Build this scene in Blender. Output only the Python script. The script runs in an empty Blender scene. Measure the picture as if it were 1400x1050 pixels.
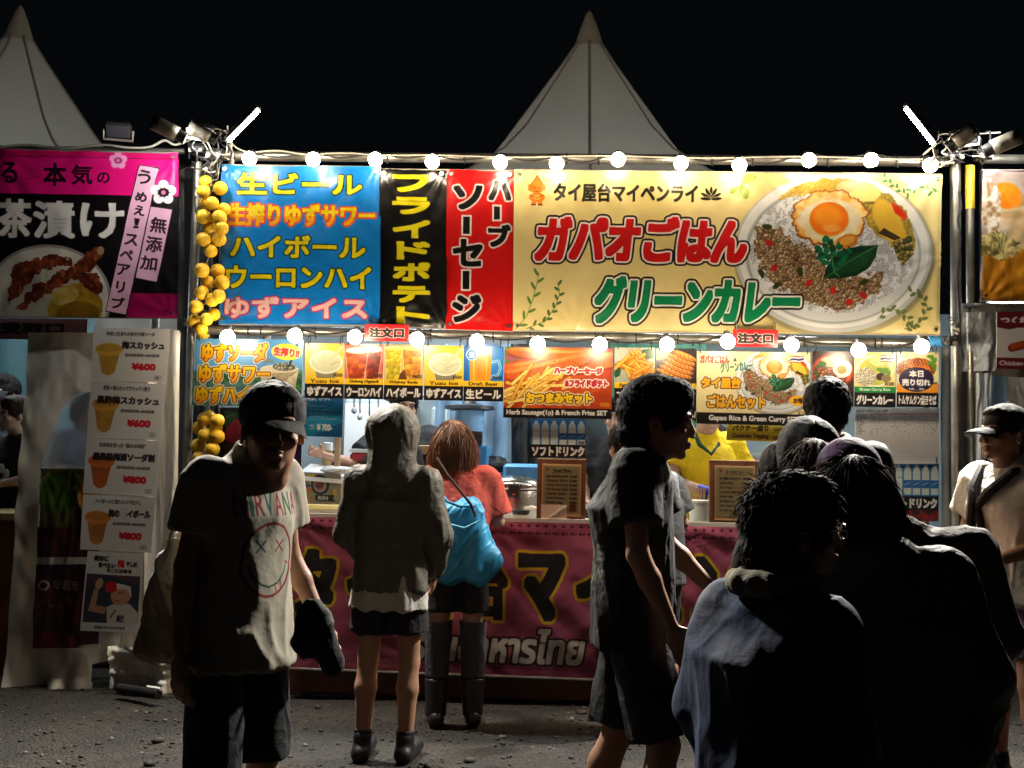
import bpy, bmesh, math, random
import numpy as np
from mathutils import Vector, Matrix, Euler
random.seed(7); np.random.seed(7)
S = bpy.context.scene
COL = S.collection
D = bpy.data
R = math.radians
# ------------------------------------------------------------------ camera
FPX, W0, H0 = 1500.0, 1400.0, 1050.0
CAM = Vector((0, 0, 1.5))
yaw, pitch, roll = R(2.6), math.atan(92/1500), 0.0205
f_ = Vector((-math.sin(yaw)*math.cos(pitch), math.cos(yaw)*math.cos(pitch), math.sin(pitch)))
r0 = f_.cross(Vector((0, 0, 1))).normalized(); u0 = r0.cross(f_)
r_ = r0*math.cos(roll)+u0*math.sin(roll); u_ = r_.cross(f_)
cd = D.cameras.new('camera'); cam = D.objects.new('camera', cd); COL.objects.link(cam)
M = Matrix.Identity(4)
for i in range(3): M[i][0], M[i][1], M[i][2], M[i][3] = r_[i], u_[i], -f_[i], CAM[i]
cam.matrix_world = M
cd.sensor_width = 36; cd.lens = 36*FPX/W0; cd.clip_end = 400; cd.clip_start = .05
S.camera = cam
def ray(px, py):
    return f_ + r_*((px-W0/2)/FPX) - u_*((py-H0/2)/FPX)
def P(px, py, Y):
    d = ray(px, py); return CAM + d*(Y/d.y)
def PX(p):
    q = Vector(p)-CAM; z = q.dot(f_); return (W0/2+FPX*q.dot(r_)/z, H0/2-FPX*q.dot(u_)/z)
# ------------------------------------------------------------------ world and light
wd = D.worlds.new('World'); S.world = wd; wd.use_nodes = True
nt = wd.node_tree; nt.nodes.clear()
wo = nt.nodes.new('ShaderNodeOutputWorld'); bg = nt.nodes.new('ShaderNodeBackground'); nt.links.new(bg.outputs[0], wo.inputs[0])
bg.inputs[0].default_value = (0.6, 0.75, 1.0, 1); bg.inputs[1].default_value = 0.0013
S.render.engine = 'CYCLES'
S.cycles.use_denoising = True
try: S.cycles.denoiser = 'OPENIMAGEDENOISE'
except Exception: pass
S.cycles.max_bounces = 6; S.cycles.diffuse_bounces = 3; S.cycles.glossy_bounces = 3; S.cycles.transmission_bounces = 4; S.cycles.transparent_max_bounces = 8
S.cycles.sample_clamp_indirect = 4; S.cycles.caustics_reflective = False; S.cycles.caustics_refractive = False
S.view_settings.view_transform = 'Standard'; S.view_settings.look = 'None'; S.view_settings.exposure = 1.0; S.view_settings.gamma = 1
S.view_settings.use_curve_mapping = False
YF = 6.7            # distance of the stall fronts
def area(name, loc, target, sx, sy, power, col=(1, 1, 1), spread=180):
    l = D.lights.new(name, 'AREA'); l.shape = 'RECTANGLE'; l.size = sx; l.size_y = sy; l.energy = power; l.color = col; l.spread = R(spread)
    o = D.objects.new(name, l); COL.objects.link(o); o.location = loc
    d = (Vector(target)-Vector(loc)).normalized(); o.rotation_euler = d.to_track_quat('-Z', 'Y').to_euler()
    o.visible_camera = True
    return o
# ------------------------------------------------------------------ small helpers
def lin(c):
    c = np.asarray(c, dtype=float); return np.where(c <= .04045, c/12.92, ((c+.055)/1.055)**2.4)
def hexc(h):
    return tuple(int(h[i:i+2], 16)/255 for i in (0, 2, 4))
MATS = {}
def mat(name, col, rough=.6, metal=0., bump=0., bscale=60., var=0., vscale=6., spec=.5, emit=None, estr=0., trans=0., ior=1.45, alpha=1., sheen=0., weave=0., wscale=900., sss=0.):
    if name in MATS: return MATS[name]
    m = D.materials.new(name); m.use_nodes = True; MATS[name] = m
    n = m.node_tree; b = n.nodes['Principled BSDF']; L = n.links.new
    b.inputs['Base Color'].default_value = (*col, 1); b.inputs['Roughness'].default_value = rough; b.inputs['Metallic'].default_value = metal
    b.inputs['Specular IOR Level'].default_value = spec; b.inputs['Transmission Weight'].default_value = trans; b.inputs['IOR'].default_value = ior
    b.inputs['Alpha'].default_value = alpha; b.inputs['Sheen Weight'].default_value = sheen
    if emit: b.inputs['Emission Color'].default_value = (*emit, 1); b.inputs['Emission Strength'].default_value = estr
    if sss: b.inputs['Subsurface Weight'].default_value = sss; b.inputs['Subsurface Radius'].default_value = (.012, .004, .002)
    tc = n.nodes.new('ShaderNodeTexCoord')
    if var:
        no = n.nodes.new('ShaderNodeTexNoise'); no.inputs['Scale'].default_value = vscale; no.inputs['Detail'].default_value = 6; L(tc.outputs['Object'], no.inputs['Vector'])
        mr = n.nodes.new('ShaderNodeMapRange'); mr.inputs[1].default_value = .3; mr.inputs[2].default_value = .7; mr.inputs[3].default_value = 1-var; mr.inputs[4].default_value = 1+var; L(no.outputs[0], mr.inputs[0])
        mx = n.nodes.new('ShaderNodeVectorMath'); mx.operation = 'SCALE'; mx.inputs[0].default_value = col; L(mr.outputs[0], mx.inputs['Scale']); L(mx.outputs[0], b.inputs['Base Color'])
        mr2 = n.nodes.new('ShaderNodeMapRange'); mr2.inputs[1].default_value = .3; mr2.inputs[2].default_value = .7; mr2.inputs[3].default_value = rough*.8; mr2.inputs[4].default_value = min(1, rough*1.2); L(no.outputs[0], mr2.inputs[0]); L(mr2.outputs[0], b.inputs['Roughness'])
    last = None
    if bump:
        nb = n.nodes.new('ShaderNodeTexNoise'); nb.inputs['Scale'].default_value = bscale; nb.inputs['Detail'].default_value = 5; L(tc.outputs['Object'], nb.inputs['Vector'])
        bp = n.nodes.new('ShaderNodeBump'); bp.inputs['Strength'].default_value = bump; nb.inputs['Distortion'].default_value = 1.2 if name[:5] == 'cloth' else 0; bp.inputs['Distance'].default_value = .022 if name[:5] == 'cloth' else .01; L(nb.outputs[0], bp.inputs['Height']); last = bp
    if weave:
        wv = n.nodes.new('ShaderNodeTexNoise'); wv.inputs['Scale'].default_value = wscale; L(tc.outputs['Object'], wv.inputs['Vector'])
        bp = n.nodes.new('ShaderNodeBump'); bp.inputs['Strength'].default_value = weave; bp.inputs['Distance'].default_value = .001; L(wv.outputs[0], bp.inputs['Height'])
        if last: L(last.outputs[0], bp.inputs['Normal'])
        last = bp
    if last: L(last.outputs[0], b.inputs['Normal'])
    return m
def mesh(name, verts, faces, m, parent=None, smooth=False, uv=None, mats=None, fmat=None):
    me = D.meshes.new(name)
    verts = np.asarray(verts, dtype=np.float32).reshape(-1, 3)
    if isinstance(faces, np.ndarray) and faces.ndim == 2:
        k = faces.shape[1]; nf = len(faces)
        me.vertices.add(len(verts)); me.vertices.foreach_set('co', verts.ravel())
        me.loops.add(nf*k); me.loops.foreach_set('vertex_index', faces.astype(np.int32).ravel())
        me.polygons.add(nf); me.polygons.foreach_set('loop_start', np.arange(0, nf*k, k, dtype=np.int32)); me.update(calc_edges=True)
    else:
        me.from_pydata([tuple(map(float, v)) for v in verts], [], faces)
    if uv is not None:
        l = me.uv_layers.new(name='UVMap'); vi = np.empty(len(me.loops), np.int32); me.loops.foreach_get('vertex_index', vi)
        l.data.foreach_set('uv', np.asarray(uv, np.float32)[vi].ravel())
    for x in (mats or [m]): me.materials.append(x)
    if fmat is not None: me.polygons.foreach_set('material_index', np.asarray(fmat, np.int32))
    if smooth: me.polygons.foreach_set('use_smooth', [True]*len(me.polygons))
    me.update()
    o = D.objects.new(name, me); COL.objects.link(o)
    if parent: o.parent = parent
    return o
def tag(o, label=None, cat=None, group=None, kind=None):
    if label: o['label'] = label
    if cat: o['category'] = cat
    if group: o['group'] = group
    if kind: o['kind'] = kind
    return o
def thing(name, label, cat, loc=(0, 0, 0), group=None, rz=0):
    o = D.objects.new(name, None); COL.objects.link(o); o.location = loc; o.rotation_euler = (0, 0, rz); o.empty_display_size = .1
    return tag(o, label, cat, group)
def copy_tree(o, parent=None, loc=None, rz=None):
    c = o.copy(); COL.objects.link(c); c.parent = parent
    if loc is not None: c.location = loc
    if rz is not None: c.rotation_euler = (0, 0, rz)
    for ch in list(o.children): copy_tree(ch, c)
    return c
class MB:
    """collects shapes in one bmesh-free list"""
    def __init__(s): s.v = []; s.f = []; s.m = []
    def add(s, vs, fs, mi=0):
        k = len(s.v); s.v += [tuple(map(float, v)) for v in vs]; s.f += [tuple(i+k for i in f) for f in fs]; s.m += [mi]*len(fs); return s
    def box(s, c, d, rot=None, mi=0, bev=0.):
        hx, hy, hz = d[0]/2, d[1]/2, d[2]/2; c = Vector(c)
        if bev <= 0: bev = min(hx, hy, hz)*.12
        b = min(bev, min(hx, hy, hz)*.9); vs = []; 
        # chamfered box: 24 verts
        for sx in (-1, 1):
            for sy in (-1, 1):
                for sz in (-1, 1):
                    vs += [Vector((sx*hx, sy*(hy-b), sz*(hz-b))), Vector((sx*(hx-b), sy*hy, sz*(hz-b))), Vector((sx*(hx-b), sy*(hy-b), sz*hz))]
        def I(sx, sy, sz, k): return ((sx > 0)*4+(sy > 0)*2+(sz > 0))*3+k
        fs = []
        for s_ in (-1, 1):
            a = [I(s_, -1, -1, 0), I(s_, 1, -1, 0), I(s_, 1, 1, 0), I(s_, -1, 1, 0)]; fs.append(a if s_ > 0 else a[::-1])
            a = [I(-1, s_, -1, 1), I(1, s_, -1, 1), I(1, s_, 1, 1), I(-1, s_, 1, 1)]; fs.append(a[::-1] if s_ > 0 else a)
            a = [I(-1, -1, s_, 2), I(1, -1, s_, 2), I(1, 1, s_, 2), I(-1, 1, s_, 2)]; fs.append(a if s_ > 0 else a[::-1])
        for sx in (-1, 1):
            for sy in (-1, 1):
                a = [I(sx, sy, -1, 0), I(sx, sy, -1, 1), I(sx, sy, 1, 1), I(sx, sy, 1, 0)]; fs.append(a if sx*sy > 0 else a[::-1])
                a = [I(sx, -1, sy, 2), I(sx, -1, sy, 0), I(sx, 1, sy, 0), I(sx, 1, sy, 2)]; fs.append(a if sx*sy < 0 else a[::-1])
                a = [I(-1, sx, sy, 1), I(-1, sx, sy, 2), I(1, sx, sy, 2), I(1, sx, sy, 1)]; fs.append(a if sx*sy < 0 else a[::-1])
                for sz in (-1, 1):
                    a = [I(sx, sy, sz, 0), I(sx, sy, sz, 1), I(sx, sy, sz, 2)]; fs.append(a if sx*sy*sz > 0 else a[::-1])
        if rot is not None:
            rm = rot if isinstance(rot, Matrix) else Euler(rot).to_matrix(); vs = [rm@v for v in vs]
        return s.add([v+c for v in vs], fs, mi)
    def tube(s, pts, r, n=8, mi=0, cap=True):
        pts = [Vector(p) for p in pts]; rs = r if isinstance(r, (list, tuple)) else [r]*len(pts)
        vs = []; up = None
        for i, p in enumerate(pts):
            t = (pts[min(i+1, len(pts)-1)]-pts[max(i-1, 0)]).normalized()
            if up is None:
                up = t.orthogonal().normalized()
            up = (up-t*up.dot(t)).normalized(); w = t.cross(up)
            for k in range(n):
                a = 2*math.pi*k/n; vs.append(p+up*(rs[i]*math.cos(a))+w*(rs[i]*math.sin(a)))
        fs = [(i*n+k, i*n+(k+1) % n, (i+1)*n+(k+1) % n, (i+1)*n+k) for i in range(len(pts)-1) for k in range(n)]
        if cap: fs += [tuple(range(n))[::-1], tuple((len(pts)-1)*n+k for k in range(n))]
        return s.add(vs, fs, mi)
    def lathe(s, prof, c=(0, 0, 0), n=16, mi=0, rot=None, sx=1, sy=1):
        c = Vector(c); vs = []
        for r, z in prof:
            for k in range(n):
                a = 2*math.pi*k/n; v = Vector((sx*r*math.cos(a), sy*r*math.sin(a), z))
                vs.append(v)
        if rot is not None:
            rm = rot if isinstance(rot, Matrix) else Euler(rot).to_matrix(); vs = [rm@v for v in vs]
        fs = [(i*n+k, i*n+(k+1) % n, (i+1)*n+(k+1) % n, (i+1)*n+k) for i in range(len(prof)-1) for k in range(n)]
        fs += [tuple(range(n))[::-1], tuple((len(prof)-1)*n+k for k in range(n))]
        return s.add([v+c for v in vs], fs, mi)
    def ball(s, c, r, n=12, mi=0, sq=(1, 1, 1)):
        prof = [(r*math.sin(math.pi*i/(n//2+1)), -r*math.cos(math.pi*i/(n//2+1))) for i in range(1, n//2+1)]
        prof = [(r*.02, -r)]+prof+[(r*.02, r)]
        k0 = len(s.v); s.lathe(prof, (0, 0, 0), n, mi)
        for i in range(k0, len(s.v)):
            v = s.v[i]; s.v[i] = (v[0]*sq[0]+c[0], v[1]*sq[1]+c[1], v[2]*sq[2]+c[2])
        return s
    def build(s, name, m, parent=None, smooth=False, mats=None):
        o = mesh(name, s.v, s.f, m, parent, False, mats=mats, fmat=s.m if mats else None)
        if smooth:
            me = o.data; me.polygons.foreach_set('use_smooth', [True]*len(me.polygons))
            if hasattr(me, 'set_sharp_from_angle'): me.set_sharp_from_angle(angle=R(40))
        return o
# ------------------------------------------------------------------ numpy noise
def vnoise2(x, y, seed=0):
    rs = np.random.RandomState(seed); T = rs.rand(64, 64).astype(np.float32)
    xi = np.floor(x).astype(int); yi = np.floor(y).astype(int); fx = x-xi; fy = y-yi
    fx = fx*fx*(3-2*fx); fy = fy*fy*(3-2*fy)
    a = T[xi % 64, yi % 64]; b = T[(xi+1) % 64, yi % 64]; c = T[xi % 64, (yi+1) % 64]; d = T[(xi+1) % 64, (yi+1) % 64]
    return (a*(1-fx)+b*fx)*(1-fy)+(c*(1-fx)+d*fx)*fy
def fbm2(x, y, seed=0, oc=4):
    s = 0; a = .5; t = 0
    for i in range(oc): s = s+a*vnoise2(x*2**i, y*2**i, seed+i*7); t += a; a *= .5
    return s/t
def vnoise3(p, seed=0):
    rs = np.random.RandomState(seed); T = rs.rand(32, 32, 32).astype(np.float32)
    i = np.floor(p).astype(int); f = p-i; f = f*f*(3-2*f); out = 0
    for dx in (0, 1):
        for dy in (0, 1):
            for dz in (0, 1):
                w = (f[..., 0] if dx else 1-f[..., 0])*(f[..., 1] if dy else 1-f[..., 1])*(f[..., 2] if dz else 1-f[..., 2])
                out = out+w*T[(i[..., 0]+dx) % 32, (i[..., 1]+dy) % 32, (i[..., 2]+dz) % 32]
    return out
def fbm3(p, seed=0, oc=3):
    s = 0; a = .5; t = 0
    for i in range(oc): s = s+a*vnoise3(p*2**i, seed+i*5); t += a; a *= .5
    return s/t
# ------------------------------------------------------------------ print shop: flat prints drawn into arrays
_tc = {}
def glyphs(st):
    if st in _tc: return _tc[st]
    c = D.curves.new('t', 'FONT'); c.body = st; c.resolution_u = 3; o = D.objects.new('t', c)
    me = o.to_mesh(); me.calc_loop_triangles()
    v = np.empty(len(me.vertices)*3, np.float32); me.vertices.foreach_get('co', v); v = v.reshape(-1, 3)[:, :2].astype(float)
    t = np.empty(len(me.loop_triangles)*3, np.int32); me.loop_triangles.foreach_get('vertices', t); t = t.reshape(-1, 3)
    o.to_mesh_clear(); D.objects.remove(o); D.curves.remove(c)
    _tc[st] = (v, t); return v, t
def dil(m, r):
    """dilate a 0..1 mask by a disc of radius r (pixels, may be fractional)"""
    if r <= .3: return m
    n = int(math.ceil(r)); out = m.copy(); H, W = m.shape
    for dy in range(-n, n+1):
        w = math.sqrt(max(0, r*r-dy*dy)); k = int(w)
        if dy*dy > r*r: continue
        sh = np.zeros_like(m)
        if dy >= 0: sh[dy:] = m[:H-dy]
        else: sh[:H+dy] = m[-dy:]
        acc = sh.copy(); step = 1
        # horizontal max over +-k
        cur = sh; done = 0
        while done < k:
            s_ = min(max(1, done), k-done) if done else 1
            a = cur.copy(); a[:, s_:] = np.maximum(a[:, s_:], cur[:, :-s_]); a[:, :-s_] = np.maximum(a[:, :-s_], cur[:, s_:]); cur = a; done += s_
        out = np.maximum(out, cur)
    return out
def sqd(m, r):
    """fatten strokes with square corners"""
    k = int(r); fr = r-k; out = m
    for ax in (0, 1):
        cur = out
        for i in range(k):
            a = cur.copy()
            if ax: a[:, 1:] = np.maximum(a[:, 1:], cur[:, :-1]); a[:, :-1] = np.maximum(a[:, :-1], cur[:, 1:])
            else: a[1:] = np.maximum(a[1:], cur[:-1]); a[:-1] = np.maximum(a[:-1], cur[1:])
            cur = a
        if fr > .05:
            a = cur.copy()
            if ax: a[:, 1:] = np.maximum(a[:, 1:], cur[:, :-1]*fr); a[:, :-1] = np.maximum(a[:, :-1], cur[:, 1:]*fr)
            else: a[1:] = np.maximum(a[1:], cur[:-1]*fr); a[:-1] = np.maximum(a[:-1], cur[1:]*fr)
            cur = a
        out = cur
    return out
class Cv:
    def __init__(s, x0, y0, x1, y1, bg=(1, 1, 1), k=2.0):
        s.x0, s.y0, s.k = x0, y0, k; s.W = int((x1-x0)*k); s.H = int((y1-y0)*k)
        s.a = np.ones((s.H, s.W, 3), np.float32)*np.array(bg, np.float32)
        s.X, s.Y = np.meshgrid(x0+(np.arange(s.W)+.5)/k, y0+(np.arange(s.H)+.5)/k)
        s.alpha = None
    def win(s, x0, y0, x1, y1):
        i0 = max(0, int((x0-s.x0)*s.k)-2); i1 = min(s.W, int((x1-s.x0)*s.k)+3); j0 = max(0, int((y0-s.y0)*s.k)-2); j1 = min(s.H, int((y1-s.y0)*s.k)+3)
        return (slice(j0, max(j0, j1)), slice(i0, max(i0, i1)))
    def nz(s, m):
        r = np.flatnonzero(m.any(1)); c = np.flatnonzero(m.any(0))
        if len(r) == 0: return (slice(0, 0), slice(0, 0))
        return (slice(r[0], r[-1]+1), slice(c[0], c[-1]+1))
    def put(s, m, col, op=1., w=None):
        if w is None: w = s.nz(m); m = m[w]; col = np.asarray(col, np.float32); col = col[w] if col.ndim == 3 else col
        m = (m*op)[..., None]; s.a[w] = s.a[w]*(1-m)+np.asarray(col, np.float32)*m; return s
    def polym(s, pts):
        xs = [p[0] for p in pts]; ys = [p[1] for p in pts]
        out = np.zeros((s.H, s.W), np.float32)
        i0 = max(0, int((min(xs)-s.x0)*s.k)-1); i1 = min(s.W, int((max(xs)-s.x0)*s.k)+2); j0 = max(0, int((min(ys)-s.y0)*s.k)-1); j1 = min(s.H, int((max(ys)-s.y0)*s.k)+2)
        if i1 <= i0 or j1 <= j0: return out
        for ox, oy in ((-.25, -.25), (.25, -.25), (-.25, .25), (.25, .25)):
            X = s.X[j0:j1, i0:i1]+ox/s.k; Y = s.Y[j0:j1, i0:i1]+oy/s.k; ins = np.zeros(X.shape, bool); n = len(pts)
            for a in range(n):
                xa, ya = pts[a]; xb, yb = pts[(a+1) % n]
                if ya == yb: continue
                c = ((ya > Y) != (yb > Y)) & (X < (xb-xa)*(Y-ya)/(yb-ya)+xa); ins ^= c
            out[j0:j1, i0:i1] += ins*.25
        return out
    def polyw(s, pts, amp=2., scale=4., seed=0):
        X, Y = s.X, s.Y; s.X = X+(fbm2(X/scale, Y/scale, seed, 3)-.5)*2*amp; s.Y = Y+(fbm2(X/scale+9, Y/scale+4, seed+3, 3)-.5)*2*amp
        m = s.polym(pts); s.X, s.Y = X, Y; return m
    def poly(s, pts, col, op=1.): return s.put(s.polym(pts), col, op)
    def rect(s, x0, y0, x1, y1, col, op=1.):
        w = s.win(x0, y0, x1, y1); X = s.X[w]; Y = s.Y[w]
        m = np.clip((X-x0)*s.k+.5, 0, 1)*np.clip((x1-X)*s.k+.5, 0, 1)*np.clip((Y-y0)*s.k+.5, 0, 1)*np.clip((y1-Y)*s.k+.5, 0, 1); return s.put(m, col, op, w)
    def _ell(s, w, cx, cy, rx, ry, rot=0., soft=1., wob=0., seed=0, ws=3.):
        c, q = math.cos(rot), math.sin(rot); dx = s.X[w]-cx; dy = s.Y[w]-cy; u = (dx*c+dy*q)/rx; v = (-dx*q+dy*c)/ry
        d = np.sqrt(u*u+v*v)
        if wob: an = np.arctan2(v, u); d = d+wob*(fbm2(np.cos(an)*ws+9, np.sin(an)*ws+9, seed)-.5)*2
        return np.clip((1-d)*min(rx, ry)*s.k/soft+.5, 0, 1)
    def _ew(s, cx, cy, rx, ry, soft, wob): r = max(rx, ry)*(1+wob*1.5)+soft/s.k*max(rx, ry)/min(rx, ry)+1; return s.win(cx-r, cy-r, cx+r, cy+r)
    def ellm(s, cx, cy, rx, ry, rot=0., soft=1., wob=0., seed=0, ws=3.):
        m = np.zeros((s.H, s.W), np.float32); w = s._ew(cx, cy, rx, ry, soft, wob); m[w] = s._ell(w, cx, cy, rx, ry, rot, soft, wob, seed, ws); return m
    def ell(s, cx, cy, rx, ry, col, rot=0., soft=1., op=1., wob=0., seed=0, ws=3.):
        w = s._ew(cx, cy, rx, ry, soft, wob); return s.put(s._ell(w, cx, cy, rx, ry, rot, soft, wob, seed, ws), col, op, w)
    def line(s, pts, wd, col, op=1.):
        w = s.win(min(p[0] for p in pts)-wd, min(p[1] for p in pts)-wd, max(p[0] for p in pts)+wd, max(p[1] for p in pts)+wd); X = s.X[w]; Y = s.Y[w]; m = np.zeros(X.shape, np.float32)
        for (xa, ya), (xb, yb) in zip(pts[:-1], pts[1:]):
            dx, dy = xb-xa, yb-ya; l2 = dx*dx+dy*dy+1e-9
            t = np.clip(((X-xa)*dx+(Y-ya)*dy)/l2, 0, 1); d = np.hypot(X-xa-t*dx, Y-ya-t*dy)
            m = np.maximum(m, np.clip((wd/2-d)*s.k+.5, 0, 1))
        return s.put(m, col, op, w)
    def tmask(s, st, box, bold=0., rot=0., shear=0., pad=0.):
        """ink box of the text is stretched to box (photo pixels); bold is included in the box"""
        v, t = glyphs(st)
        if len(v) == 0: return np.zeros((s.H, s.W), np.float32)
        x0, y0, x1, y1 = box; lo = v.min(0); hi = v.max(0)
        u = (v-lo)/np.maximum(hi-lo, 1e-6); b = bold
        X = x0+b+u[:, 0]*(x1-x0-2*b); Y = y1-b-u[:, 1]*(y1-y0-2*b)
        X = X+shear*(y1-Y); cx, cy = (x0+x1)/2, (y0+y1)/2
        if rot: c, q = math.cos(rot), math.sin(rot); X, Y = cx+(X-cx)*c-(Y-cy)*q, cy+(X-cx)*q+(Y-cy)*c
        SS = 2; gx = (X-s.x0)*s.k*SS; gy = (Y-s.y0)*s.k*SS
        m = np.zeros((s.H*SS, s.W*SS), np.float32)
        A = np.stack([gx, gy], 1)[t]
        for tri in A:
            (ax, ay), (bx, by), (cx_, cy_) = tri
            i0 = max(0, int(min(ax, bx, cx_))); i1 = min(m.shape[1], int(max(ax, bx, cx_))+2); j0 = max(0, int(min(ay, by, cy_))); j1 = min(m.shape[0], int(max(ay, by, cy_))+2)
            if i1 <= i0 or j1 <= j0: continue
            xx = np.arange(i0, i1)[None, :]+.5; yy = np.arange(j0, j1)[:, None]+.5
            e1 = (bx-ax)*(yy-ay)-(by-ay)*(xx-ax); e2 = (cx_-bx)*(yy-by)-(cy_-by)*(xx-bx); e3 = (ax-cx_)*(yy-cy_)-(ay-cy_)*(xx-cx_)
            m[j0:j1, i0:i1] = np.maximum(m[j0:j1, i0:i1], ((e1 >= 0) & (e2 >= 0) & (e3 >= 0)) | ((e1 <= 0) & (e2 <= 0) & (e3 <= 0)))
        m = m.reshape(s.H, SS, s.W, SS).mean((1, 3))
        return sqd(m, b*s.k*.92)
    def text(s, st, box, col, bold=0., outl=(), rot=0., shear=0., op=1.):
        # work on a sub-canvas for speed
        pad = 3+sum(o[0] for o in outl); x0, y0, x1, y1 = box; ex = abs(math.sin(rot))*max(x1-x0, y1-y0)+abs(shear)*(y1-y0)
        i0 = max(0, int((x0-pad-ex-s.x0)*s.k)); i1 = min(s.W, int((x1+pad+ex-s.x0)*s.k)+1); j0 = max(0, int((y0-pad-ex-s.y0)*s.k)); j1 = min(s.H, int((y1+pad+ex-s.y0)*s.k)+1)
        if i1 <= i0 or j1 <= j0: return s
        q = Cv.__new__(Cv); q.k = s.k; q.x0 = s.x0+i0/s.k; q.y0 = s.y0+j0/s.k; q.W = i1-i0; q.H = j1-j0
        m = q.tmask(st, box, bold, rot, shear)
        sub = s.a[j0:j1, i0:i1]
        for r, c in sorted(outl, key=lambda o: -o[0]):
            mm = dil(m, r*s.k)[..., None]; sub = sub*(1-mm)+np.asarray(c, np.float32)*mm
        mm = m[..., None]*op
        if callable(col): cc = col(s.X[j0:j1, i0:i1], s.Y[j0:j1, i0:i1])
        else: cc = np.asarray(col, np.float32)
        s.a[j0:j1, i0:i1] = sub*(1-mm)+cc*mm
        return s
    def tex(s, m, c1, c2, scale=6., seed=0, oc=4, op=1., contrast=1.5, sx=1., sy=1.):
        w = s.nz(m); n = np.clip((fbm2(s.X[w]/scale*sx+50, s.Y[w]/scale*sy+50, seed, oc)-.5)*contrast+.5, 0, 1)[..., None]
        return s.put(m[w], np.asarray(c1)*(1-n)+np.asarray(c2)*n, op, w)
    def cells(s, m, cols, size=5., seed=0, dark=.45, jitter=.9, op=1.):
        """worley lumps (mince, rice): rounded shaded cells in random colours"""
        rs = np.random.RandomState(seed); w = s.nz(m); gx = s.X[w]/size; gy = s.Y[w]/size; ix = np.floor(gx).astype(int); iy = np.floor(gy).astype(int)
        T = rs.rand(64, 64, 3); best = np.full(gx.shape, 9.); sec = np.full(gx.shape, 9.); cid = np.zeros(gx.shape); hx = np.zeros(gx.shape); hy = np.zeros(gx.shape)
        for dx in (-1, 0, 1):
            for dy in (-1, 0, 1):
                a = (ix+dx) % 64; b = (iy+dy) % 64; r = T[a, b]
                px = ix+dx+.5+(r[..., 0]-.5)*jitter; py = iy+dy+.5+(r[..., 1]-.5)*jitter; d = np.hypot(gx-px, gy-py)
                nb = d < best; sec = np.where(nb, best, np.minimum(sec, d)); cid = np.where(nb, r[..., 2], cid); hx = np.where(nb, gx-px, hx); hy = np.where(nb, gy-py, hy); best = np.where(nb, d, best)
        cols = np.asarray(cols); ci = (cid*len(cols)).astype(int) % len(cols); c = cols[ci]
        edge = np.clip((sec-best)*2.2, 0, 1); sh = np.clip(.8-hx*.35-hy*.5, .3, 1.25)
        c = c*(dark+(1-dark)*edge)[..., None]*sh[..., None]
        return s.put(m[w], np.clip(c, 0, 1), op, w)
    def image(s, name):
        im = D.images.new(name, s.W, s.H, alpha=s.alpha is not None)
        px = np.ones((s.H, s.W, 4), np.float32); px[..., :3] = np.clip(s.a, 0, 1)
        if s.alpha is not None: px[..., 3] = s.alpha
        im.pixels.foreach_set(px[::-1].ravel()); im.update(); im.pack(); return im
def pmat(name, cv, rough=.4, bump=.05, back=None, gain=.8):
    """printed sheet: the drawn print as base colour (ink is never whiter than paper), fine relief in the surface"""
    m = D.materials.new(name); m.use_nodes = True; n = m.node_tree; b = n.nodes['Principled BSDF']; L = n.links.new
    it = n.nodes.new('ShaderNodeTexImage'); it.image = cv.image(name); it.extension = 'EXTEND'
    vm = n.nodes.new('ShaderNodeVectorMath'); vm.operation = 'SCALE'; vm.inputs['Scale'].default_value = gain*.60; L(it.outputs[0], vm.inputs[0]); L(vm.outputs[0], b.inputs['Base Color'])
    b.inputs['Roughness'].default_value = rough
    tc = n.nodes.new('ShaderNodeTexCoord'); nb = n.nodes.new('ShaderNodeTexNoise'); nb.inputs['Scale'].default_value = 14; nb.inputs['Detail'].default_value = 4; L(tc.outputs['Object'], nb.inputs['Vector'])
    bp = n.nodes.new('ShaderNodeBump'); bp.inputs['Strength'].default_value = bump; bp.inputs['Distance'].default_value = .02; L(nb.outputs[0], bp.inputs['Height']); L(bp.outputs[0], b.inputs['Normal'])
    return m
def sheet(name, corners, m, parent=None, nx=60, ny=20, wr=None, th=0., mats=None):
    """a hanging sheet from its four corners (tl, tr, br, bl); wr(u, v) is the offset along its normal, th its thickness"""
    tl, tr, br, bl = [np.array(c, float) for c in corners]
    u, v = np.meshgrid(np.linspace(0, 1, nx+1), np.linspace(0, 1, ny+1))
    p = (tl*(1-u)[..., None]+tr*u[..., None])*(1-v)[..., None]+(bl*(1-u)[..., None]+br*u[..., None])*v[..., None]
    nrm = np.cross(tr-tl, tl-bl); nrm = nrm/np.linalg.norm(nrm)
    if wr is not None: p = p+nrm*wr(u, v)[..., None]
    i = np.arange((nx+1)*(ny+1)).reshape(ny+1, nx+1)
    f = np.stack([i[1:, :-1], i[1:, 1:], i[:-1, 1:], i[:-1, :-1]], -1).reshape(-1, 4)
    vs = p.reshape(-1, 3); uv = np.stack([u, 1-v], -1).reshape(-1, 2); fm = np.zeros(len(f), int)
    if th:
        N = len(vs); vs = np.concatenate([vs, vs-nrm*th]); uv = np.concatenate([uv, uv]); fb = f[:, ::-1]+N
        rim = np.concatenate([i[0, :], i[1:, -1], i[-1, -2::-1], i[-2:0:-1, 0]]); r2 = np.roll(rim, -1)
        fr = np.stack([rim, r2, r2+N, rim+N], 1); f = np.concatenate([f, fb, fr]); fm = np.concatenate([fm, np.ones(len(fb)+len(fr), int)])
    ms = [m, mats or m]
    o = mesh(name, vs, f, m, parent, True, uv=uv, mats=ms, fmat=fm)
    if th: o.data.set_sharp_from_angle(angle=R(50))
    return o
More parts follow.
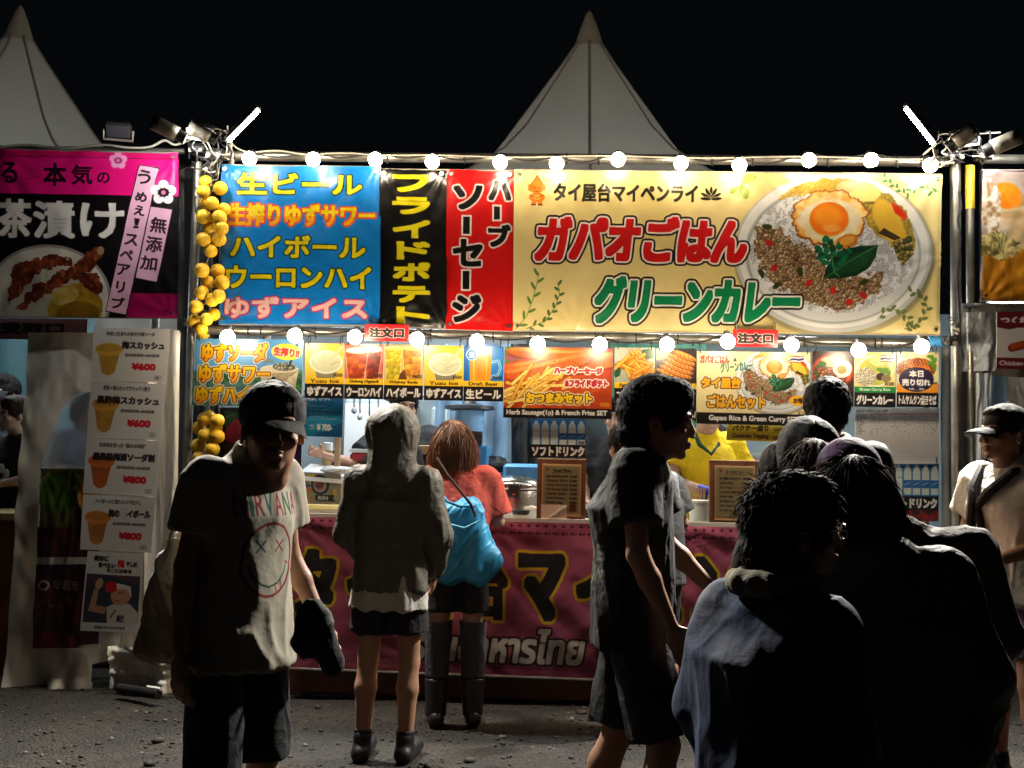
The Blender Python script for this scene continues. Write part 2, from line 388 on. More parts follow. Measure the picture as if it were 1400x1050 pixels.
# ------------------------------------------------------------------ the prints, drawn in photograph units
BK = (.03, .03, .035); WH = (.96, .95, .93)
def plate(c, cx, cy, q=1.):
    """gapao rice with egg and green curry on an oval plate; q = size against the big banner"""
    X = lambda x: cx+(x-1141)*q; Y = lambda y: cy+(y-345)*q
    pl = lambda pts: [(X(a), Y(b)) for a, b in pts]
    E_ = lambda x, y, rx, ry, col, **k: c.ell(X(x), Y(y), rx*q, ry*q, col, **k)
    E_(1143, 349, 143, 118, (.45, .44, .38), soft=8*q, op=.6)
    E_(1141, 345, 140, 114, (.78, .8, .8)); E_(1141, 342, 136, 110, (.93, .94, .93)); E_(1141, 346, 125, 100, (.66, .69, .70), soft=5*q); E_(1142, 347, 121, 96, (.86, .88, .88), soft=3*q)
    m = c.ellm(X(1141), Y(340), 116*q, 92*q, 0, 2, .05, 3)
    c.tex(m, (.97, .97, .98), (.84, .87, .92), 11*q, 4, 5); c.cells(m*(fbm2(c.X/(6*q), c.Y/(6*q), 2) > .45), [(.99, .99, .99), (.92, .94, .97), (.87, .9, .95)], 2.2*q, 4, .85, op=.8)
    # curry
    for pts, s1, s2 in (([(1060, 268), (1090, 246), (1135, 238), (1180, 240), (1212, 256), (1205, 300), (1180, 285), (1150, 268), (1110, 262)], (.93, .80, .33), (.80, .62, .16)),
                        ([(1180, 262), (1215, 256), (1245, 285), (1257, 320), (1254, 350), (1240, 352), (1225, 330), (1205, 318), (1185, 300)], (.80, .66, .20), (.55, .50, .13))):
        mm = c.polyw(pl(pts), 7*q, 9*q, 5); c.tex(mm, s1, s2, 12*q, 5, 5, 1, 2.2); c.cells(mm, [(.95, .84, .42), (.72, .6, .2), (.86, .72, .3)], 7*q, 9, .6, op=.35)
    E_(1182, 256, 26, 14, (.95, .86, .52), rot=.2, soft=4*q, wob=.12); E_(1160, 250, 16, 8, (.88, .74, .5), soft=3*q)
    E_(1220, 300, 18, 36, (.88, .72, .22), rot=-.5, soft=6*q, wob=.1); c.poly(pl([(1205, 316), (1213, 308), (1238, 322), (1228, 326)]), (.22, .16, .06))
    c.poly(pl([(1222, 272), (1232, 276), (1246, 290), (1243, 297), (1228, 286)]), (.85, .16, .06)); c.cells(c.polym(pl([(1225, 328), (1252, 318), (1256, 345), (1240, 362), (1232, 350)])), [(.6, .62, .28), (.8, .7, .4), (.4, .45, .2)], 6*q, 3, .5)
    # mince
    mp = pl([(1030, 312), (1040, 304), (1055, 308), (1072, 318), (1076, 328), (1108, 338), (1125, 352), (1140, 376), (1172, 380), (1211, 372), (1213, 390), (1200, 405), (1175, 420), (1150, 428), (1115, 420), (1090, 405), (1060, 395), (1040, 375), (1029, 345)])
    mm = c.polyw(mp, 9*q, 7*q, 8); c.put(mm, (.46, .34, .22)); c.cells(mm, [(.90, .76, .57), (.80, .64, .46), (.97, .86, .69), (.70, .52, .36), (.88, .74, .58)], 5.6*q, 11, .6)
    c.cells(mm*(fbm2(c.X/(3.2*q), c.Y/(3.2*q), 8) > .47), [(.98, .89, .74), (.80, .62, .45), (.92, .79, .61), (.66, .48, .32)], 3.4*q, 5, .6, op=.8); c.put(mm*(fbm2(c.X/(5*q), c.Y/(5*q), 18) > .69), (.3, .18, .1), .6)
    for a, b in ((1050, 331), (1058, 367), (1185, 405), (1142, 398), (1108, 388), (1165, 415)): E_(a, b, 6, 4, (.75, .12, .1), rot=a, wob=.2)
    for a, b in ((1047, 308), (1040, 375), (1062, 392), (1186, 386), (1095, 372)): E_(a, b, 7, 3.5, (.16, .24, .08), rot=b, wob=.3)
    # egg
    m = c.ellm(X(1136), Y(295), 53*q, 41*q, 0, 1.5, .16, 21, 5); c.put(m, (.62, .34, .10)); m = c.ellm(X(1136), Y(294), 50*q, 38*q, 0, 4*q, .15, 21, 5); c.tex(m, (.93, .68, .28), (.98, .88, .62), 7*q, 2, 4, 1, 2.5)
    m = c.ellm(X(1136), Y(298), 43*q, 31*q, 0, 7*q, .14, 33, 4); c.tex(m, (.97, .95, .88), (.93, .86, .66), 9*q, 4)
    E_(1161, 328, 16, 10, (.80, .50, .15), rot=-.3, soft=4*q, wob=.15); E_(1161, 327, 11, 6, (.90, .64, .25), rot=-.3, soft=4*q)
    E_(1135, 297, 28.5, 25, (.92, .72, .30), soft=2*q); E_(1135, 296, 27, 23.5, (.96, .47, .04), soft=2*q, wob=.04, seed=3); E_(1133, 292, 20, 16, (.98, .60, .10), soft=14*q); E_(1139, 310, 13, 5, (.99, .78, .45), soft=6*q, op=.6)
    # basil leaf and coriander
    lf = pl([(1205, 333), (1180, 334), (1158, 340), (1140, 352), (1131, 368), (1128, 382), (1150, 381), (1175, 377), (1192, 366), (1202, 350)])
    c.poly(lf, (.03, .20, .12)); c.poly(pl([(1200, 338), (1175, 344), (1150, 360), (1138, 376), (1172, 372), (1190, 360)]), (.05, .28, .14)); c.line(pl([(1205, 333), (1165, 356), (1130, 381)]), 1.6*q, (.25, .5, .25))
    for t in np.linspace(.2, .9, 6):
        x = 1205-75*t; y = 333+48*t; c.line(pl([(x, y), (x-4, y-9+4*t)]), .7*q, (.12, .4, .22)); c.line(pl([(x, y), (x+13*(1-t)+2, y+7)]), .7*q, (.12, .4, .22))
    rs = np.random.RandomState(5)
    for a, b, r in ((1133, 330, 10), (1122, 342, 9), (1145, 340, 9), (1155, 350, 10), (1128, 355, 9), (1145, 362, 8), (1137, 345, 11), (1120, 350, 7), (1160, 344, 6)):
        for k in range(5): E_(a+rs.uniform(-6, 6), b+rs.uniform(-6, 6), r*.5, r*.36, [(.03, .36, .22), (.05, .46, .28), (.03, .28, .17)][k % 3], rot=rs.uniform(0, 3), wob=.35, seed=k)
    c.line(pl([(1139, 350), (1143, 372), (1150, 378)]), 1.5*q, (.3, .6, .35))
def twig(c, pts, col, leaf=5., fat=.38, both=True, w=.8, stem=None, outline=False):
    c.line(pts, w, stem or col)
    acc = 0; side = 1
    for (xa, ya), (xb, yb) in zip(pts[:-1], pts[1:]):
        L_ = math.hypot(xb-xa, yb-ya); n = max(1, int(L_/(leaf*1.15))); a0 = math.atan2(yb-ya, xb-xa)
        for i in range(n):
            t = (i+.5)/n; x = xa+(xb-xa)*t; y = ya+(yb-ya)*t; a = a0+side*.75; side = -side
            cx = x+math.cos(a)*leaf*.9; cy = y+math.sin(a)*leaf*.9
            c.ell(cx, cy, leaf*.85, leaf*fat, col, rot=a)
            c.line([(x, y), (cx+math.cos(a)*leaf*.6, cy+math.sin(a)*leaf*.6)], .5, (.8, .82, .6) if outline else tuple(min(1, q*1.5+.1) for q in col))
def fold_lines(c, seed=0): return c
def cup(c, x0, x1, xb0, xb1, y0, y1, c1, c2, rim=(.9, .9, .88), ice=True, seed=0):
    pts = [(x0, y0), (x1, y0), (xb1, y1), (xb0, y1)]; m = c.polym(pts); c.tex(m, c1, c2, (x1-x0)*.22, seed, 4, 1, 2.6)
    if ice: c.cells(m, [np.minimum(np.array(c1)*1.5+.1, 1), np.array(c2)*.8, c1], (x1-x0)*.3, seed, .75, op=.4)
    c.line([(x0, y0), (xb0, y1)], .8, rim, .7); c.line([(x1, y0), (xb1, y1)], .8, rim, .7)
    c.ell((x0+x1)/2, y0, (x1-x0)/2, (x1-x0)*.11, rim); c.ell((x0+x1)/2, y0+.6, (x1-x0)/2-1, (x1-x0)*.09, tuple(np.array(c1)*.6+np.array(rim)*.4))
def price(c, t, x1, y, w=13, col=(.12, .08, .02)): c.text(t, (x1-w, y, x1, y+5), col, .25)
def jp(c, t, x0, y0, x1, y1, col=WH, b=.55, **k): c.text(t, (x0, y0, x1, y1), col, b, **k)
def canv_blue():
    c = Cv(300, 225, 520, 445, (.02, .53, .90)); o = lambda x: -.0125*(x-300)
    G = (.01, .17, .10); yl = (.98, .90, .08)
    def ln(t, x0, y0, x1, y1, col, ol): c.text(t, (x0, y0+o((x0+x1)/2), x1, y1+o((x0+x1)/2)), col, 1.5, ol)
    ln('生ビール', 322, 236, 495, 267, yl, [(1.5, G)]); ln('ハイボール', 314, 323, 500, 355, yl, [(1.5, G)]); ln('ウーロンハイ', 309, 365, 508, 397, yl, [(1.5, G)])
    gr = lambda X, Y: np.where((((Y-279)/32)[..., None] < .5), np.array([.99, .9, .1]), np.array([.99, .72, .08]))
    ln('生搾りゆずサワー', 310, 279, 513, 311, gr, [(1.3, (.93, .12, .05)), (2.4, (.95, .45, .5))]); ln('ゆずアイス', 307, 408, 503, 438, (.98, .82, .80), [(1.4, (.86, .05, .22)), (2.3, (.6, .35, .7))])
    c.rect(300, 225, 520, 226.5, (.1, .6, .92)); c.rect(300, 438.5, 520, 439, (.02, .42, .75)); c.rect(301, 225, 301.7, 445, (.02, .42, .75)); return c
def canv_black():
    c = Cv(520, 227, 610, 447, (.018, .018, .022)); yl = (.95, .90, .08)
    for ch, a, b in (('フ', 236, 261), ('ラ', 267, 292), ('イ', 299, 325), ('ド', 329, 355), ('ポ', 358, 385), ('テ', 391, 415), ('ト', 420, 444)):
        c.text(ch, ((537 if ch not in 'ドト' else 542), a-1.5, 588, b-1.5), yl, 2.1)
    return c
def canv_red():
    c = Cv(610, 229, 703, 450, (.86, .05, .06)); ol = [(2.6, (.97, .93, .93))]
    def v(ch, x0, y0, x1, y1): c.text(ch, (x0, y0, x1, y1), (.04, .03, .03), 2.0, ol)
    for r in ((633, 294, 642, 318), (633, 369, 642, 394), (675, 279, 683, 297)):
        c.rect(r[0]-2.6, r[1]-2.6, r[2]+2.6, r[3]+2.6, (.97, .93, .93)); c.rect(*r, (.04, .03, .03))
    v('ソ', 619, 250, 659, 284); v('セ', 619, 325, 660, 363); v('ジ', 619, 401, 659, 440); v('ハ', 667, 243, 698, 271); v('ブ', 667, 304, 698, 335)
    c.line([(678, 271), (680, 271)], 1, (.86, .05, .06)); return c
def canv_cream():
    c = Cv(703, 225, 1288, 445, (.95, .88, .60)); 
    c.tex(np.ones((c.H, c.W)), (.96, .89, .63), (.90, .82, .52), 90, 3, 3)
    o = lambda x: -.0125*(x-300)-.5
    def T(t, x0, y0, x1, y1, col, b, ol=(), **k): d = o((x0+x1)/2); c.text(t, (x0, y0+d, x1, y1+d), col, b, ol, **k)
    # plate first: shift canvas so the plate is upright in the sloped frame
    plate(c, 1142, 346+o(1141), .955)
    # small orange emblem
    d = o(735); og = (.95, .50, .10); dk = (.45, .15, .03)
    c.poly([(735, 238+d), (726, 252+d), (744, 252+d)], og); c.line([(726, 252+d), (735, 239+d), (744, 252+d)], .8, dk); c.ell(735, 253+d, 13, 2.4, og); c.ell(735, 257+d, 9.5, 6.5, og); c.ell(725, 257+d, 2.5, 3, og); c.ell(745, 257+d, 2.5, 3, og)
    c.line([(730, 255+d), (733, 256.4+d)], .9, dk); c.line([(740, 255+d), (737, 256.4+d)], .9, dk); c.line([(732, 261+d), (738, 261+d)], .8, dk)
    c.ell(735, 269+d, 11, 6.5, og); c.ell(735, 269+d, 5, 3.5, (.99, .72, .3)); c.line([(726, 266+d), (735, 270+d), (744, 266+d)], .8, dk); c.rect(728, 274+d, 733.5, 279+d, og); c.rect(736.5, 274+d, 742, 279+d, og); c.rect(727, 278+d, 733.5, 280+d, dk); c.rect(736.5, 278+d, 743, 280+d, dk)
    T('タイ屋台マイペンライ', 758, 250, 957, 276, (.07, .06, .04), .9)
    d = o(975)
    for a, l in ((0, 13), (-.5, 13), (.5, 13), (-1.05, 13), (1.05, 13), (-1.5, 12), (1.5, 12)):
        x = 975+math.sin(a)*l*.62; y = 272+d-math.cos(a)*l*.72; c.ell(x, y, l*.62, 2.9, (.95, .88, .6), rot=a-math.pi/2); c.ell(x, y, l*.58, 2.1, (.06, .05, .04), rot=a-math.pi/2)
    T('ガパオごはん', 731, 295, 1023, 358, (.83, .06, .08), 3.2, [(2.6, (.98, .93, .9)), (5., (.05, .02, .03))], shear=.12)
    T('グリーンカレー', 812, 378, 1095, 443, (.02, .52, .32), 3.2, [(2.6, (.97, .96, .9)), (5., (.05, .03, .03))], shear=.12)
    g = (.30, .48, .16); d = o(745)
    twig(c, [(708, 448+d), (722, 432+d), (730, 410+d), (735, 390+d), (739, 372+d)], g, 7, .26); twig(c, [(722, 448+d), (748, 438+d), (762, 418+d), (768, 400+d), (765, 385+d)], (.22, .36, .14), 5, .35)
    d = o(1020); 
    for x, y, a, l in ((1026, 244, -.3, 11), (1020, 262, 1.2, 10), (1006, 256, 2., 9)): c.ell(x, y+d, l, l*.55, (.55, .68, .25), rot=a); c.ell(x, y+d, l*.85, l*.4, (.68, .78, .35), rot=a); c.line([(x-l*math.cos(a), y+d-l*math.sin(a)), (x+l*math.cos(a), y+d+l*math.sin(a))], .7, (.3, .45, .12))
    d = o(1245); tg = (.12, .42, .24)
    twig(c, [(1284, 262+d), (1272, 262+d), (1262, 254+d), (1250, 258+d), (1240, 266+d)], tg, 5, .3); twig(c, [(1240, 266+d), (1226, 256+d), (1212, 246+d), (1208, 240+d)], tg, 4, .4)
    twig(c, [(1204, 436+d), (1218, 422+d), (1232, 424+d), (1246, 436+d), (1250, 448+d)], (.30, .38, .16), 5, .42, outline=True); twig(c, [(1240, 450+d), (1262, 440+d), (1272, 420+d), (1264, 404+d), (1246, 398+d)], (.28, .36, .15), 5, .42, outline=True)
    c.rect(703, 442.3, 1288, 443, (.75, .66, .4)); c.rect(1284.5, 225, 1285, 445, (.8, .72, .45)); return c
def canv_pink():
    c = Cv(-60, 205, 243, 436, (.05, .035, .045), 2)
    c.rect(-60, 205, 243, 266, (.93, .06, .50)); c.rect(174, 402, 243, 436, (.60, .02, .32)); c.rect(-60, 205, 243, 214, (.85, .05, .42)); c.rect(-60, 213.5, 243, 214.3, (.35, .02, .2))
    K = (.10, .03, .08)
    c.text('る', (2, 222, 24, 252), K, .9); c.text('本', (59, 222, 91, 255), K, 1.0); c.text('気', (97, 224, 127, 252), K, .7); c.text('の', (133, 234, 150, 250), K, .5); c.text('わ', (-34, 222, -8, 252), K, .9)
    for a in range(4): c.line([(33+a*3, 246-a*6), (55, 241-a*6)], .7, (.5, .05, .3))
    for ch, x0, x1, y0, y1 in (('茶', -3, 44, 273, 328), ('漬', 45, 104, 275, 328), ('け', 110, 171, 277, 327), ('お', -58, -10, 275, 326)): c.text(ch, (x0, y0, x1, y1), (.96, .94, .92), 2.0)
    # plate of spare ribs
    c.ell(66, 412, 88, 76, (.62, .60, .56)); c.ell(66, 412, 84, 72, (.87, .85, .80)); c.ell(68, 420, 66, 54, (.75, .73, .67), soft=10)
    c.tex(c.ellm(105, 425, 38, 34, 0, 2, .08, 2), (.85, .68, .22), (.62, .45, .10), 14, 3); c.tex(c.ellm(90, 407, 20, 12, -.3, 3), (.9, .82, .5), (.75, .6, .2), 8, 4); c.tex(c.ellm(108, 432, 30, 18, -.1, 3), (.62, .46, .1), (.5, .35, .05), 8, 6)
    br = [(.36, .12, .07), (.50, .19, .11), (.24, .08, .05), (.44, .16, .09)]
    for pts, sd in (([(8, 404), (16, 372), (40, 358), (62, 350), (92, 352), (100, 362), (60, 372), (30, 400), (14, 418)], 1), ([(20, 424), (50, 392), (100, 366), (128, 342), (138, 338), (143, 350), (128, 372), (95, 388), (60, 408), (36, 426)], 3), ([(112, 374), (134, 378), (142, 392), (136, 405), (118, 396), (105, 386)], 5)):
        m = c.polyw(pts, 7, 7, sd); c.tex(m, br[0], (.66, .32, .18), 9, sd, 5, 1, 2.8); c.cells(m, br, 9, sd, .5, op=.3); c.put(m*np.clip(fbm2(c.X/4, c.Y/7, sd+3)*8-5, 0, 1), (.85, .5, .32), .6)
    c.ell(139, 344, 5, 6, (.72, .55, .42)); c.line([(66, 366), (64, 395), (58, 415)], 1.0, (.55, .6, .25)); c.line([(64, 395), (72, 405)], .8, (.5, .55, .2))
    # slanted strips
    c.poly([(189, 222), (217, 226), (175, 434), (146, 428)], (.08, .02, .05)); c.poly([(190, 223), (216, 227.5), (174, 432), (147, 427)], (.93, .72, .83))
    pos = [('う', 197, 240, 9, 10), ('め', 193, 268, 8, 7), ('え', 191, 287, 7, 7), ('！', 187, 305, 4, 7), ('ス', 180, 328, 9, 8), ('ペ', 174, 349, 9, 7), ('ア', 170, 370, 9, 8), ('リ', 166, 394, 6, 8), ('ブ', 163, 416, 9, 8)]
    for ch, x, y, w, h in pos: c.text(ch, (x-w, y-h, x+w, y+h), (.09, .02, .06), .55, rot=.12)
    c.poly([(206, 281), (235, 285), (215, 386), (187, 381)], (.93, .72, .83))
    for ch, x, y, w, h in (('無', 217, 307, 11, 11), ('添', 211, 334, 11, 11), ('加', 204, 360, 11, 10)): c.text(ch, (x-w, y-h, x+w, y+h), (.09, .02, .06), .5, rot=.12)
    for fx, fy, r in ((223, 261, 10.5), (161, 217, 7.5)):
        for k in range(5): a = -math.pi/2+k*2*math.pi/5; c.ell(fx+math.cos(a)*r, fy+math.sin(a)*r, r*.68, r*.68, (.95, .9, .92) if r > 9 else (.95, .62, .82))
        c.ell(fx, fy, r*.75, r*.6, (.08, .03, .06) if r > 9 else (.6, .15, .4)); c.ell(fx, fy, r*.3, r*.3, (.9, .5, .7))
        if r > 9:
            for k in range(9): a = k*.7; c.line([(fx+math.cos(a)*6, fy+math.sin(a)*5), (fx+math.cos(a)*10, fy+math.sin(a)*8)], .7, (.08, .03, .06))
    return c
def canv_yuzu():
    c = Cv(267, 462, 415, 557, (.36, .64, .86), 2.6)
    c.tex(np.ones((c.H, c.W)), (.42, .70, .90), (.30, .58, .82), 40, 1)
    m = np.clip((c.Y-505)/8+fbm2(c.X/6, c.Y/6, 3)*2-1, 0, 1); c.tex(m, (.10, .25, .10), (.28, .48, .22), 4, 2, 4, .9, 3)
    c.tex(np.clip((c.Y-520)/6, 0, 1)*np.clip((400-c.X)/8, 0, 1), (.45, .62, .75), (.3, .5, .6), 10, 2, op=.5)
    cup(c, 357, 409, 364, 402, 504, 556, (.86, .80, .66), (.78, .70, .50), (.9, .9, .85), seed=4); c.cells(c.ellm(390, 501, 16, 6), [(.95, .95, .9), (.6, .6, .5), (.8, .8, .7)], 5, 1); c.line([(396, 500), (406, 470)], 3, (.12, .14, .16))
    og = lambda X, Y: np.stack([X*0+.99, .90-.35*np.clip((Y-466) % 31/31, 0, 1)*1.0, X*0+.08], -1)
    for t, b in (('ゆずソーダ', (275, 468, 366, 495)), ('ゆずサワー', (273, 498, 371, 525)), ('ゆずハイ', (271, 529, 345, 555))): c.text(t, b, og, 1.2, [(1.2, (.32, .10, .02)), (2.6, (.97, .93, .80))])
    c.ell(392, 480, 21, 11.5, (.95, .90, .15), rot=.08); c.text('生搾り!!', (374, 474, 410, 487), (.88, .15, .12), .7, [(1.0, (.97, .95, .9))], rot=.1); c.text('(税込)', (362, 490, 374, 496), (.6, .4, .1), .2); return c
def small(x0, y0, name, jname, bg, draw, band=(.98, .80, .10), w=54, bandcol=(.22, .12, .02), h=76, pr=None):
    c = Cv(x0, y0, x0+w, y0+h, bg, 2.6)
    draw(c, x0, y0)
    c.rect(x0, y0+48, x0+w, y0+56, band); c.text(name, (x0+7, y0+49.5, x0+w-7, y0+54.5), bandcol, .3)
    if pr: price(c, pr, x0+w-2, y0+41)
    c.rect(x0, y0+56, x0+w, y0+h, (.055, .03, .04)); n = len(jname); jp(c, jname, x0+3, y0+59, x0+w-3, y0+h-3, WH, .75 if n < 8 else .45); return c
def d_ice(c, x, y):
    c.poly([(x+12, y+30), (x+46, y+30), (x+41, y+50), (x+17, y+50)], (.55, .52, .42)); c.ell(x+29, y+26, 23, 16, (.93, .92, .85)); c.ell(x+29, y+26, 20.5, 13.5, (.80, .81, .68)); c.tex(c.ellm(x+28, y+24, 18, 11.5, 0, 3), (.88, .88, .76), (.76, .78, .62), 9, 2); c.line([(x+35, y+30), (x+46, y+25)], 1.2, (.75, .65, .35)); c.line([(x+17, y+22), (x+27, y+27), (x+38, y+20)], .7, (.7, .72, .56))
    c.line([(x+40, y+18), (x+51, y+4)], 4.5, (.82, .80, .62)); c.ell(x+8, y+9, 5.5, 5.5, (.85, .72, .15)); c.ell(x+8, y+9, 4.6, 4.6, (.96, .86, .3)); c.text('ゆず', (x+5, y+7, x+11, y+11), (.5, .4, .05), .2)
def d_oolong(c, x, y):
    c.tex(np.ones((c.H, c.W)), (.75, .28, .22), (.85, .55, .45), 20, 2); cup(c, x+27, x+52, x+30, x+46, y+9, y+48, (.80, .25, .05), (.45, .08, .02), (.97, .95, .9), seed=2); cup(c, x+1, x+33, x+5, x+27, y+10, y+48, (.93, .42, .08), (.62, .13, .03), (.97, .95, .9), seed=7); c.ell(x+17, y+9, 15, 4, (.96, .95, .9)); c.ell(x+39, y+7, 12, 4, (.96, .95, .9))
def d_whisky(c, x, y):
    c.tex(np.ones((c.H, c.W)), (.80, .62, .30), (.92, .80, .45), 20, 2); cup(c, x+25, x+53, x+29, x+50, y+5, y+48, (.97, .72, .18), (.85, .50, .10), (.95, .93, .8), seed=3); cup(c, x+1, x+25, x+3, x+22, y+5, y+48, (.93, .85, .20), (.80, .68, .10), (.97, .95, .85), seed=9); c.poly([(x+22, y+40), (x+28, y+34), (x+32, y+48), (x+20, y+48)], (.4, .22, .08))
def d_beer(c, x, y):
    c.rect(x, y, x+6, y+48, (.03, .38, .70)); c.line([(x+38, y+22), (x+48, y+20), (x+51, y+30), (x+47, y+40), (x+38, y+42)], 3.2, (.75, .9, .97)); c.line([(x+38, y+22), (x+48, y+20), (x+51, y+30), (x+47, y+40), (x+38, y+42)], 1.4, (.1, .52, .82))
    m = c.polym([(x+8, y+4), (x+39, y+4), (x+37, y+49), (x+9, y+49)]); c.tex(m, (.98, .66, .05), (.93, .48, .02), 9, 3, sx=1.5, sy=.4); c.line([(x+14, y+10), (x+14, y+47)], 2.2, (.99, .82, .3), .7); c.line([(x+32, y+10), (x+31, y+47)], 1.6, (.99, .82, .3), .6); c.cells(c.polym([(x+8, y+1), (x+39, y+1), (x+38, y+12), (x+20, y+14), (x+8, y+10)]), [(.99, .97, .9), (.94, .9, .78)], 3, 2, .85); c.ell(x+11, y+12, 8, 8, (.9, .95, .98)); c.ell(x+11, y+12, 7, 7, (.08, .5, .78)); c.text('生', (x+7, y+8, x+15, y+16), WH, .4)
def d_fries(c, x, y):
    c.tex(np.ones((c.H, c.W)), (.80, .80, .72), (.65, .68, .6), 20, 2); c.ell(x+46, y+8, 9, 7, (.12, .35, .14), wob=.3); c.ell(x+3, y+33, 6, 7, (.10, .32, .12), wob=.3); rs = np.random.RandomState(3)
    for k in range(34):
        a = rs.uniform(-.9, 1.2); cx = x+28+rs.uniform(-20, 20); cy = y+27+rs.uniform(-17, 17)*(1-abs(cx-x-28)/34); l = rs.uniform(9, 14); p = [(cx-l*math.cos(a), cy-l*math.sin(a)), (cx+l*math.cos(a), cy+l*math.sin(a))]
        c.line(p, 5.2, (.55, .25, .02)); c.line(p, 4., [(.96, .62, .12), (.90, .52, .08), (.98, .72, .2)][k % 3]); c.line([(q[0]-.6, q[1]-1) for q in p], 1., (.99, .84, .42), .8)
def d_saus(c, x, y):
    c.rect(x, y, x+56, y+48, (.20, .16, .18)); c.ell(x+8, y+9, 12, 6, (.75, .80, .15), rot=-.4)
    for i in range(6):
        cx, cy = x+24+i*3, y+38-i*5.6; rx = 25-i*1.5
        c.ell(cx, cy+1, rx, 4.6, (.5, .2, .05), rot=.38, soft=2); c.ell(cx, cy, rx, 4.2, (.86, .52, .18), rot=.38); c.ell(cx, cy-1.2, rx*.9, 2, (.96, .74, .36), rot=.38, soft=3)
        for j in range(-3, 4): c.line([(cx+j*6-1, cy+j*2.4-2.5), (cx+j*6+1, cy+j*2.4+2.5)], .9, (.45, .2, .06), .8)
def d_gapao(c, x, y):
    c.rect(x, y, x+57, y+56, (.20, .08, .08)); c.ell(x+28, y+29, 29, 26, (.62, .18, .08)); c.ell(x+28, y+29, 26, 23, (.85, .38, .18)); c.cells(c.ellm(x+26, y+30, 24, 21), [(.90, .60, .38), (.72, .30, .14), (.85, .45, .2), (.4, .5, .2)], 4, 3, .45); c.ell(x+26, y+14, 14, 7, (.92, .72, .55), wob=.2)
    c.ell(x+42, y+24, 13, 12, (.95, .92, .86), wob=.05); c.ell(x+41, y+25, 6.5, 6, (.97, .52, .05)); c.ell(x+14, y+18, 6, 4, (.2, .4, .12), wob=.4)
def flag(c, x, y):
    for i, col in enumerate(((.8, .08, .1), (.95, .95, .95), (.1, .12, .45), (.95, .95, .95), (.8, .08, .1))):
        h = (1.5, 1.5, 3, 1.5, 1.5)[i]; y0 = y+sum((1.5, 1.5, 3, 1.5, 1.5)[:i]); c.poly([(x, y0+1), (x+6, y0), (x+12, y0+1), (x+19, y0-.5), (x+19, y0+h-.5), (x+12, y0+h+1), (x+6, y0+h), (x, y0+h+1)], col)
def d_green(c, x, y):
    c.tex(np.ones((c.H, c.W)), (.93, .88, .60), (.85, .78, .50), 20, 2); c.ell(x+27, y+27, 26, 22, (.94, .93, .82)); c.tex(c.ellm(x+28, y+27, 23, 19, 0, 2), (.80, .78, .38), (.65, .68, .28), 9, 3); c.cells(c.ellm(x+16, y+34, 15, 13, 0, 2), [(.97, .95, .85), (.9, .87, .72)], 2.5, 3, .8); c.ell(x+32, y+12, 11, 7, (.88, .84, .55), wob=.15)
    for k in range(6): c.ell(x+35+k*2.5, y+24+(k % 3)*3, 5, 2.5, (.35, .55, .15), rot=k)
    c.ell(x+36, y+34, 6, 5, (.22, .10, .16)); c.ell(x+44, y+36, 7, 5, (.5, .45, .25)); flag(c, x+36, y+4)
def d_tomyum(c, x, y):
    c.tex(np.ones((c.H, c.W)), (.92, .88, .66), (.8, .75, .55), 20, 2); c.cells(c.ellm(x+27, y+24, 27, 16, 0, 2, .1), [(.90, .45, .15), (.82, .32, .10), (.95, .58, .22)], 3, 3, .5)
    for k in range(14): a = k*1.7; c.line([(x+12+k*2.2, y+12+(k*5 % 9)), (x+20+k*2, y+22+(k*3 % 7))], .9, (.95, .55, .2))
    for k in range(6): c.ell(x+46+(k % 3)*3, y+6+k*3, 5, 2.5, (.35, .52, .15), rot=k)
    c.ell(x+9, y+4, 8, 5, (.95, .8, .1)); c.text('新し', (x+4, y+2, x+14, y+6.5), (.1, .05, .02), .3)
def canv_set1():
    c = Cv(690, 474, 838, 573, (.80, .30, .08), 2.6); c.tex(np.ones((c.H, c.W)), (.88, .38, .10), (.62, .16, .05), 30, 4, 4, 1, 2)
    c.tex(c.polym([(690, 474), (730, 474), (712, 492), (690, 498)]), (.35, .5, .15), (.6, .3, .4), 5, 2, 4, 1, 3)
    for cx, cy, rx, ry, rot in ((770, 484, 75, 10, .05), (775, 497, 85, 15, -.12), (750, 502, 60, 12, -.25)):
        c.ell(cx, cy+2, rx, ry, (.45, .1, .02), rot=rot, soft=8); c.tex(c.ellm(cx, cy, rx, ry, rot, 4), (.96, .50, .14), (.80, .28, .06), 10, int(cx)); c.ell(cx-5, cy-ry*.4, rx*.8, ry*.22, (.99, .78, .45), rot=rot, soft=8, op=.7)
    m = c.ellm(770, 500, 70, 10, -.15, 10); c.put(m*(fbm2(c.X*1.2, c.Y*1.2, 4) > .60), (.35, .3, .08), .8)
    rs = np.random.RandomState(2)
    for k in range(46):
        a = rs.uniform(-1.2, .3); cx = rs.uniform(694, 785); cy = rs.uniform(515, 556)-(cx-694)*.12; l = rs.uniform(10, 20); p = [(cx-l*math.cos(a), cy-l*math.sin(a)), (cx+l*math.cos(a), cy+l*math.sin(a))]
        c.line(p, 5, (.55, .3, .05)); c.line(p, 4, [(.95, .78, .32), (.90, .68, .22), (.98, .86, .48)][k % 3])
    c.rect(808, 535, 838, 560, (.72, .22, .05), .6)
    ol = [(1.6, (.98, .94, .90))]
    c.text('ハーブソーセージ', (758, 501, 824, 511), (.72, .04, .14), .8, ol); c.text('&フライドポテト', (773, 518, 832, 529), (.72, .04, .14), .8, ol); c.text('おつまみセット', (720, 537, 811, 553), (.98, .80, .12), 1.2, [(1.3, (.20, .06, .01)), (2.8, (.95, .88, .7))]); c.text('¥1020', (822, 550, 835, 556), (.95, .75, .1), .2)
    c.rect(690, 559, 838, 573, (.055, .03, .04)); c.text('Herb Sausage(1p) & French Fries SET', (694, 561, 832, 570.5), WH, .45); return c
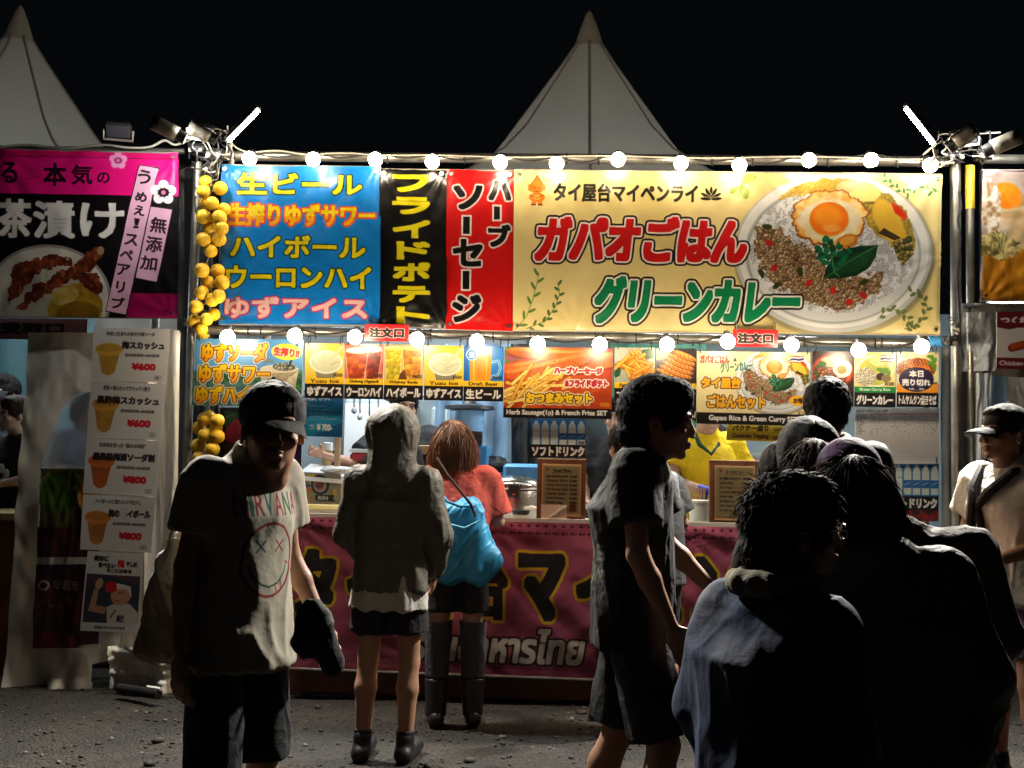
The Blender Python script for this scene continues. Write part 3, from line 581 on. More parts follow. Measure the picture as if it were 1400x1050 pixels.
def canv_set2():
    c = Cv(953, 480, 1109, 582, (.96, .90, .68), 2.6); plate(c, 1062, 520, .40); flag(c, 1081, 485)
    c.text('ガパオごはん', (957, 485, 998, 497), (.78, .10, .14), .6); c.text('&', (1003, 489, 1008, 494), (.1, .2, .15), .3); c.text('グリーンカレー', (985, 494, 1030, 508), (.06, .42, .38), .5, rot=-.1)
    og = (.98, .72, .12); ol = [(1.2, (.20, .07, .01)), (2.3, (.98, .94, .85))]
    c.text('タイ屋台', (959, 516, 1014, 532), og, 1.1, ol); c.text('ごはんセット', (967, 540, 1048, 560), og, 1.1, ol)
    c.ell(1092, 547, 12, 7, (.96, .74, .12)); c.text('お得', (1086, 543, 1099, 551), (.25, .12, .02), .4); c.text('¥1500', (1092, 561, 1107, 567), (.4, .3, .1), .2)
    c.rect(953, 566, 1109, 582, (.055, .03, .04)); c.text('Gapao Rice & Green Curry SET', (970, 569, 1093, 579), WH, .45); return c
def canv_order():
    c = Cv(0, 0, 60, 25, (.88, .12, .14), 3.2); c.text('注文口', (6, 5, 54, 20), (.10, .03, .03), .9, [(1.1, (.97, .90, .88))]); return c
def canv_coriander():
    c = Cv(993, 579, 1076, 602, (.97, .83, .16), 3); c.rect(993, 590, 1076, 590.6, (.8, .6, .1)); c.text('パクチー盛り', (1001, 580.5, 1051, 589), (.25, .06, .03), .5); c.text('200円', (1058, 583.5, 1071, 589), (.3, .15, .02), .2); c.text('Coriander Topping', (1001, 592, 1052, 600), (.35, .15, .03), .3); c.text('200円', (1058, 594.5, 1071, 600), (.3, .15, .02), .2); return c
def bottles(c, x0, y0, w, h, n, half):
    c.rect(x0, y0, x0+w, y0+h, (.10, .48, .74)); p = w/n
    for k in range(n):
        x = x0+p*(k+.5); r = p*.42; c.ell(x, y0+h*.30, r, h*.22, (.88, .93, .93)); c.rect(x-r, y0+h*.3, x+r, y0+h, (.86, .90, .88)); c.rect(x-r*.45, y0+1, x+r*.45, y0+h*.14, (.95, .95, .92))
        if k >= half: c.rect(x-r, y0+h*.52, x+r, y0+h*.78, (.12, .42, .72)); c.line([(x-r*.7, y0+h*.68), (x+r*.7, y0+h*.6)], .8, (.9, .93, .95))
        else: c.rect(x-r, y0+h*.42, x+r, y0+h*.45, (.6, .68, .68)); c.rect(x-r, y0+h*.2, x+r, y0+h*.22, (.7, .76, .75))
        c.line([(x-r, y0+h*.3), (x-r, y0+h)], .5, (.5, .6, .65))
def canv_soft():
    c = Cv(725, 573, 801, 626, (.1, .48, .74), 3); bottles(c, 727, 575, 74, 34, 6, 3); c.rect(725, 608.5, 801, 626, (.05, .03, .04)); jp(c, 'ソフトドリンク', 727, 610.5, 800, 624.5, WH, .9); c.text('¥200', (791, 603, 799, 608), BK, .2); return c
def canv_soft2():
    c = Cv(1208, 632, 1284, 712, (.1, .48, .74), 2.6); bottles(c, 1210, 634, 74, 42, 6, 2); c.rect(1208, 678, 1284, 697, (.05, .03, .04)); jp(c, 'ソフトドリンク', 1211, 680.5, 1282, 694.5, WH, .9); c.rect(1208, 697, 1284, 712, (.75, .72, .72)); c.tex(c.polym([(1240, 697), (1284, 697), (1284, 712), (1240, 712)]), (.6, .1, .12), (.15, .12, .15), 5, 2, contrast=3); return c
def canv_chart():
    c = Cv(1169, 557, 1284, 634, (.90, .90, .91), 3); c.text('メニュー別アレルギー表示', (1172, 559, 1215, 562.5), (.2, .2, .25), .1)
    for k in range(22): c.line([(1170, 566+k*3.05), (1283, 566+k*3.05)], .35, (.5, .5, .55), .8)
    for k in range(33): c.line([(1190+k*2.88, 564), (1190+k*2.88, 630)], .3, (.5, .5, .55), .7)
    rs = np.random.RandomState(4)
    c.rect(1190, 564, 1283, 566, (.85, .55, .5), .6)
    for r in range(9):
        c.text('タイ焼そばセット'[:3+rs.randint(5)], (1171, 566.6+r*3.05, 1178+rs.randint(10), 568.8+r*3.05), (.15, .15, .2), .1)
        for k in range(32):
            if rs.rand() < .3: c.ell(1191.4+k*2.88, 567.6+r*3.05, .55, .55, (.1, .1, .15))
    return c
def canv_ipa():
    c = Cv(413, 540, 470, 597, (.10, .50, .68), 3); c.poly([(413, 575), (470, 545), (470, 565), (425, 597), (413, 597)], (.14, .58, .76)); c.poly([(430, 597), (470, 575), (470, 597)], (.06, .36, .58)); c.rect(413, 548, 419, 580, (.92, .66, .2))
    c.text('DRINK IPA', (400, 540.5, 452, 547), WH, .6); 
    for k, t in enumerate(('地域限定の爽やかな', 'すっきりした飲み口', '柑橘の香りと苦味', 'インディアペールエール')): c.text(t, (424, 553+k*5, 448-k*1.5+(k % 2)*6, 556.2+k*5), (.85, .92, .95), .15)
    c.line([(424, 572.5), (462, 572.5)], .5, (.9, .95, .97)); c.text('¥ 700-', (434, 579, 456, 589), WH, .6); c.text('Size', (424, 580, 431, 583.5), WH, .1); c.text('L:473', (424, 584.5, 431, 588), WH, .1); return c
def canv_kimono():
    c = Cv(296, 556, 414, 712, (.06, .05, .09), 2.2)
    c.poly([(303, 560), (340, 565), (322, 585), (306, 590)], (.12, .38, .22)); c.poly([(300, 572), (309, 568), (325, 563)], (.8, .85, .8)); c.tex(c.ellm(332, 592, 34, 22, -.5, 1.5, .1, 3), (.86, .12, .42), (.62, .05, .32), 12, 3); c.poly([(300, 600), (340, 612), (330, 640), (296, 640)], (.05, .04, .07)); c.tex(c.polym([(320, 575), (332, 570), (338, 600), (330, 612)]), (.9, .45, .45), (.85, .2, .4), 6, 2)
    c.poly([(380, 560), (414, 560), (414, 640), (385, 625)], (.32, .12, .42)); 
    for k in range(5): c.line([(392+k*4, 562), (414, 580+k*7)], 1.4, (.85, .75, .85)); c.poly([(395, 610), (414, 596), (414, 604), (396, 618)], (.9, .88, .86)); c.poly([(384, 600), (402, 590), (410, 610), (392, 622)], (.78, .12, .10))
    c.rect(296, 628, 414, 712, (.06, .26, .14)); c.poly([(384, 615), (414, 606), (414, 628), (384, 632)], (.26, .12, .42)); c.line([(396, 634), (400, 638), (408, 632)], 1., (.85, .85, .8)); return c
def canv_ume(k):
    T = [('和歌山生まれの爽やか梅ソーダ', '梅スカッシュ', '¥600', (.80, .62, .22), 1), ('黒酢 × 梅シロップでサッパリ潤う', '黒酢梅スカッシュ', '¥600', (.78, .58, .24), 0), ('完熟梅を使った “極みの梅酒”', '最高級梅酒ソーダ割', '¥800', (.78, .40, .16), 0), ('ハイボールに梅シロップを少し', '梅の ハイボール', '¥800', (.80, .50, .22), 0)][k]
    c = Cv(0, 0, 104, 74, (.86, .85, .83), 2.4); c.text(T[0], (18, 5, 84, 11), (.1, .08, .1), .25)
    m = c.polym([(8, 34), (38, 34), (32, 62), (26, 66), (20, 66), (14, 62)]); c.tex(m, T[3], tuple(np.array(T[3])*.82), 10, k); c.ell(23, 30, 19, 9, tuple(np.array(T[3])*1.08)); c.ell(23, 28, 17, 5.5, tuple(np.array(T[3])*.95));
    w = 38 if k != 0 else 40
    c.text(T[1], (w-(8 if k in (1, 2) else 0)-(20 if k in (1, 2) else 0), 18, 98, 29), (.08, .05, .08), .7); 
    if k == 3: c.rect(54, 15, 64, 31, (.82, .81, .79))
    c.text('紀州南高梅100%使用', (45, 35, 92, 39.5), (.1, .08, .1), .25); c.text(T[2], (55, 48, 88, 58), (.80, .08, .12), .9)
    c.rect(86, 64, 97, 71, (.72, .71, .7)); c.text(str(k+1), (90, 65.5, 92.5, 69.5), (.4, .4, .4), .1); return c
def canv_umeposter():
    c = Cv(0, 0, 76, 110, (.86, .85, .83), 2.4); 
    for t, b, col in (('絶対に', (10, 5, 30, 13), BK), ('食べたい', (16, 14, 40, 22), BK), ('梅', (42, 9, 52, 21), (.8, .08, .12)), ('干しが、', (54, 11, 70, 19), BK), ('そこにはある', (28, 22, 62, 28), BK)): c.text(t, b, col, .5)
    c.tex(c.polym([(2, 31), (74, 31), (74, 98), (2, 98)]), (.42, .20, .25), (.25, .22, .32), 16, 2, contrast=2); c.poly([(2, 50), (20, 38), (40, 34), (74, 44), (74, 98), (2, 98)], (.20, .22, .26))
    c.poly([(34, 98), (32, 76), (46, 68), (62, 70), (74, 82), (74, 98)], (.82, .80, .76)); c.ell(50, 58, 13, 15, (.80, .58, .46), rot=.4); c.poly([(30, 55), (44, 42), (62, 46), (64, 62), (58, 50), (44, 50)], (.88, .86, .84)); c.poly([(8, 82), (14, 52), (20, 52), (18, 74), (32, 76), (30, 86)], (.76, .56, .44)); c.ell(20, 44, 5, 8, (.8, .6, .48), rot=.3); c.ell(36, 48, 8, 8, (.78, .12, .12)); c.line([(46, 56), (52, 55)], 1.2, (.1, .08, .08)); c.line([(42, 66), (48, 67)], 1, (.5, .1, .1)); c.line([(38, 90), (44, 80)], 1.5, (.1, .1, .2)); c.text('紀', (46, 86, 56, 96), (.1, .1, .2), .6)
    c.text('＆梅のファンタジスタ', (18, 102, 58, 106.5), BK, .3); return c
def canv_pickup():
    c = Cv(0, 434, 120, 466, (.60, .42, .44), 2.2); c.text('受取口', (30, 440, 96, 458), (.08, .05, .06), 1.2); return c
def canv_umepanel():
    c = Cv(50, 640, 132, 890, (.85, .84, .80), 2); c.tex(c.polym([(52, 640), (132, 640), (132, 708), (52, 708)]), (.42, .42, .22), (.30, .32, .16), 30, 2)
    c.tex(c.ellm(74, 676, 26, 30, 0, 2), (.30, .42, .14), (.18, .30, .10), 14, 3); c.tex(c.ellm(124, 680, 22, 28, 0, 2), (.86, .62, .24), (.72, .46, .14), 12, 4)
    c.rect(52, 700, 132, 722, (.36, .33, .18)); c.tex(c.polym([(50, 722), (132, 722), (132, 885), (50, 889)]), (.34, .05, .14), (.20, .04, .10), 30, 5, contrast=2); c.rect(50, 764, 132, 774, (.86, .85, .82)); c.tex(c.ellm(75, 885, 34, 18, 0, 3), (.55, .10, .12), (.4, .05, .08), 10, 4); c.rect(50, 638, 132, 641, (.86, .85, .82))
    c.ell(61, 803, 7.5, 7.5, (.75, .7, .68)); c.ell(61, 803, 4.6, 4.6, (.3, .06, .13)); c.text('年若を', (72, 796, 106, 810), (.70, .6, .6), .4); c.text('めしょう', (54, 820, 98, 834), (.55, .35, .38), .4); c.line([(84, 848), (96, 826)], .8, (.6, .4, .4)); return c
def canv_lower():
    x0, y0, x1, y1 = 395, 708, 1300, 920
    c = Cv(x0, y0, x1, y1, (.76, .36, .46), 1.6); c.tex(np.ones((c.H, c.W)), (.76, .37, .46), (.68, .32, .46), 60, 3)
    D1 = (.30, .04, .18)
    for k in range(75):
        x = x0+6+k*12; c.poly([(x, y0+5), (x+3, y0+2.5), (x+6, y0+5), (x+3, y0+7.5)], D1); c.poly([(x-2, y0+15), (x+4, y0+12), (x+4, y0+18)], D1); c.ell(x+7, y0+15, 2.3, 2.3, D1); c.ell(x+7, y0+15, 1.2, 1.2, (.75, .26, .4))
        c.line([(x, y1-20), (x+8, y1-20), (x+8, y1-12), (x, y1-12), (x, y1-20)], 1.1, D1, .7); c.ell(x+4, y1-16, 1.6, 1.6, D1, op=.7)
    c.rect(x0, y0+10, x1, y0+10.6, D1, .5); c.rect(x0, y1-23, x1, y1-22, D1, .5); c.rect(x0, y1-5, x1, y1-4.4, D1, .6)
    for i, ch in enumerate('タイ屋台マイペンライ'):
        cx = 428+i*79.5; w = 33; yc = 0
        c.text(ch, (cx-w, 752-i*.6, cx+w, 846-i*.6), (.05, .02, .05), 2.6 if ch == '屋' else 4.0 if ch == '台' else 5.5, [(4.4, (.88, .72, .10))])
    c.text('ร้านอาหารไทย', (560, 852, 800, 902), (.93, .90, .86), 2.0, [(3.0, (.12, .02, .06))], shear=.18); c.text('ไทยหอม', (925, 852, 1060, 892), (.93, .90, .86), 2.0, [(3.0, (.12, .02, .06))], shear=.18); return c
def canv_menu(k):
    c = Cv(0, 0, 50, 80, (.62, .55, .38), 4); B_ = (.12, .07, .03); c.tex(np.ones((c.H, c.W)), (.64, .57, .40), (.56, .49, .33), 20, 2)
    for r in ((1, 1, 49, 1.5), (1, 78.5, 49, 79), (1, 1, 1.5, 79), (48.5, 1, 49, 79)): c.rect(*r, (.8, .72, .55))
    if k == 0:
        c.text('Food Menu', (14, 5, 38, 10.5), B_, .35); c.line([(13, 11.5), (39, 11.5)], .6, B_)
        rows = [('Gapao Rice & Green Curry SET', '¥1500', 29), ('Gapao Rice', '¥1200', 29), ('Green Curry Rice', '¥1200', 29), ('Tom Yum Kung Yakisoba', '¥1200', 29), ('Coriander Topping', '+¥200', 26), ('Herb Sausage', '¥1000', 24), ('French Fries', '¥800', 22), ('Snack SET', '¥1020', 20)]
    else:
        c.text('フードメニュー', (13, 5, 37, 10.5), B_, .35); c.line([(12, 11.5), (38, 11.5)], .6, B_)
        rows = [('タイ屋台ごはんセット', '¥1500', 28), ('ガパオごはん', '¥1200', 18), ('グリーンカレー', '¥1200', 19), ('トムヤムクン焼きそば', '¥1200', 28), ('パクチー盛り', '¥200', 18), ('おつまみセット', '¥1020', 20), ('フライドポテト', '¥800', 20), ('ハーブソーセージ', '¥700', 22)]
    for i, (t, p, w) in enumerate(rows): y = 16+i*7.4; c.text(t, (5, y, 5+w, y+4.6), B_, .28); c.text(p, (36, y, 46, y+4.4), B_, .28)
    c.ell(6, 6, 2, 3, (.6, .25, .1)); c.poly([(41, 58), (38, 64), (44, 64)], (.4, .15, .06)) if k == 0 else None
    if k == 0: c.ell(41, 67, 4.4, 4, (.4, .15, .06)); c.ell(41, 74, 5, 4.5, (.4, .15, .06))
    return c
def canv_right():
    c = Cv(1340, 232, 1470, 414, (.70, .62, .60), 2); c.tex(np.ones((c.H, c.W)), (.78, .72, .68), (.6, .5, .45), 20, 2)
    c.tex(c.polym([(1343, 345), (1470, 330), (1470, 414), (1343, 414)]), (.86, .58, .10), (.62, .36, .04), 14, 2, sx=3); c.tex(c.ellm(1372, 275, 24, 27, .6, 2), (.98, .58, .10), (.93, .44, .04), 9, 5); c.ell(1366, 300, 22, 15, (.82, .74, .62), wob=.2); c.tex(c.ellm(1398, 300, 28, 18, 0, 5), (.84, .74, .56), (.66, .54, .38), 16, 3); c.tex(c.ellm(1400, 322, 22, 20, 0, 5), (.90, .80, .60), (.74, .60, .40), 16, 8); c.ell(1386, 294, 20, 6, (.70, .56, .38), soft=6); c.tex(c.ellm(1354, 285, 15, 36, 0, 3, .3, 4, 5), (.95, .9, .82), (.6, .45, .28), 7, 2, 5, 1, 3); c.tex(c.ellm(1362, 338, 32, 18, .1, 3, .3, 2, 5), (.88, .78, .52), (.40, .34, .14), 6, 4, 5, 1, 3.2)
    for k in range(8): c.line([(1350+k*4, 318), (1368, 332+k*3)], .8, (.45, .55, .2) if k % 2 else (.9, .8, .6))
    c.rect(1340, 232, 1470, 236, (.72, .6, .62)); return c
def canv_tsukune():
    c = Cv(1363, 425, 1470, 506, (.86, .84, .82), 2.2); c.rect(1363, 425, 1470, 447, (.42, .06, .14)); c.text('つくねグリル', (1368, 431, 1446, 443), WH, .8); c.poly([(1363, 447), (1380, 450), (1396, 446), (1470, 447), (1470, 440), (1363, 440)], (.42, .06, .14)); c.rect(1363, 490, 1470, 506, (.42, .06, .14)); c.text('Chicken Grill', (1367, 494, 1420, 501), WH, .4)
    c.line([(1384, 476), (1440, 460)], 11, (.5, .15, .05)); c.line([(1385, 474), (1440, 458)], 8, (.80, .34, .12)); c.tex(c.polym([(1382, 470), (1440, 454), (1440, 464), (1384, 480)]), (.82, .36, .14), (.6, .2, .06), 4, 2, op=.7); return c
# ------------------------------------------------------------------ materials
m_pipe = mat('galvanised steel', (.26, .25, .22), .38, .85, bump=.08, bscale=40, var=.25, vscale=9)
m_pipeY = mat('yellow painted steel', (.62, .42, .03), .45, bump=.05, var=.2)
m_black = mat('black plastic', (.015, .015, .016), .45, bump=.05)
m_dark = mat('dark metal', (.03, .03, .032), .5, .5, bump=.1, var=.3)
m_white = mat('white plastic', (.72, .72, .70), .4, bump=.04, var=.06)
m_vinyl = mat('white tent vinyl', (.72, .69, .62), .45, bump=.25, bscale=5, var=.08, vscale=3)
m_wood = mat('dark brown wood', (.12, .045, .02), .45, bump=.15, bscale=60, var=.3, vscale=12)
m_woodl = mat('light wood', (.45, .27, .13), .55, bump=.1, bscale=50, var=.2)
m_steel = mat('brushed stainless steel', (.55, .55, .54), .28, 1., bump=.03, bscale=90, var=.12)
m_rope = mat('dirty white cable', (.28, .27, .23), .6)
m_glow = mat('lit lamp glass', (1, .95, .85), .3, emit=(1, .80, .56), estr=60)
m_tube = mat('lit fluorescent tube', (1, 1, 1), .3, emit=(1, .95, .84), estr=70)
m_tube2 = mat('lit tube under the shades', (1, 1, 1), .3, emit=(1, .97, .9), estr=260)
m_tubein = mat('lit tube in the stall', (1, 1, 1), .3, emit=(.86, .93, 1), estr=30)
m_clear = mat('clear plastic', (.75, .82, .88), .12, trans=0, alpha=.35, spec=.6)
m_tarpB = mat('blue grey tarpaulin', (.16, .24, .32), .55, bump=.15, bscale=9, var=.15)
m_tarpG = mat('grey white wall sheet', (.36, .42, .44), .6, bump=.15, bscale=6, var=.12)
m_tarpD = mat('dark grey tarpaulin', (.07, .07, .065), .5, bump=.3, bscale=8, var=.3)
m_foam = mat('soft white cloth', (.78, .77, .74), .9, bump=.3, bscale=50)
m_canvas = mat('off white tent canvas', (.74, .70, .58), .75, bump=.12, bscale=18, var=.06, vscale=3)
n_ = m_canvas.node_tree; b_ = n_.nodes['Principled BSDF']; tr = n_.nodes.new('ShaderNodeBsdfTranslucent'); tr.inputs[0].default_value = (.8, .76, .64, 1); mx_ = n_.nodes.new('ShaderNodeMixShader'); mx_.inputs[0].default_value = .42; n_.links.new(b_.outputs[0], mx_.inputs[1]); n_.links.new(tr.outputs[0], mx_.inputs[2]); n_.links.new(mx_.outputs[0], n_.nodes['Material Output'].inputs[0])
def gz(px, py, Y): return P(px, py, Y)
def pipe(name, a, b, r, m, label, cat='pipe', group=None, caps=True, n=14):
    a, b = Vector(a), Vector(b); t = thing(name, label, cat, a, group); mb = MB(); d = b-a; k = max(2, int(d.length/.5)); mb.tube([d*i/k for i in range(k+1)], r, n); mb.build('tube', m, t, True); return t
# ------------------------------------------------------------------ ground
def ground():
    m = D.materials.new('trodden gravel'); m.use_nodes = True; n = m.node_tree; b = n.nodes['Principled BSDF']; L = n.links.new
    tc = n.nodes.new('ShaderNodeTexCoord'); v = n.nodes.new('ShaderNodeTexVoronoi'); v.inputs['Scale'].default_value = 55; L(tc.outputs['Object'], v.inputs['Vector'])
    no = n.nodes.new('ShaderNodeTexNoise'); no.inputs['Scale'].default_value = 2.2; no.inputs['Detail'].default_value = 8; L(tc.outputs['Object'], no.inputs['Vector'])
    r1 = n.nodes.new('ShaderNodeValToRGB'); r1.color_ramp.elements[0].color = (.003, .0024, .0017, 1); r1.color_ramp.elements[1].color = (.020, .0155, .011, 1); r1.color_ramp.elements[0].position = .3; r1.color_ramp.elements[1].position = .7; L(no.outputs[0], r1.inputs[0])
    sp = n.nodes.new('ShaderNodeSeparateColor'); L(v.outputs['Color'], sp.inputs[0]); r2 = n.nodes.new('ShaderNodeValToRGB'); r2.color_ramp.elements[0].color = (.45, .45, .45, 1); r2.color_ramp.elements[1].color = (2.2, 2.1, 2.0, 1); r2.color_ramp.elements[0].position = .2; L(sp.outputs[0], r2.inputs[0])
    mx = n.nodes.new('ShaderNodeVectorMath'); mx.operation = 'MULTIPLY'; L(r1.outputs[0], mx.inputs[0]); L(r2.outputs[0], mx.inputs[1]); L(mx.outputs[0], b.inputs['Base Color'])
    b.inputs['Roughness'].default_value = .8
    ad = n.nodes.new('ShaderNodeMath'); ad.operation = 'SUBTRACT'; L(no.outputs[0], ad.inputs[0]); L(v.outputs['Distance'], ad.inputs[1])
    bp = n.nodes.new('ShaderNodeBump'); bp.inputs['Strength'].default_value = .8; bp.inputs['Distance'].default_value = .02; L(ad.outputs[0], bp.inputs['Height']); L(bp.outputs[0], b.inputs['Normal'])
    # fine grid in front of the stalls, then out to the far field
    xs = np.concatenate([[-120, -40, -12], np.linspace(-6, 6, 161), [12, 40, 120]]); ys = np.concatenate([[-60, -15, -2], np.linspace(2.5, 9.5, 95), [14, 40, 150]])
    X, Y = np.meshgrid(xs, ys); Z = (fbm2(X*1.3+20, Y*1.3+20, 3, 4)-.5)*.05*(np.abs(X) < 6.1)*(Y > 2)*(Y < 9.6)-.005
    i = np.arange(X.size).reshape(X.shape); f = np.stack([i[:-1, :-1], i[:-1, 1:], i[1:, 1:], i[1:, :-1]], -1).reshape(-1, 4)
    tag(mesh('ground', np.stack([X, Y, Z], -1), f, m, smooth=True), kind='structure')
    rs = np.random.RandomState(3); bm = bmesh.new(); bmesh.ops.create_icosphere(bm, subdivisions=1, radius=1); bv = np.array([v.co[:] for v in bm.verts]); bf = np.array([[v.index for v in f.verts] for f in bm.faces]); bm.free()
    V = []; F = []; mi = []; N = 6500
    for k in range(N):
        x = rs.uniform(-5, 4.6); y = rs.uniform(4.6, 7.6); s = .004+.012*rs.rand()**3.2
        if rs.rand() < .012: s = rs.uniform(.016, .03)
        if k < 40: x = P(835, 965, 6.6).x+rs.normal()*.12; y = 6.35+rs.normal()*.1; s = rs.uniform(.012, .03)
        q = bv*(1+rs.uniform(-.3, .3, (len(bv), 1)))*[rs.uniform(.7, 1.4), rs.uniform(.7, 1.2), rs.uniform(.4, .75)]*s
        a = rs.uniform(0, 6.28); c, d = math.cos(a), math.sin(a); q = np.stack([q[:, 0]*c-q[:, 1]*d, q[:, 0]*d+q[:, 1]*c, q[:, 2]], 1)
        z = float((fbm2(np.array(x*1.3+20), np.array(y*1.3+20), 3, 4)-.5)*.05)-.005
        V.append(q+[x, y, z+s*.2]); F.append(bf+k*len(bv)); mi += [rs.choice(3, p=[.5, .35, .15])]*len(bf)
    ms = [mat('grey stone', (.032, .03, .026), .8), mat('brown stone', (.04, .03, .02), .8), mat('pale stone', (.15, .14, .12), .7)]
    tag(mesh('gravel', np.concatenate(V), np.concatenate(F), ms[0], mats=ms, fmat=mi), kind='stuff', label='loose grey and pale pebbles scattered on the trodden ground', cat='gravel')
ground()
# ------------------------------------------------------------------ marquee tents behind the stalls
def tent(cx, cy, label, apz=4.98):
    t = thing('marquee_tent', label, 'tent', (cx, cy, 0), 'white peaked marquee tents')
    prof = [(.115, 4.68), (.22, 4.52), (.39, 4.28), (.555, 4.05), (.71, 3.83), (.89, 3.60), (1.15, 3.36), (1.6, 3.02), (2.15, 2.66)]
    dz = apz-4.98
    for g in range(8):
        a0 = g*math.pi/4; vs = []; ns = 8
        for r, z in prof:
            sq = np.clip((r-.7)/1.45, 0, 1)
            for k in range(ns+1):
                a = a0+(k/ns)*math.pi/4
                x, y = math.cos(a), math.sin(a); e = 1/max(abs(x), abs(y)); rr = r*(1+sq*(e-1)); sag = 1-.035*math.sin(math.pi*k/ns)
                vs.append((x*rr*sag, y*rr*sag, z+dz))
        w = ns+1; fs = [(i*w+k, i*w+k+1, (i+1)*w+k+1, (i+1)*w+k) for i in range(len(prof)-1) for k in range(ns)]
        mesh('canopy_panel', vs, fs, m_canvas, t, True)
        mb = MB(); pts = []
        for r, z in prof:
            sq = np.clip((r-.7)/1.45, 0, 1); x, y = math.cos(a0), math.sin(a0); e = 1/max(abs(x), abs(y)); pts.append((x*r*(1+sq*(e-1)), y*r*(1+sq*(e-1)), z+dz))
        mb.tube(pts, .012, 6); mb.build('seam', mat('tent seam tape', (.50, .47, .40), .8), t, True)
    mb = MB(); mb.lathe([(.004, 4.985+dz), (.03, 4.95+dz), (.075, 4.83+dz), (.128, 4.655+dz), (.134, 4.64+dz), (.12, 4.63+dz)][::-1], n=24); mb.build('peak_cap', m_canvas, t, True)
    for i, (a, b) in enumerate((((-2.15, 2.15), (2.15, 2.15)), ((-2.15, -2.15), (-2.15, 2.15)), ((2.15, -2.15), (2.15, 2.15)))):
        if i == 0:
            L_ = 40; vs = []; 
            for k in range(L_+1):
                u = k/L_; x = a[0]+(b[0]-a[0])*u; y = a[1]+(b[1]-a[1])*u+.03*math.sin(u*60)
                vs += [(x, y, 0.02), (x, y, 2.64+dz)]
            mesh('side_wall', vs, [(2*k, 2*k+2, 2*k+3, 2*k+1) for k in range(L_)], m_vinyl, t, True)
    for sx in (-1, 1):
        for sy in (-1, 1): mb = MB(); mb.tube([(sx*2.12, sy*2.12, 0), (sx*2.12, sy*2.12, 2.66+dz)], .03, 10); mb.build('leg', m_pipe, t, True)
    return t
c0 = P(806, 15, 9.2); tent(c0.x, 9.2, 'white peaked marquee behind the wide cream curry banner', c0.z)
c1 = P(28, 8, 9.2); tent(c1.x, 9.2, 'white peaked marquee behind the pink and black spare rib banner', c1.z)
# ------------------------------------------------------------------ steel frame
YR = 6.72
topL, topR = P(296, 213, YR), P(1296, 221, YR)
pipe('scaffold_pipe', topL, topR, .031, m_pipe, 'long galvanised pipe carrying the top string of bulbs above the banners', group='horizontal pipes of the stall frames')
loL, loR = P(286, 451, YR), P(1274, 470, YR)
pipe('scaffold_pipe', loL, loR, .029, m_pipe, 'galvanised pipe between the big banners and the row of menu boards', group='horizontal pipes of the stall frames')
pipe('scaffold_pipe', P(1270, 467, YR-.012), P(1298, 467.5, YR-.012), .031, mat('blue painted steel', (.05, .25, .55), .4), 'short blue pipe stub at the right end of the menu rail', group='horizontal pipes of the stall frames')
pipe('scaffold_pipe', P(-60, 201, YR), P(252, 207, YR), .018, m_pipe, 'pipe along the top of the pink spare rib banner', group='horizontal pipes of the stall frames')
pipe('scaffold_pipe', P(1345, 217, YR), P(1480, 219, YR), .028, m_pipe, 'pipe above the orange vegetable banner at the far right', group='horizontal pipes of the stall frames')
pipe('scaffold_pipe', P(1322, 420, YR), P(1480, 421, YR), .026, m_pipe, 'pipe under the orange vegetable banner at the far right', group='horizontal pipes of the stall frames')
def post(px, pyt, Y, r, m, label, name='post'):
    a = P(px, pyt, Y); t = thing(name, label, 'post', (a.x, a.y, 0), 'upright posts of the stall frames'); mb = MB(); mb.tube([(0, 0, 0), (0, 0, a.z*.5), (0, 0, a.z)], r, 14); mb.build('tube', m, t, True); mb = MB(); mb.box((0, 0, .004), (.15, .15, .008)); mb.build('base_plate', m_dark, t); return t
post(271, 222, 6.80, .028, m_pipe, 'upright steel post nearest the pink banner, behind the yellow balls')
post(291, 205, 6.80, .026, m_dark, 'darker upright steel post touching the edge of the blue banner')
post(1306, 222, 6.78, .032, m_pipe, 'thick upright steel post beside the cream curry banner')
p = post(1326, 228, 6.80, .026, m_pipe, 'upright post with a yellow painted upper end on the right'); 
a = P(1326, 229, 6.80); mb = MB(); mb.tube([(0, 0, a.z-.26), (0, 0, a.z+.01)], .029, 14); mb.build('painted_sleeve', m_pipeY, p, True)
post(1343, 222, 6.84, .02, m_dark, 'thin dark post at the left edge of the orange vegetable banner')
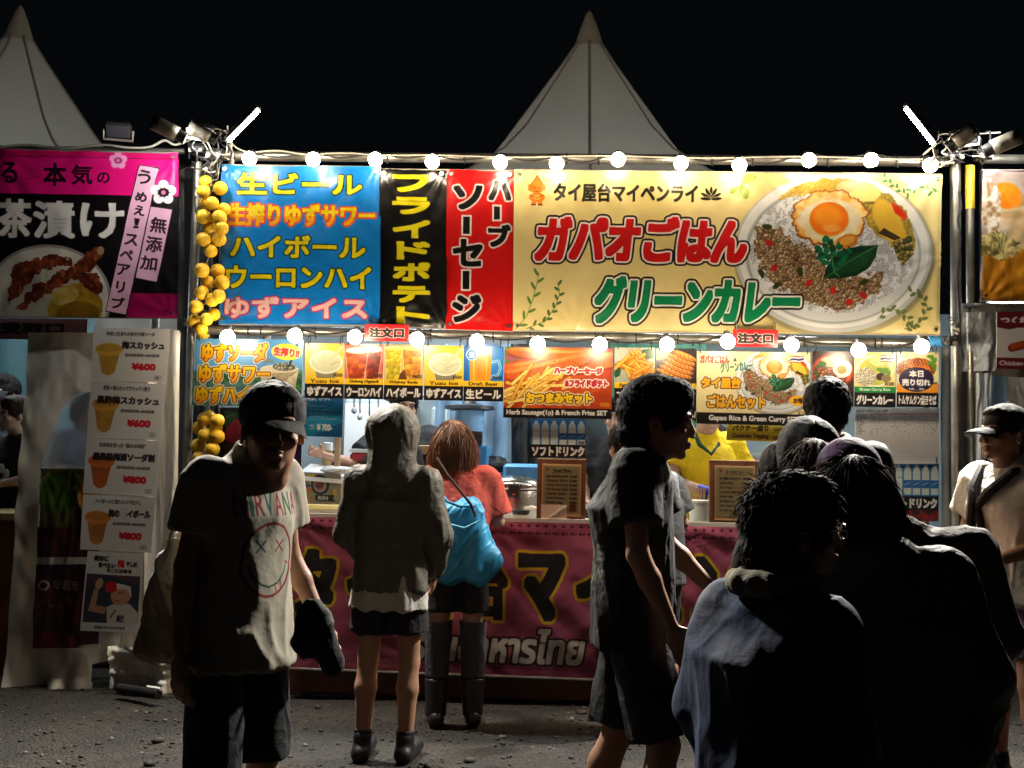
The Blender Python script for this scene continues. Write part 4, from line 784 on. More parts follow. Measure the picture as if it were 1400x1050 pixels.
# half round lamp shades on arms, their tubes hidden underneath
m_shade = mat('aged cream enamel', (.17, .16, .13), .45, .2, bump=.06, var=.2)
for (x0, y0, Y0, x1, y1, Y1, r, tgt, lab) in ((208, 166, 6.16, 254, 190, 6.22, .036, (120, 330), 'half round lamp shade reaching up left above the pink banner'), (258, 174, 6.36, 296, 192, 6.42, .033, (200, 340), 'shorter half round lamp shade between the pink banner and the lit tube'),
                                     (1334, 176, 6.36, 1296, 203, 6.42, .038, (1390, 330), 'half round lamp shade pointing up right beside the right lit tube'), (1394, 186, 6.36, 1344, 208, 6.42, .038, (1430, 330), 'half round lamp shade at the far right above the orange banner')):
    a, b = P(x0, y0, Y0), P(x1, y1, Y1); t = thing('lamp_shade_arm', lab, 'work light', b, 'half round work lights at the stall corners'); d = a-b; dn = d.normalized()
    up = Vector((0, -1, .45)); up = (up-dn*up.dot(dn)).normalized(); w = dn.cross(up)
    vs = []; n = 14; ks = [.25, .5, .75, 1.0]
    for rr in (r*1.25, r*1.15):
        for k in ks:
            for i in range(n+1): an = math.pi*(-.12+1.24*i/n); vs.append(d*k+w*(rr*math.cos(an))+up*(rr*math.sin(an)))
    N = 4*(n+1); fs = []
    for j in range(3):
        for i in range(n): q0 = j*(n+1)+i; fs += [(q0, q0+1, q0+n+2, q0+n+1), (q0+N, q0+n+1+N, q0+n+2+N, q0+1+N)]
    for i in range(n): fs += [(i, i+N, i+1+N, i+1), (3*(n+1)+i, 3*(n+1)+i+1, 3*(n+1)+i+1+N, 3*(n+1)+i+N)]
    mesh('shade', vs, fs, m_shade, t, True)
    mb = MB(); mb.tube([d*0, d*.3], r*1.0, 14); mb.build('end_holder', m_dark, t, True)
    mb = MB(); mb.tube([d*.3, d*.96], r*.38, 10); mb.build('glass_tube', m_tube2, t, True)
def clamp(px, py, Y, lab, s=1.):
    a = P(px, py, Y); t = thing('pipe_clamp', lab, 'clamp', a, 'steel pipe clamps at the joints')
    mb = MB(); mb.box((0, 0, 0), (.085*s, .07*s, .075*s), bev=.012); mb.tube([(-.05*s, -.02, .0), (.05*s, -.02, .0)], .036*s, 12); mb.build('clamp_body', m_dark, t)
    for k in (-1, 1): mb = MB(); mb.tube([(k*.03*s, -.07*s, -.02), (k*.03*s, .02, -.02)], .008, 8); mb.lathe([(.014, -.008), (.014, .008)], (k*.03*s, -.066*s, -.02), 6, rot=(R(90), 0, 0)); mb.build('bolt', m_pipe, t)
clamp(272, 205, 6.70, 'dark clamp on top of the left posts'); clamp(296, 212, 6.66, 'dark clamp where the bulb rail meets the left post'); clamp(1303, 214, 6.68, 'dark clamp where the bulb rail meets the right post'); clamp(1342, 212, 6.72, 'dark clamp above the thin far right post')
clamp(1296, 466, 6.66, 'clamp joining the blue pipe stub to the right post', .8); clamp(1322, 421, 6.70, 'small brass coloured clamp under the orange banner', .7); clamp(262, 440, 6.75, 'clamp low on the left post beside the yellow balls', .7)
# tangled cables at both tops
def cables(px, py, lab, seed, w=40, h=40, m=None, n=9, r=.004):
    rs = np.random.RandomState(seed); a = P(px, py, 6.62); t = thing('cable_tangle', lab, 'cables', a)
    for k in range(n):
        p = np.array([rs.uniform(-w, w)/224, 0, rs.uniform(-h, h)/224]); v = rs.uniform(-1, 1, 3)*[.06, .03, .06]; pts = [p]
        for i in range(9): v = v*.8+rs.uniform(-1, 1, 3)*[.035, .02, .035]; p = p+v; p = np.clip(p, [-w/200, -.08, -h/200], [w/200, .06, h/200]); pts.append(p)
        mb = MB(); mb.tube(pts, r*rs.uniform(.7, 1.3), 6); mb.build('cable', (m or [m_black, m_black, m_rope])[k % 3], t, True)
cables(285, 205, 'tangle of black and white cables round the left post tops', 4, 28, 26, n=16, r=.005); cables(1312, 205, 'tangle of cables round the right post tops', 9, 30, 18, n=14, r=.005); cables(285, 250, 'loose dark cables hanging down the left post', 12, 10, 40, n=7); cables(1300, 452, 'loose black ties at the right end of the menu rail', 15, 8, 14, n=5, r=.003)
def cord(name, pts, r, m, lab, cat='cord', group=None):
    a = Vector(pts[0]); t = thing(name, lab, cat, a, group)
    # smooth the points
    P_ = [Vector(p)-a for p in pts]; Q = []
    for i in range(len(P_)-1):
        p0 = P_[max(i-1, 0)]; p1 = P_[i]; p2 = P_[i+1]; p3 = P_[min(i+2, len(P_)-1)]
        for k in range(5): u = k/5; Q.append(.5*((2*p1)+(-p0+p2)*u+(2*p0-5*p1+4*p2-p3)*u*u+(-p0+3*p1-3*p2+p3)*u**3))
    Q.append(P_[-1]); mb = MB(); mb.tube(Q, r, 7); mb.build('wire', m, t, True); return t
cord('power_cord', [P(x, y, 6.66) for x, y in ((0, 201), (40, 198), (90, 203), (140, 198), (175, 202), (205, 201), (225, 192), (240, 198), (262, 190))], .008, m_rope, 'white cable lying along the pipe above the pink banner')
cord('power_cord', [P(x, y, 6.66) for x, y in ((316, 195), (325, 203), (342, 208), (380, 206), (420, 211), (470, 209), (520, 212), (600, 212), (700, 215), (820, 213), (960, 216), (1100, 214), (1240, 218), (1285, 214))], .005, m_rope, 'thin white cable running along the top bulb rail')
cord('power_cord', [P(x, y, 6.6) for x, y in ((1262, 212), (1272, 203), (1288, 193), (1294, 201), (1288, 208), (1295, 212))], .006, m_rope, 'white cable loop below the right lit tube')
cord('power_cord', [P(x, y, 6.6) for x, y in ((1330, 183), (1350, 182), (1368, 181))], .005, m_rope, 'straight white cable between the two right pipe ends')
cord('power_cord', [P(x, y, 6.68) for x, y in ((1312, 262), (1314, 285), (1310, 300), (1313, 330), (1309, 380), (1312, 440))], .007, m_black, 'black cable hanging beside the cream banner on the right post')
NUM = 'first second third fourth fifth sixth seventh eighth ninth tenth eleventh twelfth thirteenth fourteenth fifteenth sixteenth seventeenth eighteenth nineteenth'.split()
# cable ties round the rails
def ties(xs, L_, R_, x0, x1, r, lab):
    for i_, x in enumerate(xs):
        u = (x-x0)/(x1-x0); c = L_.lerp(R_, u); t = thing('cable_tie', 'black cable tie round the '+lab+', '+NUM[i_]+' from the left', 'cable tie', c, 'black cable ties on the '+lab); mb = MB()
        pts = [(0.002*math.sin(a*3), r*math.cos(a), r*math.sin(a)) for a in np.linspace(0, 2*math.pi, 13)]; mb.tube(pts, .0035, 5); mb.tube([(0, -r, 0), (.004, -r-.006, -.05)], .003, 5); mb.build('strap', m_black, t)
ties((323, 536, 642, 782, 826, 979, 1034, 1134, 1226, 1258), topL, topR, 296, 1296, .034, 'top bulb rail')
ties((344, 362, 440, 585, 604, 692, 744, 835, 846, 892, 936, 950, 1104, 1112, 1124, 1221, 1230, 1283), loL, loR, 286, 1300, .032, 'menu board rail')
# ------------------------------------------------------------------ lamps
ORD = 'first second third fourth fifth sixth seventh eighth ninth tenth eleventh twelfth'.split()
def bulb(px, py, Y, lab, group, up=True, r=.043):
    a = P(px, py, Y); t = thing('light_bulb', lab, 'light bulb', a, group)
    mb = MB(); mb.ball((0, 0, 0), r, 16); g = mb.build('glass_globe', m_glow, t, True)
    k = Vector((0, .75, .66)).normalized(); mb = MB(); mb.tube([k*(r*.85), k*(r*1.25), k*(r*1.3), k*(r*2.0), k*(r*2.1)], [.017, .018, .022, .021, .012], 12); mb.build('socket', m_black, t, True); return t
B1 = [(341, 217), (428, 218), (513, 218), (591, 221), (684, 222), (761, 224), (845, 218), (931, 223), (1011, 226), (1106, 219), (1191, 219), (1272, 226)]
B2 = [(311, 461), (403, 459), (485, 461), (570, 464), (652, 467), (735, 470), (820, 471), (912, 471), (995, 467), (1082, 472), (1174, 479), (1260, 474)]
for i, (x, y) in enumerate(B1): bulb(x, y, 6.52, ORD[i]+' lit round bulb from the left on the top string', 'lit bulbs along the top rail')
for i, (x, y) in enumerate(B2): bulb(x, y, 6.44, ORD[i]+' lit round bulb from the left on the lower string', 'lit bulbs above the menu boards')
for pts, lab in ((B1, 'black bulb string wire sagging along the top rail'), (B2, 'black bulb string wire sagging above the menu boards')):
    cord('bulb_string', [P(x+dx, y+dy-8, 6.67) for x, y in pts for dx, dy in ((0, 0), (38, 6))][:-1], .0045, m_black, lab, 'wire')
def tubelight(x0, y0, Y0, x1, y1, Y1, lab, lit=m_tube):
    a, b = P(x0, y0, Y0), P(x1, y1, Y1); t = thing('tube_light', lab, 'work light', b, 'slanted tube lights at the stall corners'); d = a-b; dn = d.normalized()
    side = dn.cross(Vector((0, 1, 0))).normalized()
    if side.z > 0: side = -side
    q = side; w = dn.cross(q).normalized(); rm = Matrix((w, dn, -q)).transposed()
    mb = MB(); mb.box(d*.5-q*.03, (.04, d.length*1.0, .02), rot=rm); mb.box(d*.5-q*.045, (.03, d.length*.5, .02), rot=rm); mb.build('housing', m_black, t)
    mb = MB(); mb.tube([d*.04-q*.008, d*.5-q*.008, d*.96-q*.008], .0075, 10); mb.build('glass_tube', lit, t, True)
    mb = MB(); mb.tube([Vector((0, 0, 0)), Vector((.02, .02, -.05)), Vector((-.01, .08, -.1))], .01, 8); mb.build('bracket', m_pipe, t, True)
    return a, b, q
tl_ = tubelight(357, 151, 6.28, 312, 197, 6.42, 'lit tube light seen edge on, slanting up right above the blue banner')
tr_ = tubelight(1234, 148, 6.28, 1276, 201, 6.42, 'lit tube light seen edge on, slanting up left above the cream banner')
def tube_lamp(abq, target, power):
    a, b, q = abq; c = (a+b)/2-q*.008; dn = (a-b).normalized(); z = c-Vector(target); z = (z-dn*z.dot(dn)).normalized(); y = z.cross(dn)
    l = D.lights.new('tube_lamp', 'AREA'); l.shape = 'RECTANGLE'; l.size = (a-b).length*.9; l.size_y = .014; l.energy = power; l.color = (1, .95, .85); l.spread = R(125); o = D.objects.new('tube_lamp', l); COL.objects.link(o)
    m = Matrix((dn, y, z)).transposed().to_4x4(); m.translation = c-z*.016; o.matrix_world = m
tube_lamp(tl_, (.5, .0, 1.5), 120); tube_lamp(tr_, (-.6, 1.0, 1.8), 165)
m_matt = mat('sooty black housing', (.006, .006, .006), .9, spec=.1)  # even near-black matt colour for the floodlight housings
for (x, y, lab, rz, s) in ((162, 178, 'dark unlit floodlight above the pink banner, its back turned', .3, .6), (1318, 186, 'small dark floodlight head among the right pipe ends', -.5, .6), (275, 178, 'small dark floodlight head among the left pipe ends', .6, .6)):
    a = P(x, y, 6.45); t = thing('floodlight', lab, 'floodlight', a, 'unlit floodlights', rz); mb = MB(); rm = Euler((R(50), 0, 0)).to_matrix()
    mb.box((0, 0, 0), (.26*s, .05*s, .17*s), rot=rm, bev=.012)
    for k in range(7): mb.box(rm@Vector(((k-3)*.033*s, .035*s, 0)), (.006, .03*s, .15*s), rot=rm)
    mb.build('housing', m_matt, t); mb = MB(); mb.box(rm@Vector((0, -.028*s, 0)), (.23*s, .004, .14*s), rot=rm); mb.build('glass', mat('dark lamp glass', (.02, .02, .025), .08), t)
    mb = MB(); mb.tube([(-.14*s, 0, 0), (-.14*s, .0, -.1*s), (.14*s, 0, -.1*s), (.14*s, 0, 0)], .008, 8); mb.build('bracket', m_pipe, t, True)
# tube lights inside the stalls, hung under the roofs
def inner(x, Y, z, L_, lab, pw, col):
    t = thing('ceiling_tube_light', lab, 'tube light', (x, Y, z), 'tube lights under the stall roofs'); mb = MB(); mb.box((0, 0, .03), (L_, .09, .03)); mb.build('housing', m_white, t); mb = MB(); mb.tube([(-L_*.47, 0, 0), (L_*.47, 0, 0)], .014, 10); mb.build('glass_tube', m_tubein, t, True)
    area('stall_lamp', (x, Y, z-.03), (x, Y, 0), L_, .05, pw, col)
pc = P(560, 500, 7.7); inner(pc.x, 7.7, 2.62, 1.2, 'tube light hidden behind the menu boards above the drinks side', 20, (.80, .92, 1)); pc = P(1000, 500, 7.6); inner(pc.x, 7.6, 2.62, 1.2, 'tube light hidden behind the menu boards above the cooking side', 22, (1, .95, .85))
pc = P(30, 500, 7.8); inner(pc.x, 7.8, 2.6, .9, 'tube light inside the left neighbour stall', 5, (.8, .95, 1)); pc = P(1440, 500, 7.8); inner(pc.x, 7.8, 2.6, .9, 'tube light inside the right neighbour stall', 11, (.9, .97, 1))
for cx_, lab in ((c0.x, 'tube light high inside the middle marquee'), (c1.x, 'tube light high inside the left marquee')):  # extra tubes, out of sight, added to make the canopies glow
    t = thing('ceiling_tube_light', lab, 'tube light', (cx_, 9.2, 2.75), 'tube lights under the stall roofs'); mb = MB(); mb.box((0, 0, -.03), (1.2, .09, .03)); mb.build('housing', m_white, t); mb = MB(); mb.tube([(-.56, 0, 0), (.56, 0, 0)], .014, 10); mb.build('glass_tube', m_tubein, t, True)
    for s_ in (-1, 1): mb = MB(); mb.tube([(s_*.5, 0, 0), (s_*.06, 0, 1.7)], .004, 5); mb.build('wire', m_black, t)
# ------------------------------------------------------------------ banners
def wr_ban(seed, amp=.012, ties_=((.02, 0), (.5, 0), (.98, 0)), sag=.01, asp=1.):
    def f(u, v):
        w = (fbm2(u*3*asp+seed, v*3+seed, seed)-.5)*2*amp+(fbm2(u*9*asp+v*4, v*2+seed, seed+4)-.5)*amp*.8+(fbm2(u*5*asp-v*6+9, v*3-u*2*asp+seed+5, seed+8)-.5)*amp*.7
        for a, b in ties_:
            d = np.sqrt(((u-a)*asp)**2+(v-b)**2)+1e-3; an = np.arctan2(v-b, (u-a)*asp)
            w = w+amp*.55*np.sin(an*14+seed)*np.exp(-d*5)
        return w
    return f
def eyelets(t, pts, m=None):
    for p in pts:
        mb = MB(); mb.lathe([(.006, 0), (.012, 0), (.012, .003), (.006, .003)], p, 12, rot=(R(90), 0, 0)); mb.build('eyelet', m_steel, t)
def banner(name, cs, cv, lab, Y=6.665, seed=1, amp=.012, rough=.33, group='large banners over the stall fronts', gain=.72, nx=80, ny=48, tie=((.02, 0), (.98, 0), (.02, 1), (.98, 1)), eye=True):
    co = [P(x, y, Y) for x, y in cs]; t = thing(name, lab, 'banner', co[3], group); lc = [c-co[3] for c in co]; asp = (lc[1]-lc[0]).length/max(.1, (lc[0]-lc[3]).length)
    sheet('printed_sheet', lc, pmat(cv[0], cv[1], rough, .06, gain=gain), t, nx, ny, wr_ban(seed, amp, tie, asp=asp))
    # stitched hems along top and bottom
    for a, b in ((lc[0], lc[1]), (lc[3], lc[2])): mb = MB(); mb.tube([a+(b-a)*k/12+Vector((0, .006, 0)) for k in range(13)], .005, 6); mb.build('hem', mat('hem webbing', (.16, .15, .13), .7), t, True)
    if eye: eyelets(t, [lc[0]+Vector((.03, -.014, -.03)), lc[1]+Vector((-.03, -.014, -.03)), lc[2]+Vector((-.03, -.014, .03)), lc[3]+Vector((.03, -.014, .03))])
    return t
banner('stall_banner', ((302, 225), (521, 228), (519, 445), (299, 443)), ('blue drinks print', canv_blue()), 'blue banner listing beer and yuzu drinks in yellow letters', seed=2, amp=.016)
banner('stall_banner', ((519, 231), (611, 232), (611, 449), (519, 446)), ('black fries print', canv_black()), 'narrow black banner with vertical yellow letters for fried potatoes', Y=6.675, seed=5, amp=.02, nx=30)
banner('stall_banner', ((611, 232), (704, 233), (702, 453), (609, 450)), ('red sausage print', canv_red()), 'red banner with black white-edged letters for herb sausage', Y=6.668, seed=8, amp=.012, nx=30)
banner('stall_banner', ((703, 232), (1288, 238), (1285, 458), (701, 452)), ('cream curry print', canv_cream()), 'wide cream banner with red and green letters and a curry plate', Y=6.66, seed=11, amp=.014, nx=160, tie=((.0, 0), (.15, 0), (.57, 0), (.99, 0), (.15, 1), (.99, 1), (.99, .5)))
banner('stall_banner', ((-60, 203), (244, 209), (242, 435), (-60, 432)), ('pink spare rib print', canv_pink()), 'pink and black banner of the left stall showing grilled spare ribs', Y=6.62, gain=.95, seed=14, amp=.014, nx=90, tie=((.99, .02), (.99, 1), (.2, 0)))
banner('stall_banner', ((1343, 232), (1470, 233), (1470, 413), (1340, 411)), ('orange vegetable print', canv_right()), 'orange and tan vegetable banner cut off at the right edge', Y=6.66, seed=17, amp=.02, nx=40, tie=((.04, 0), (.04, 1)))
cl = [P(x, y, 6.62) for x, y in ((396, 706), (1300, 728), (1300, 948), (396, 914))]
t = thing('counter_banner', 'pink banner along the counter front with huge black stall name', 'banner', cl[3]); lc = [c-cl[3] for c in cl]; sheet('printed_sheet', lc, pmat('pink counter print', canv_lower(), .5, .08, gain=1.15), t, 150, 40, wr_ban(23, .02, ((.0, 0), (.3, 0), (.6, 0), (.9, 0)), asp=4)); mb = MB(); mb.tube([lc[3]+(lc[2]-lc[3])*k/12+Vector((0, -.004, 0)) for k in range(13)], .009, 8); mb.build('bottom_bar', m_pipe, t, True)
# ------------------------------------------------------------------ menu boards under the rail
BOARDS = []
def board(cs, cv, nm, lab, Y=6.665, group='printed menu boards hanging under the rail', name='menu_board', cat='menu board', hang=True, rough=.35, gain=.72, th=.004, bend=.0):
    co = [P(x, y, Y) for x, y in cs]; t = thing(name, lab, cat, co[3], group); lc = [c-co[3] for c in co]
    sheet('printed_panel', lc, pmat(nm, cv, rough, .03, gain=gain), t, 12, 8, (lambda u, v: bend*np.sin(u*3+v*2)) if bend else None, th, m_white)
    if hang:
        for a in (lc[0], lc[1]):
            s = .02 if a is lc[0] else -.02
            mb = MB(); mb.tube([a+Vector((s, -.004, -.012)), a+Vector((s, -.02, .03)), a+Vector((s, .02, .05)), a+Vector((s, .06, .03)), a+Vector((s, .02, -.004))], .0028, 6); mb.build('tie', m_black, t)
    return t
board(((269, 463), (415, 464), (412, 556), (262, 554)), canv_yuzu(), 'yuzu soda print', 'blue board with three lines of orange letters for yuzu drinks', Y=6.64)
smalls = [(417, 469, 'Yuzu Ice', 'ゆずアイス', (.95, .80, .26), d_ice, 54, '¥500', 'yellow yuzu ice board directly right of the blue yuzu soda board'), (471, 470, 'Oolong Highball', 'ウーロンハイ', (.8, .4, .3), d_oolong, 54, '¥600', 'board showing two red brown oolong highball cups'), (525, 471, 'Wiskey Soda', 'ハイボール', (.85, .7, .35), d_whisky, 54, '¥600', 'board showing two golden whisky soda glasses'), (580, 472, 'Yuzu Ice', 'ゆずアイス', (.95, .80, .26), d_ice, 54, '¥500', 'second yellow yuzu ice board, left of the draft beer board'), (634, 473, 'Draft Beer', '生ビール', (.05, .50, .82), d_beer, 55, '¥600', 'blue board showing a mug of draft beer'),
          (840, 475, 'French Fries', 'フライドポテト', (.8, .8, .7), d_fries, 56, '¥500', 'board showing a heap of crinkle cut fries'), (897, 476, 'Herb Sausage', 'ハーブソーセージ', (.2, .16, .18), d_saus, 56, '¥600', 'board showing grilled sausages half hidden by a head'), (1110, 480, 'Gapao Rice', 'ガパオごはん', (.2, .08, .08), d_gapao, 58, '¥1200', 'board showing a red bowl with a fried egg'), (1168, 481, 'Green Curry Rice', 'グリーンカレー', (.93, .88, .60), d_green, 57, '¥1200', 'board showing green curry rice with a small flag'), (1226, 481, 'Tom Yum Kung', 'トムヤムクン焼きそば', (.92, .88, .66), d_tomyum, 58, '¥1200', 'board of orange noodles with a dark sold out oval')]
for x, y, en, ja, bg_, fn, w, pr, lab in smalls:
    cv = small(x, y, en, ja, bg_, fn, w=w, h=76, pr=pr, **(dict(band=(.10, .52, .22), bandcol=WH) if 'Green' in en else dict(band=(.20, .08, .08), bandcol=WH) if en in ('Gapao Rice', 'Tom Yum Kung') else {}))
    if 'Tom' in en:
        cv.rect(x, y+44, x+w, y+56, (.93, .60, .18)); cv.ell(x+27, y+38, 24, 17, (.13, .11, .24)); cv.text('本日', (x+17, y+25, x+37, y+35), WH, .6); cv.text('売り切れ', (x+7, y+37, x+47, y+47), WH, .6); cv.text('m(_ _)m', (x+17, y+49, x+38, y+53), WH, .3)
    board(((x+.4, y), (x+w-.4, y+.6), (x+w-1, y+76), (x-.4, y+75)), cv, ja+' print '+str(x), lab, Y=6.668)
board(((690, 474), (838, 476), (836, 573), (688, 571)), canv_set1(), 'sausage set print', 'large board of sausages and fries with yellow set letters', Y=6.655)
board(((953, 480), (1108, 482), (1107, 583), (952, 579)), canv_set2(), 'gapao set print', 'large cream board of the gapao rice and green curry set', Y=6.655)
co_ = canv_order()
board(((499, 443), (559, 444), (558, 467), (498, 466)), co_, 'order sign print', 'small red order here sign left, below the blue banner', Y=6.60, name='order_sign', cat='sign', group='red order here signs'); board(((1002, 450), (1064, 451), (1063, 475), (1002, 474)), co_, 'order sign print b', 'small red order here sign right, below the cream banner', Y=6.60, name='order_sign', cat='sign', group='red order here signs')
board(((994, 579), (1076, 580), (1074, 604), (993, 602)), canv_coriander(), 'coriander print', 'yellow coriander topping price strip under the set board', Y=6.70)
board(((725, 572), (801, 573), (800, 626), (725, 625)), canv_soft(), 'soft drink print', 'soft drink board with six white bottles above the food menu stand', Y=6.72)
board(((1208, 632), (1284, 633), (1283, 713), (1208, 712)), canv_soft2(), 'soft drink print b', 'blue soft drink poster below the chart on the right', Y=6.74)
board(((1169, 558), (1284, 558), (1284, 634), (1169, 634)), canv_chart(), 'chart print', 'white chart sheet with ruled rows and black dots', Y=6.73, name='chart_sheet', cat='chart', hang=False)
board(((413, 541), (470, 541), (468, 598), (412, 596)), canv_ipa(), 'ipa print', 'turquoise drinks poster with a 700 yen price', Y=6.74)
board(((300, 557), (414, 557), (410, 712), (296, 712)), canv_kimono(), 'colourful poster print', 'tall poster with magenta, purple and green panels behind the capped man', Y=6.78, name='poster', cat='poster')
# yellow balls on strings
m_yel = mat('yellow plastic ball', (.66, .40, .012), .5, bump=.35, bscale=120, var=.08, vscale=20)
def garland(name, pts, lab, Y=6.6, r=.044):
    a = P(*pts[0], Y); t = thing(name, lab, 'garland', a); me = None; rs = random.Random(2)
    mb = MB(); mb.ball((0, 0, 0), r, 18); b0 = mb.build('ball', m_yel, t, True); b0.location = (0, 0, 0); v = []
    for i, (x, y) in enumerate(pts):
        p = P(x, y, Y+rs.uniform(-.05, .05))-a; v.append(p)
        if i == 0: o = b0
        else: o = b0.copy(); COL.objects.link(o); o.parent = t
        o.location = p; o.rotation_euler = (rs.random()*3, rs.random()*3, 0); s = rs.uniform(.9, 1.06); o.scale = (s, s, s*rs.uniform(.95, 1.08))
    mb = MB(); mb.tube([p+Vector((0, .02, 0)) for p in v], .003, 5); mb.build('string', m_rope, t)
z = lambda L_: [(a/4, 190+b/4) for a, b in L_]
garland('ball_garland', z([(1125, 235), (1205, 270), (1113, 288), (1118, 345), (1160, 352), (1225, 385), (1113, 425), (1200, 430), (1150, 485), (1212, 488), (1113, 550), (1197, 550), (1152, 612), (1105, 718), (1190, 720), (1135, 785), (1215, 785), (1103, 840), (1195, 860), (1160, 880), (1072, 918), (1170, 960), (1062, 998), (1130, 985), (1100, 1040)]), 'upper string of yellow balls between the pink and blue banners')
z = lambda L_: [(250+a/4.516, 440+b/4.516) for a, b in L_]
garland('ball_garland', z([(125, 72), (160, 590), (132, 600), (98, 655), (215, 610), (205, 650), (140, 702), (212, 705), (97, 765), (185, 785), (105, 838), (75, 895), (150, 870), (90, 950), (140, 1000)]), 'lower string of yellow balls beside the tall poster', Y=6.7)
# ------------------------------------------------------------------ counters and stall interior
ZC = P(700, 712, 6.62).z
def counter():
    x0, x1 = P(395, 710, 6.62).x, P(1300, 720, 6.62).x; y0, y1 = 6.64, 7.15
    t = thing('serving_counter', 'long serving counter with a pale top behind the pink banner', 'counter', ((x0+x1)/2, 6.9, 0)); w = x1-x0
    mb = MB(); mb.box((0, 0, ZC-.02), (w, y1-y0, .03)); mb.build('counter_top', mat('pale laminate', (.55, .50, .40), .35, bump=.03, var=.1), t)
    mb = MB(); mb.box((0, y0-6.9+.012, .5*ZC), (w-.02, .012, ZC-.06)); mb.build('front_panel', m_wood, t)
    for sx in (-1, 1):
        for sy in (-1, 1): mb = MB(); mb.tube([(sx*(w/2-.08), sy*.2, 0), (sx*(w/2-.08), sy*.2, ZC-.04)], .018, 10); mb.build('leg', m_pipe, t, True)
    mb = MB(); mb.box((0, y0-6.9-.002, ZC+.002), (w, .012, .03)); mb.build('edge_strip', mat('clear edge tape', (.6, .55, .5), .25), t)
counter()
def hang(name, cs, m, lab, cat, Y=8, folds=10, amp=.05, nx=90, ny=24, seed=0, group=None, kind=None, Y2=None, th=0.):
    co = [P(x, y, Y) for x, y in cs]; t = thing(name, lab, cat, co[3], group); lc = [c-co[3] for c in co]
    def f(u, v): return amp*np.sin(u*folds*6.28+np.sin(v*2+u*5)*1.2+seed)*(.5+.5*v)+(fbm2(u*5+seed, v*5, seed)-.5)*amp*1.4+(fbm2(u*16+seed, v*9, seed+3)-.5)*amp*.5
    sheet('cloth', lc, m, t, nx, ny, f, th); return t
YB = 8.9
hang('wall_sheet', ((250, 430), (720, 430), (720, 860), (250, 860)), m_tarpG, 'grey white tarpaulin wall behind the drinks side of the stall', 'tarpaulin', YB, 5, .03, seed=3)
hang('wall_sheet', ((700, 430), (1330, 430), (1330, 870), (700, 870)), mat('cool wall sheet', (.16, .22, .24), .6, bump=.15, bscale=6, var=.12), 'bluish tarpaulin wall behind the cooking side of the stall', 'tarpaulin', YB+.05, 6, .03, seed=6)
hang('tarpaulin', ((600, 470), (722, 470), (712, 700), (585, 690)), m_tarpB, 'blue grey tarpaulin in long slanting folds behind the rice cooker', 'tarpaulin', 8.3, 4.5, .05, seed=5)
hang('tarpaulin', ((698, 470), (735, 470), (733, 700), (700, 700)), m_black, 'black curtain strip left of the soft drink board', 'curtain', 8.1, 2, .02, 30, seed=9)
hang('tarpaulin', ((832, 470), (965, 470), (960, 640), (830, 640)), mat('dark green cloth', (.015, .09, .06), .7, bump=.2), 'dark green cloth hanging behind the cooks', 'curtain', 8.2, 3, .03, 40, seed=2)
# fridge, cupboards, dispenser
def box_thing(name, px0, py0, px1, py1, Y, dy, m, lab, cat, extra=None, bev=.02):
    a, b = P(px0, py0, Y), P(px1, py1, Y); t = thing(name, lab, cat, ((a.x+b.x)/2, Y+dy/2, min(a.z, b.z))); w, h = b.x-a.x, a.z-b.z; mb = MB(); mb.box((0, 0, h/2), (w, dy, h), bev=bev); mb.build('body', m, t)
    if extra: extra(t, w, h, dy)
    return t
def fridge_x(t, w, h, d):
    mb = MB(); mb.box((0, -d/2-.012, h*.32), (w*.94, .02, h*.6)); mb.build('door', m_white, t); mb = MB(); mb.box((0, -d/2-.012, h*.82), (w*.94, .02, h*.32)); mb.build('freezer_door', m_white, t); mb = MB(); mb.box((w*.4, -d/2-.035, h*.4), (.02, .03, .3)); mb.build('handle', m_steel, t)
box_thing('fridge', 470, 545, 555, 850, 8.35, .5, mat('grey enamel', (.38, .43, .44), .35), 'grey white fridge behind the hooded customer', 'fridge', fridge_x)
box_thing('fridge', 590, 555, 608, 850, 8.3, .4, mat('grey enamel', (.4, .4, .4), .35), 'narrow grey upright cabinet behind the woman in red', 'cabinet', None)
def tank():
    a = P(641, 605, 7.9); t = thing('drink_dispenser', 'blue and white drink tank with a black lid and tap', 'drink dispenser', a); r = .105
    mb = MB(); mb.lathe([(r*.85, 0), (r*.95, .03), (r, .2), (r*1.02, .23)], n=24); mb.build('body', mat('pale blue plastic', (.25, .50, .78), .35), t, True)
    mb = MB(); mb.lathe([(r*1.3, .23), (r*1.75, .24), (r*1.7, .262), (r*.5, .28), (r*.25, .33)], n=24); mb.build('lid', m_black, t, True); mb = MB(); mb.box((.06, -.12, .03), (.09, .08, .1)); mb.tube([(.06, -.14, .03), (.06, -.16, -.05)], .014, 8); mb.build('tap', m_black, t)
    mb = MB(); mb.box((0, .05, -.14), (.3, .3, .24)); t2 = thing('stand', 'blue crate holding the drink tank', 'crate', a); mb.build('body', mat('blue plastic', (.06, .28, .55), .4), t2)
tank()
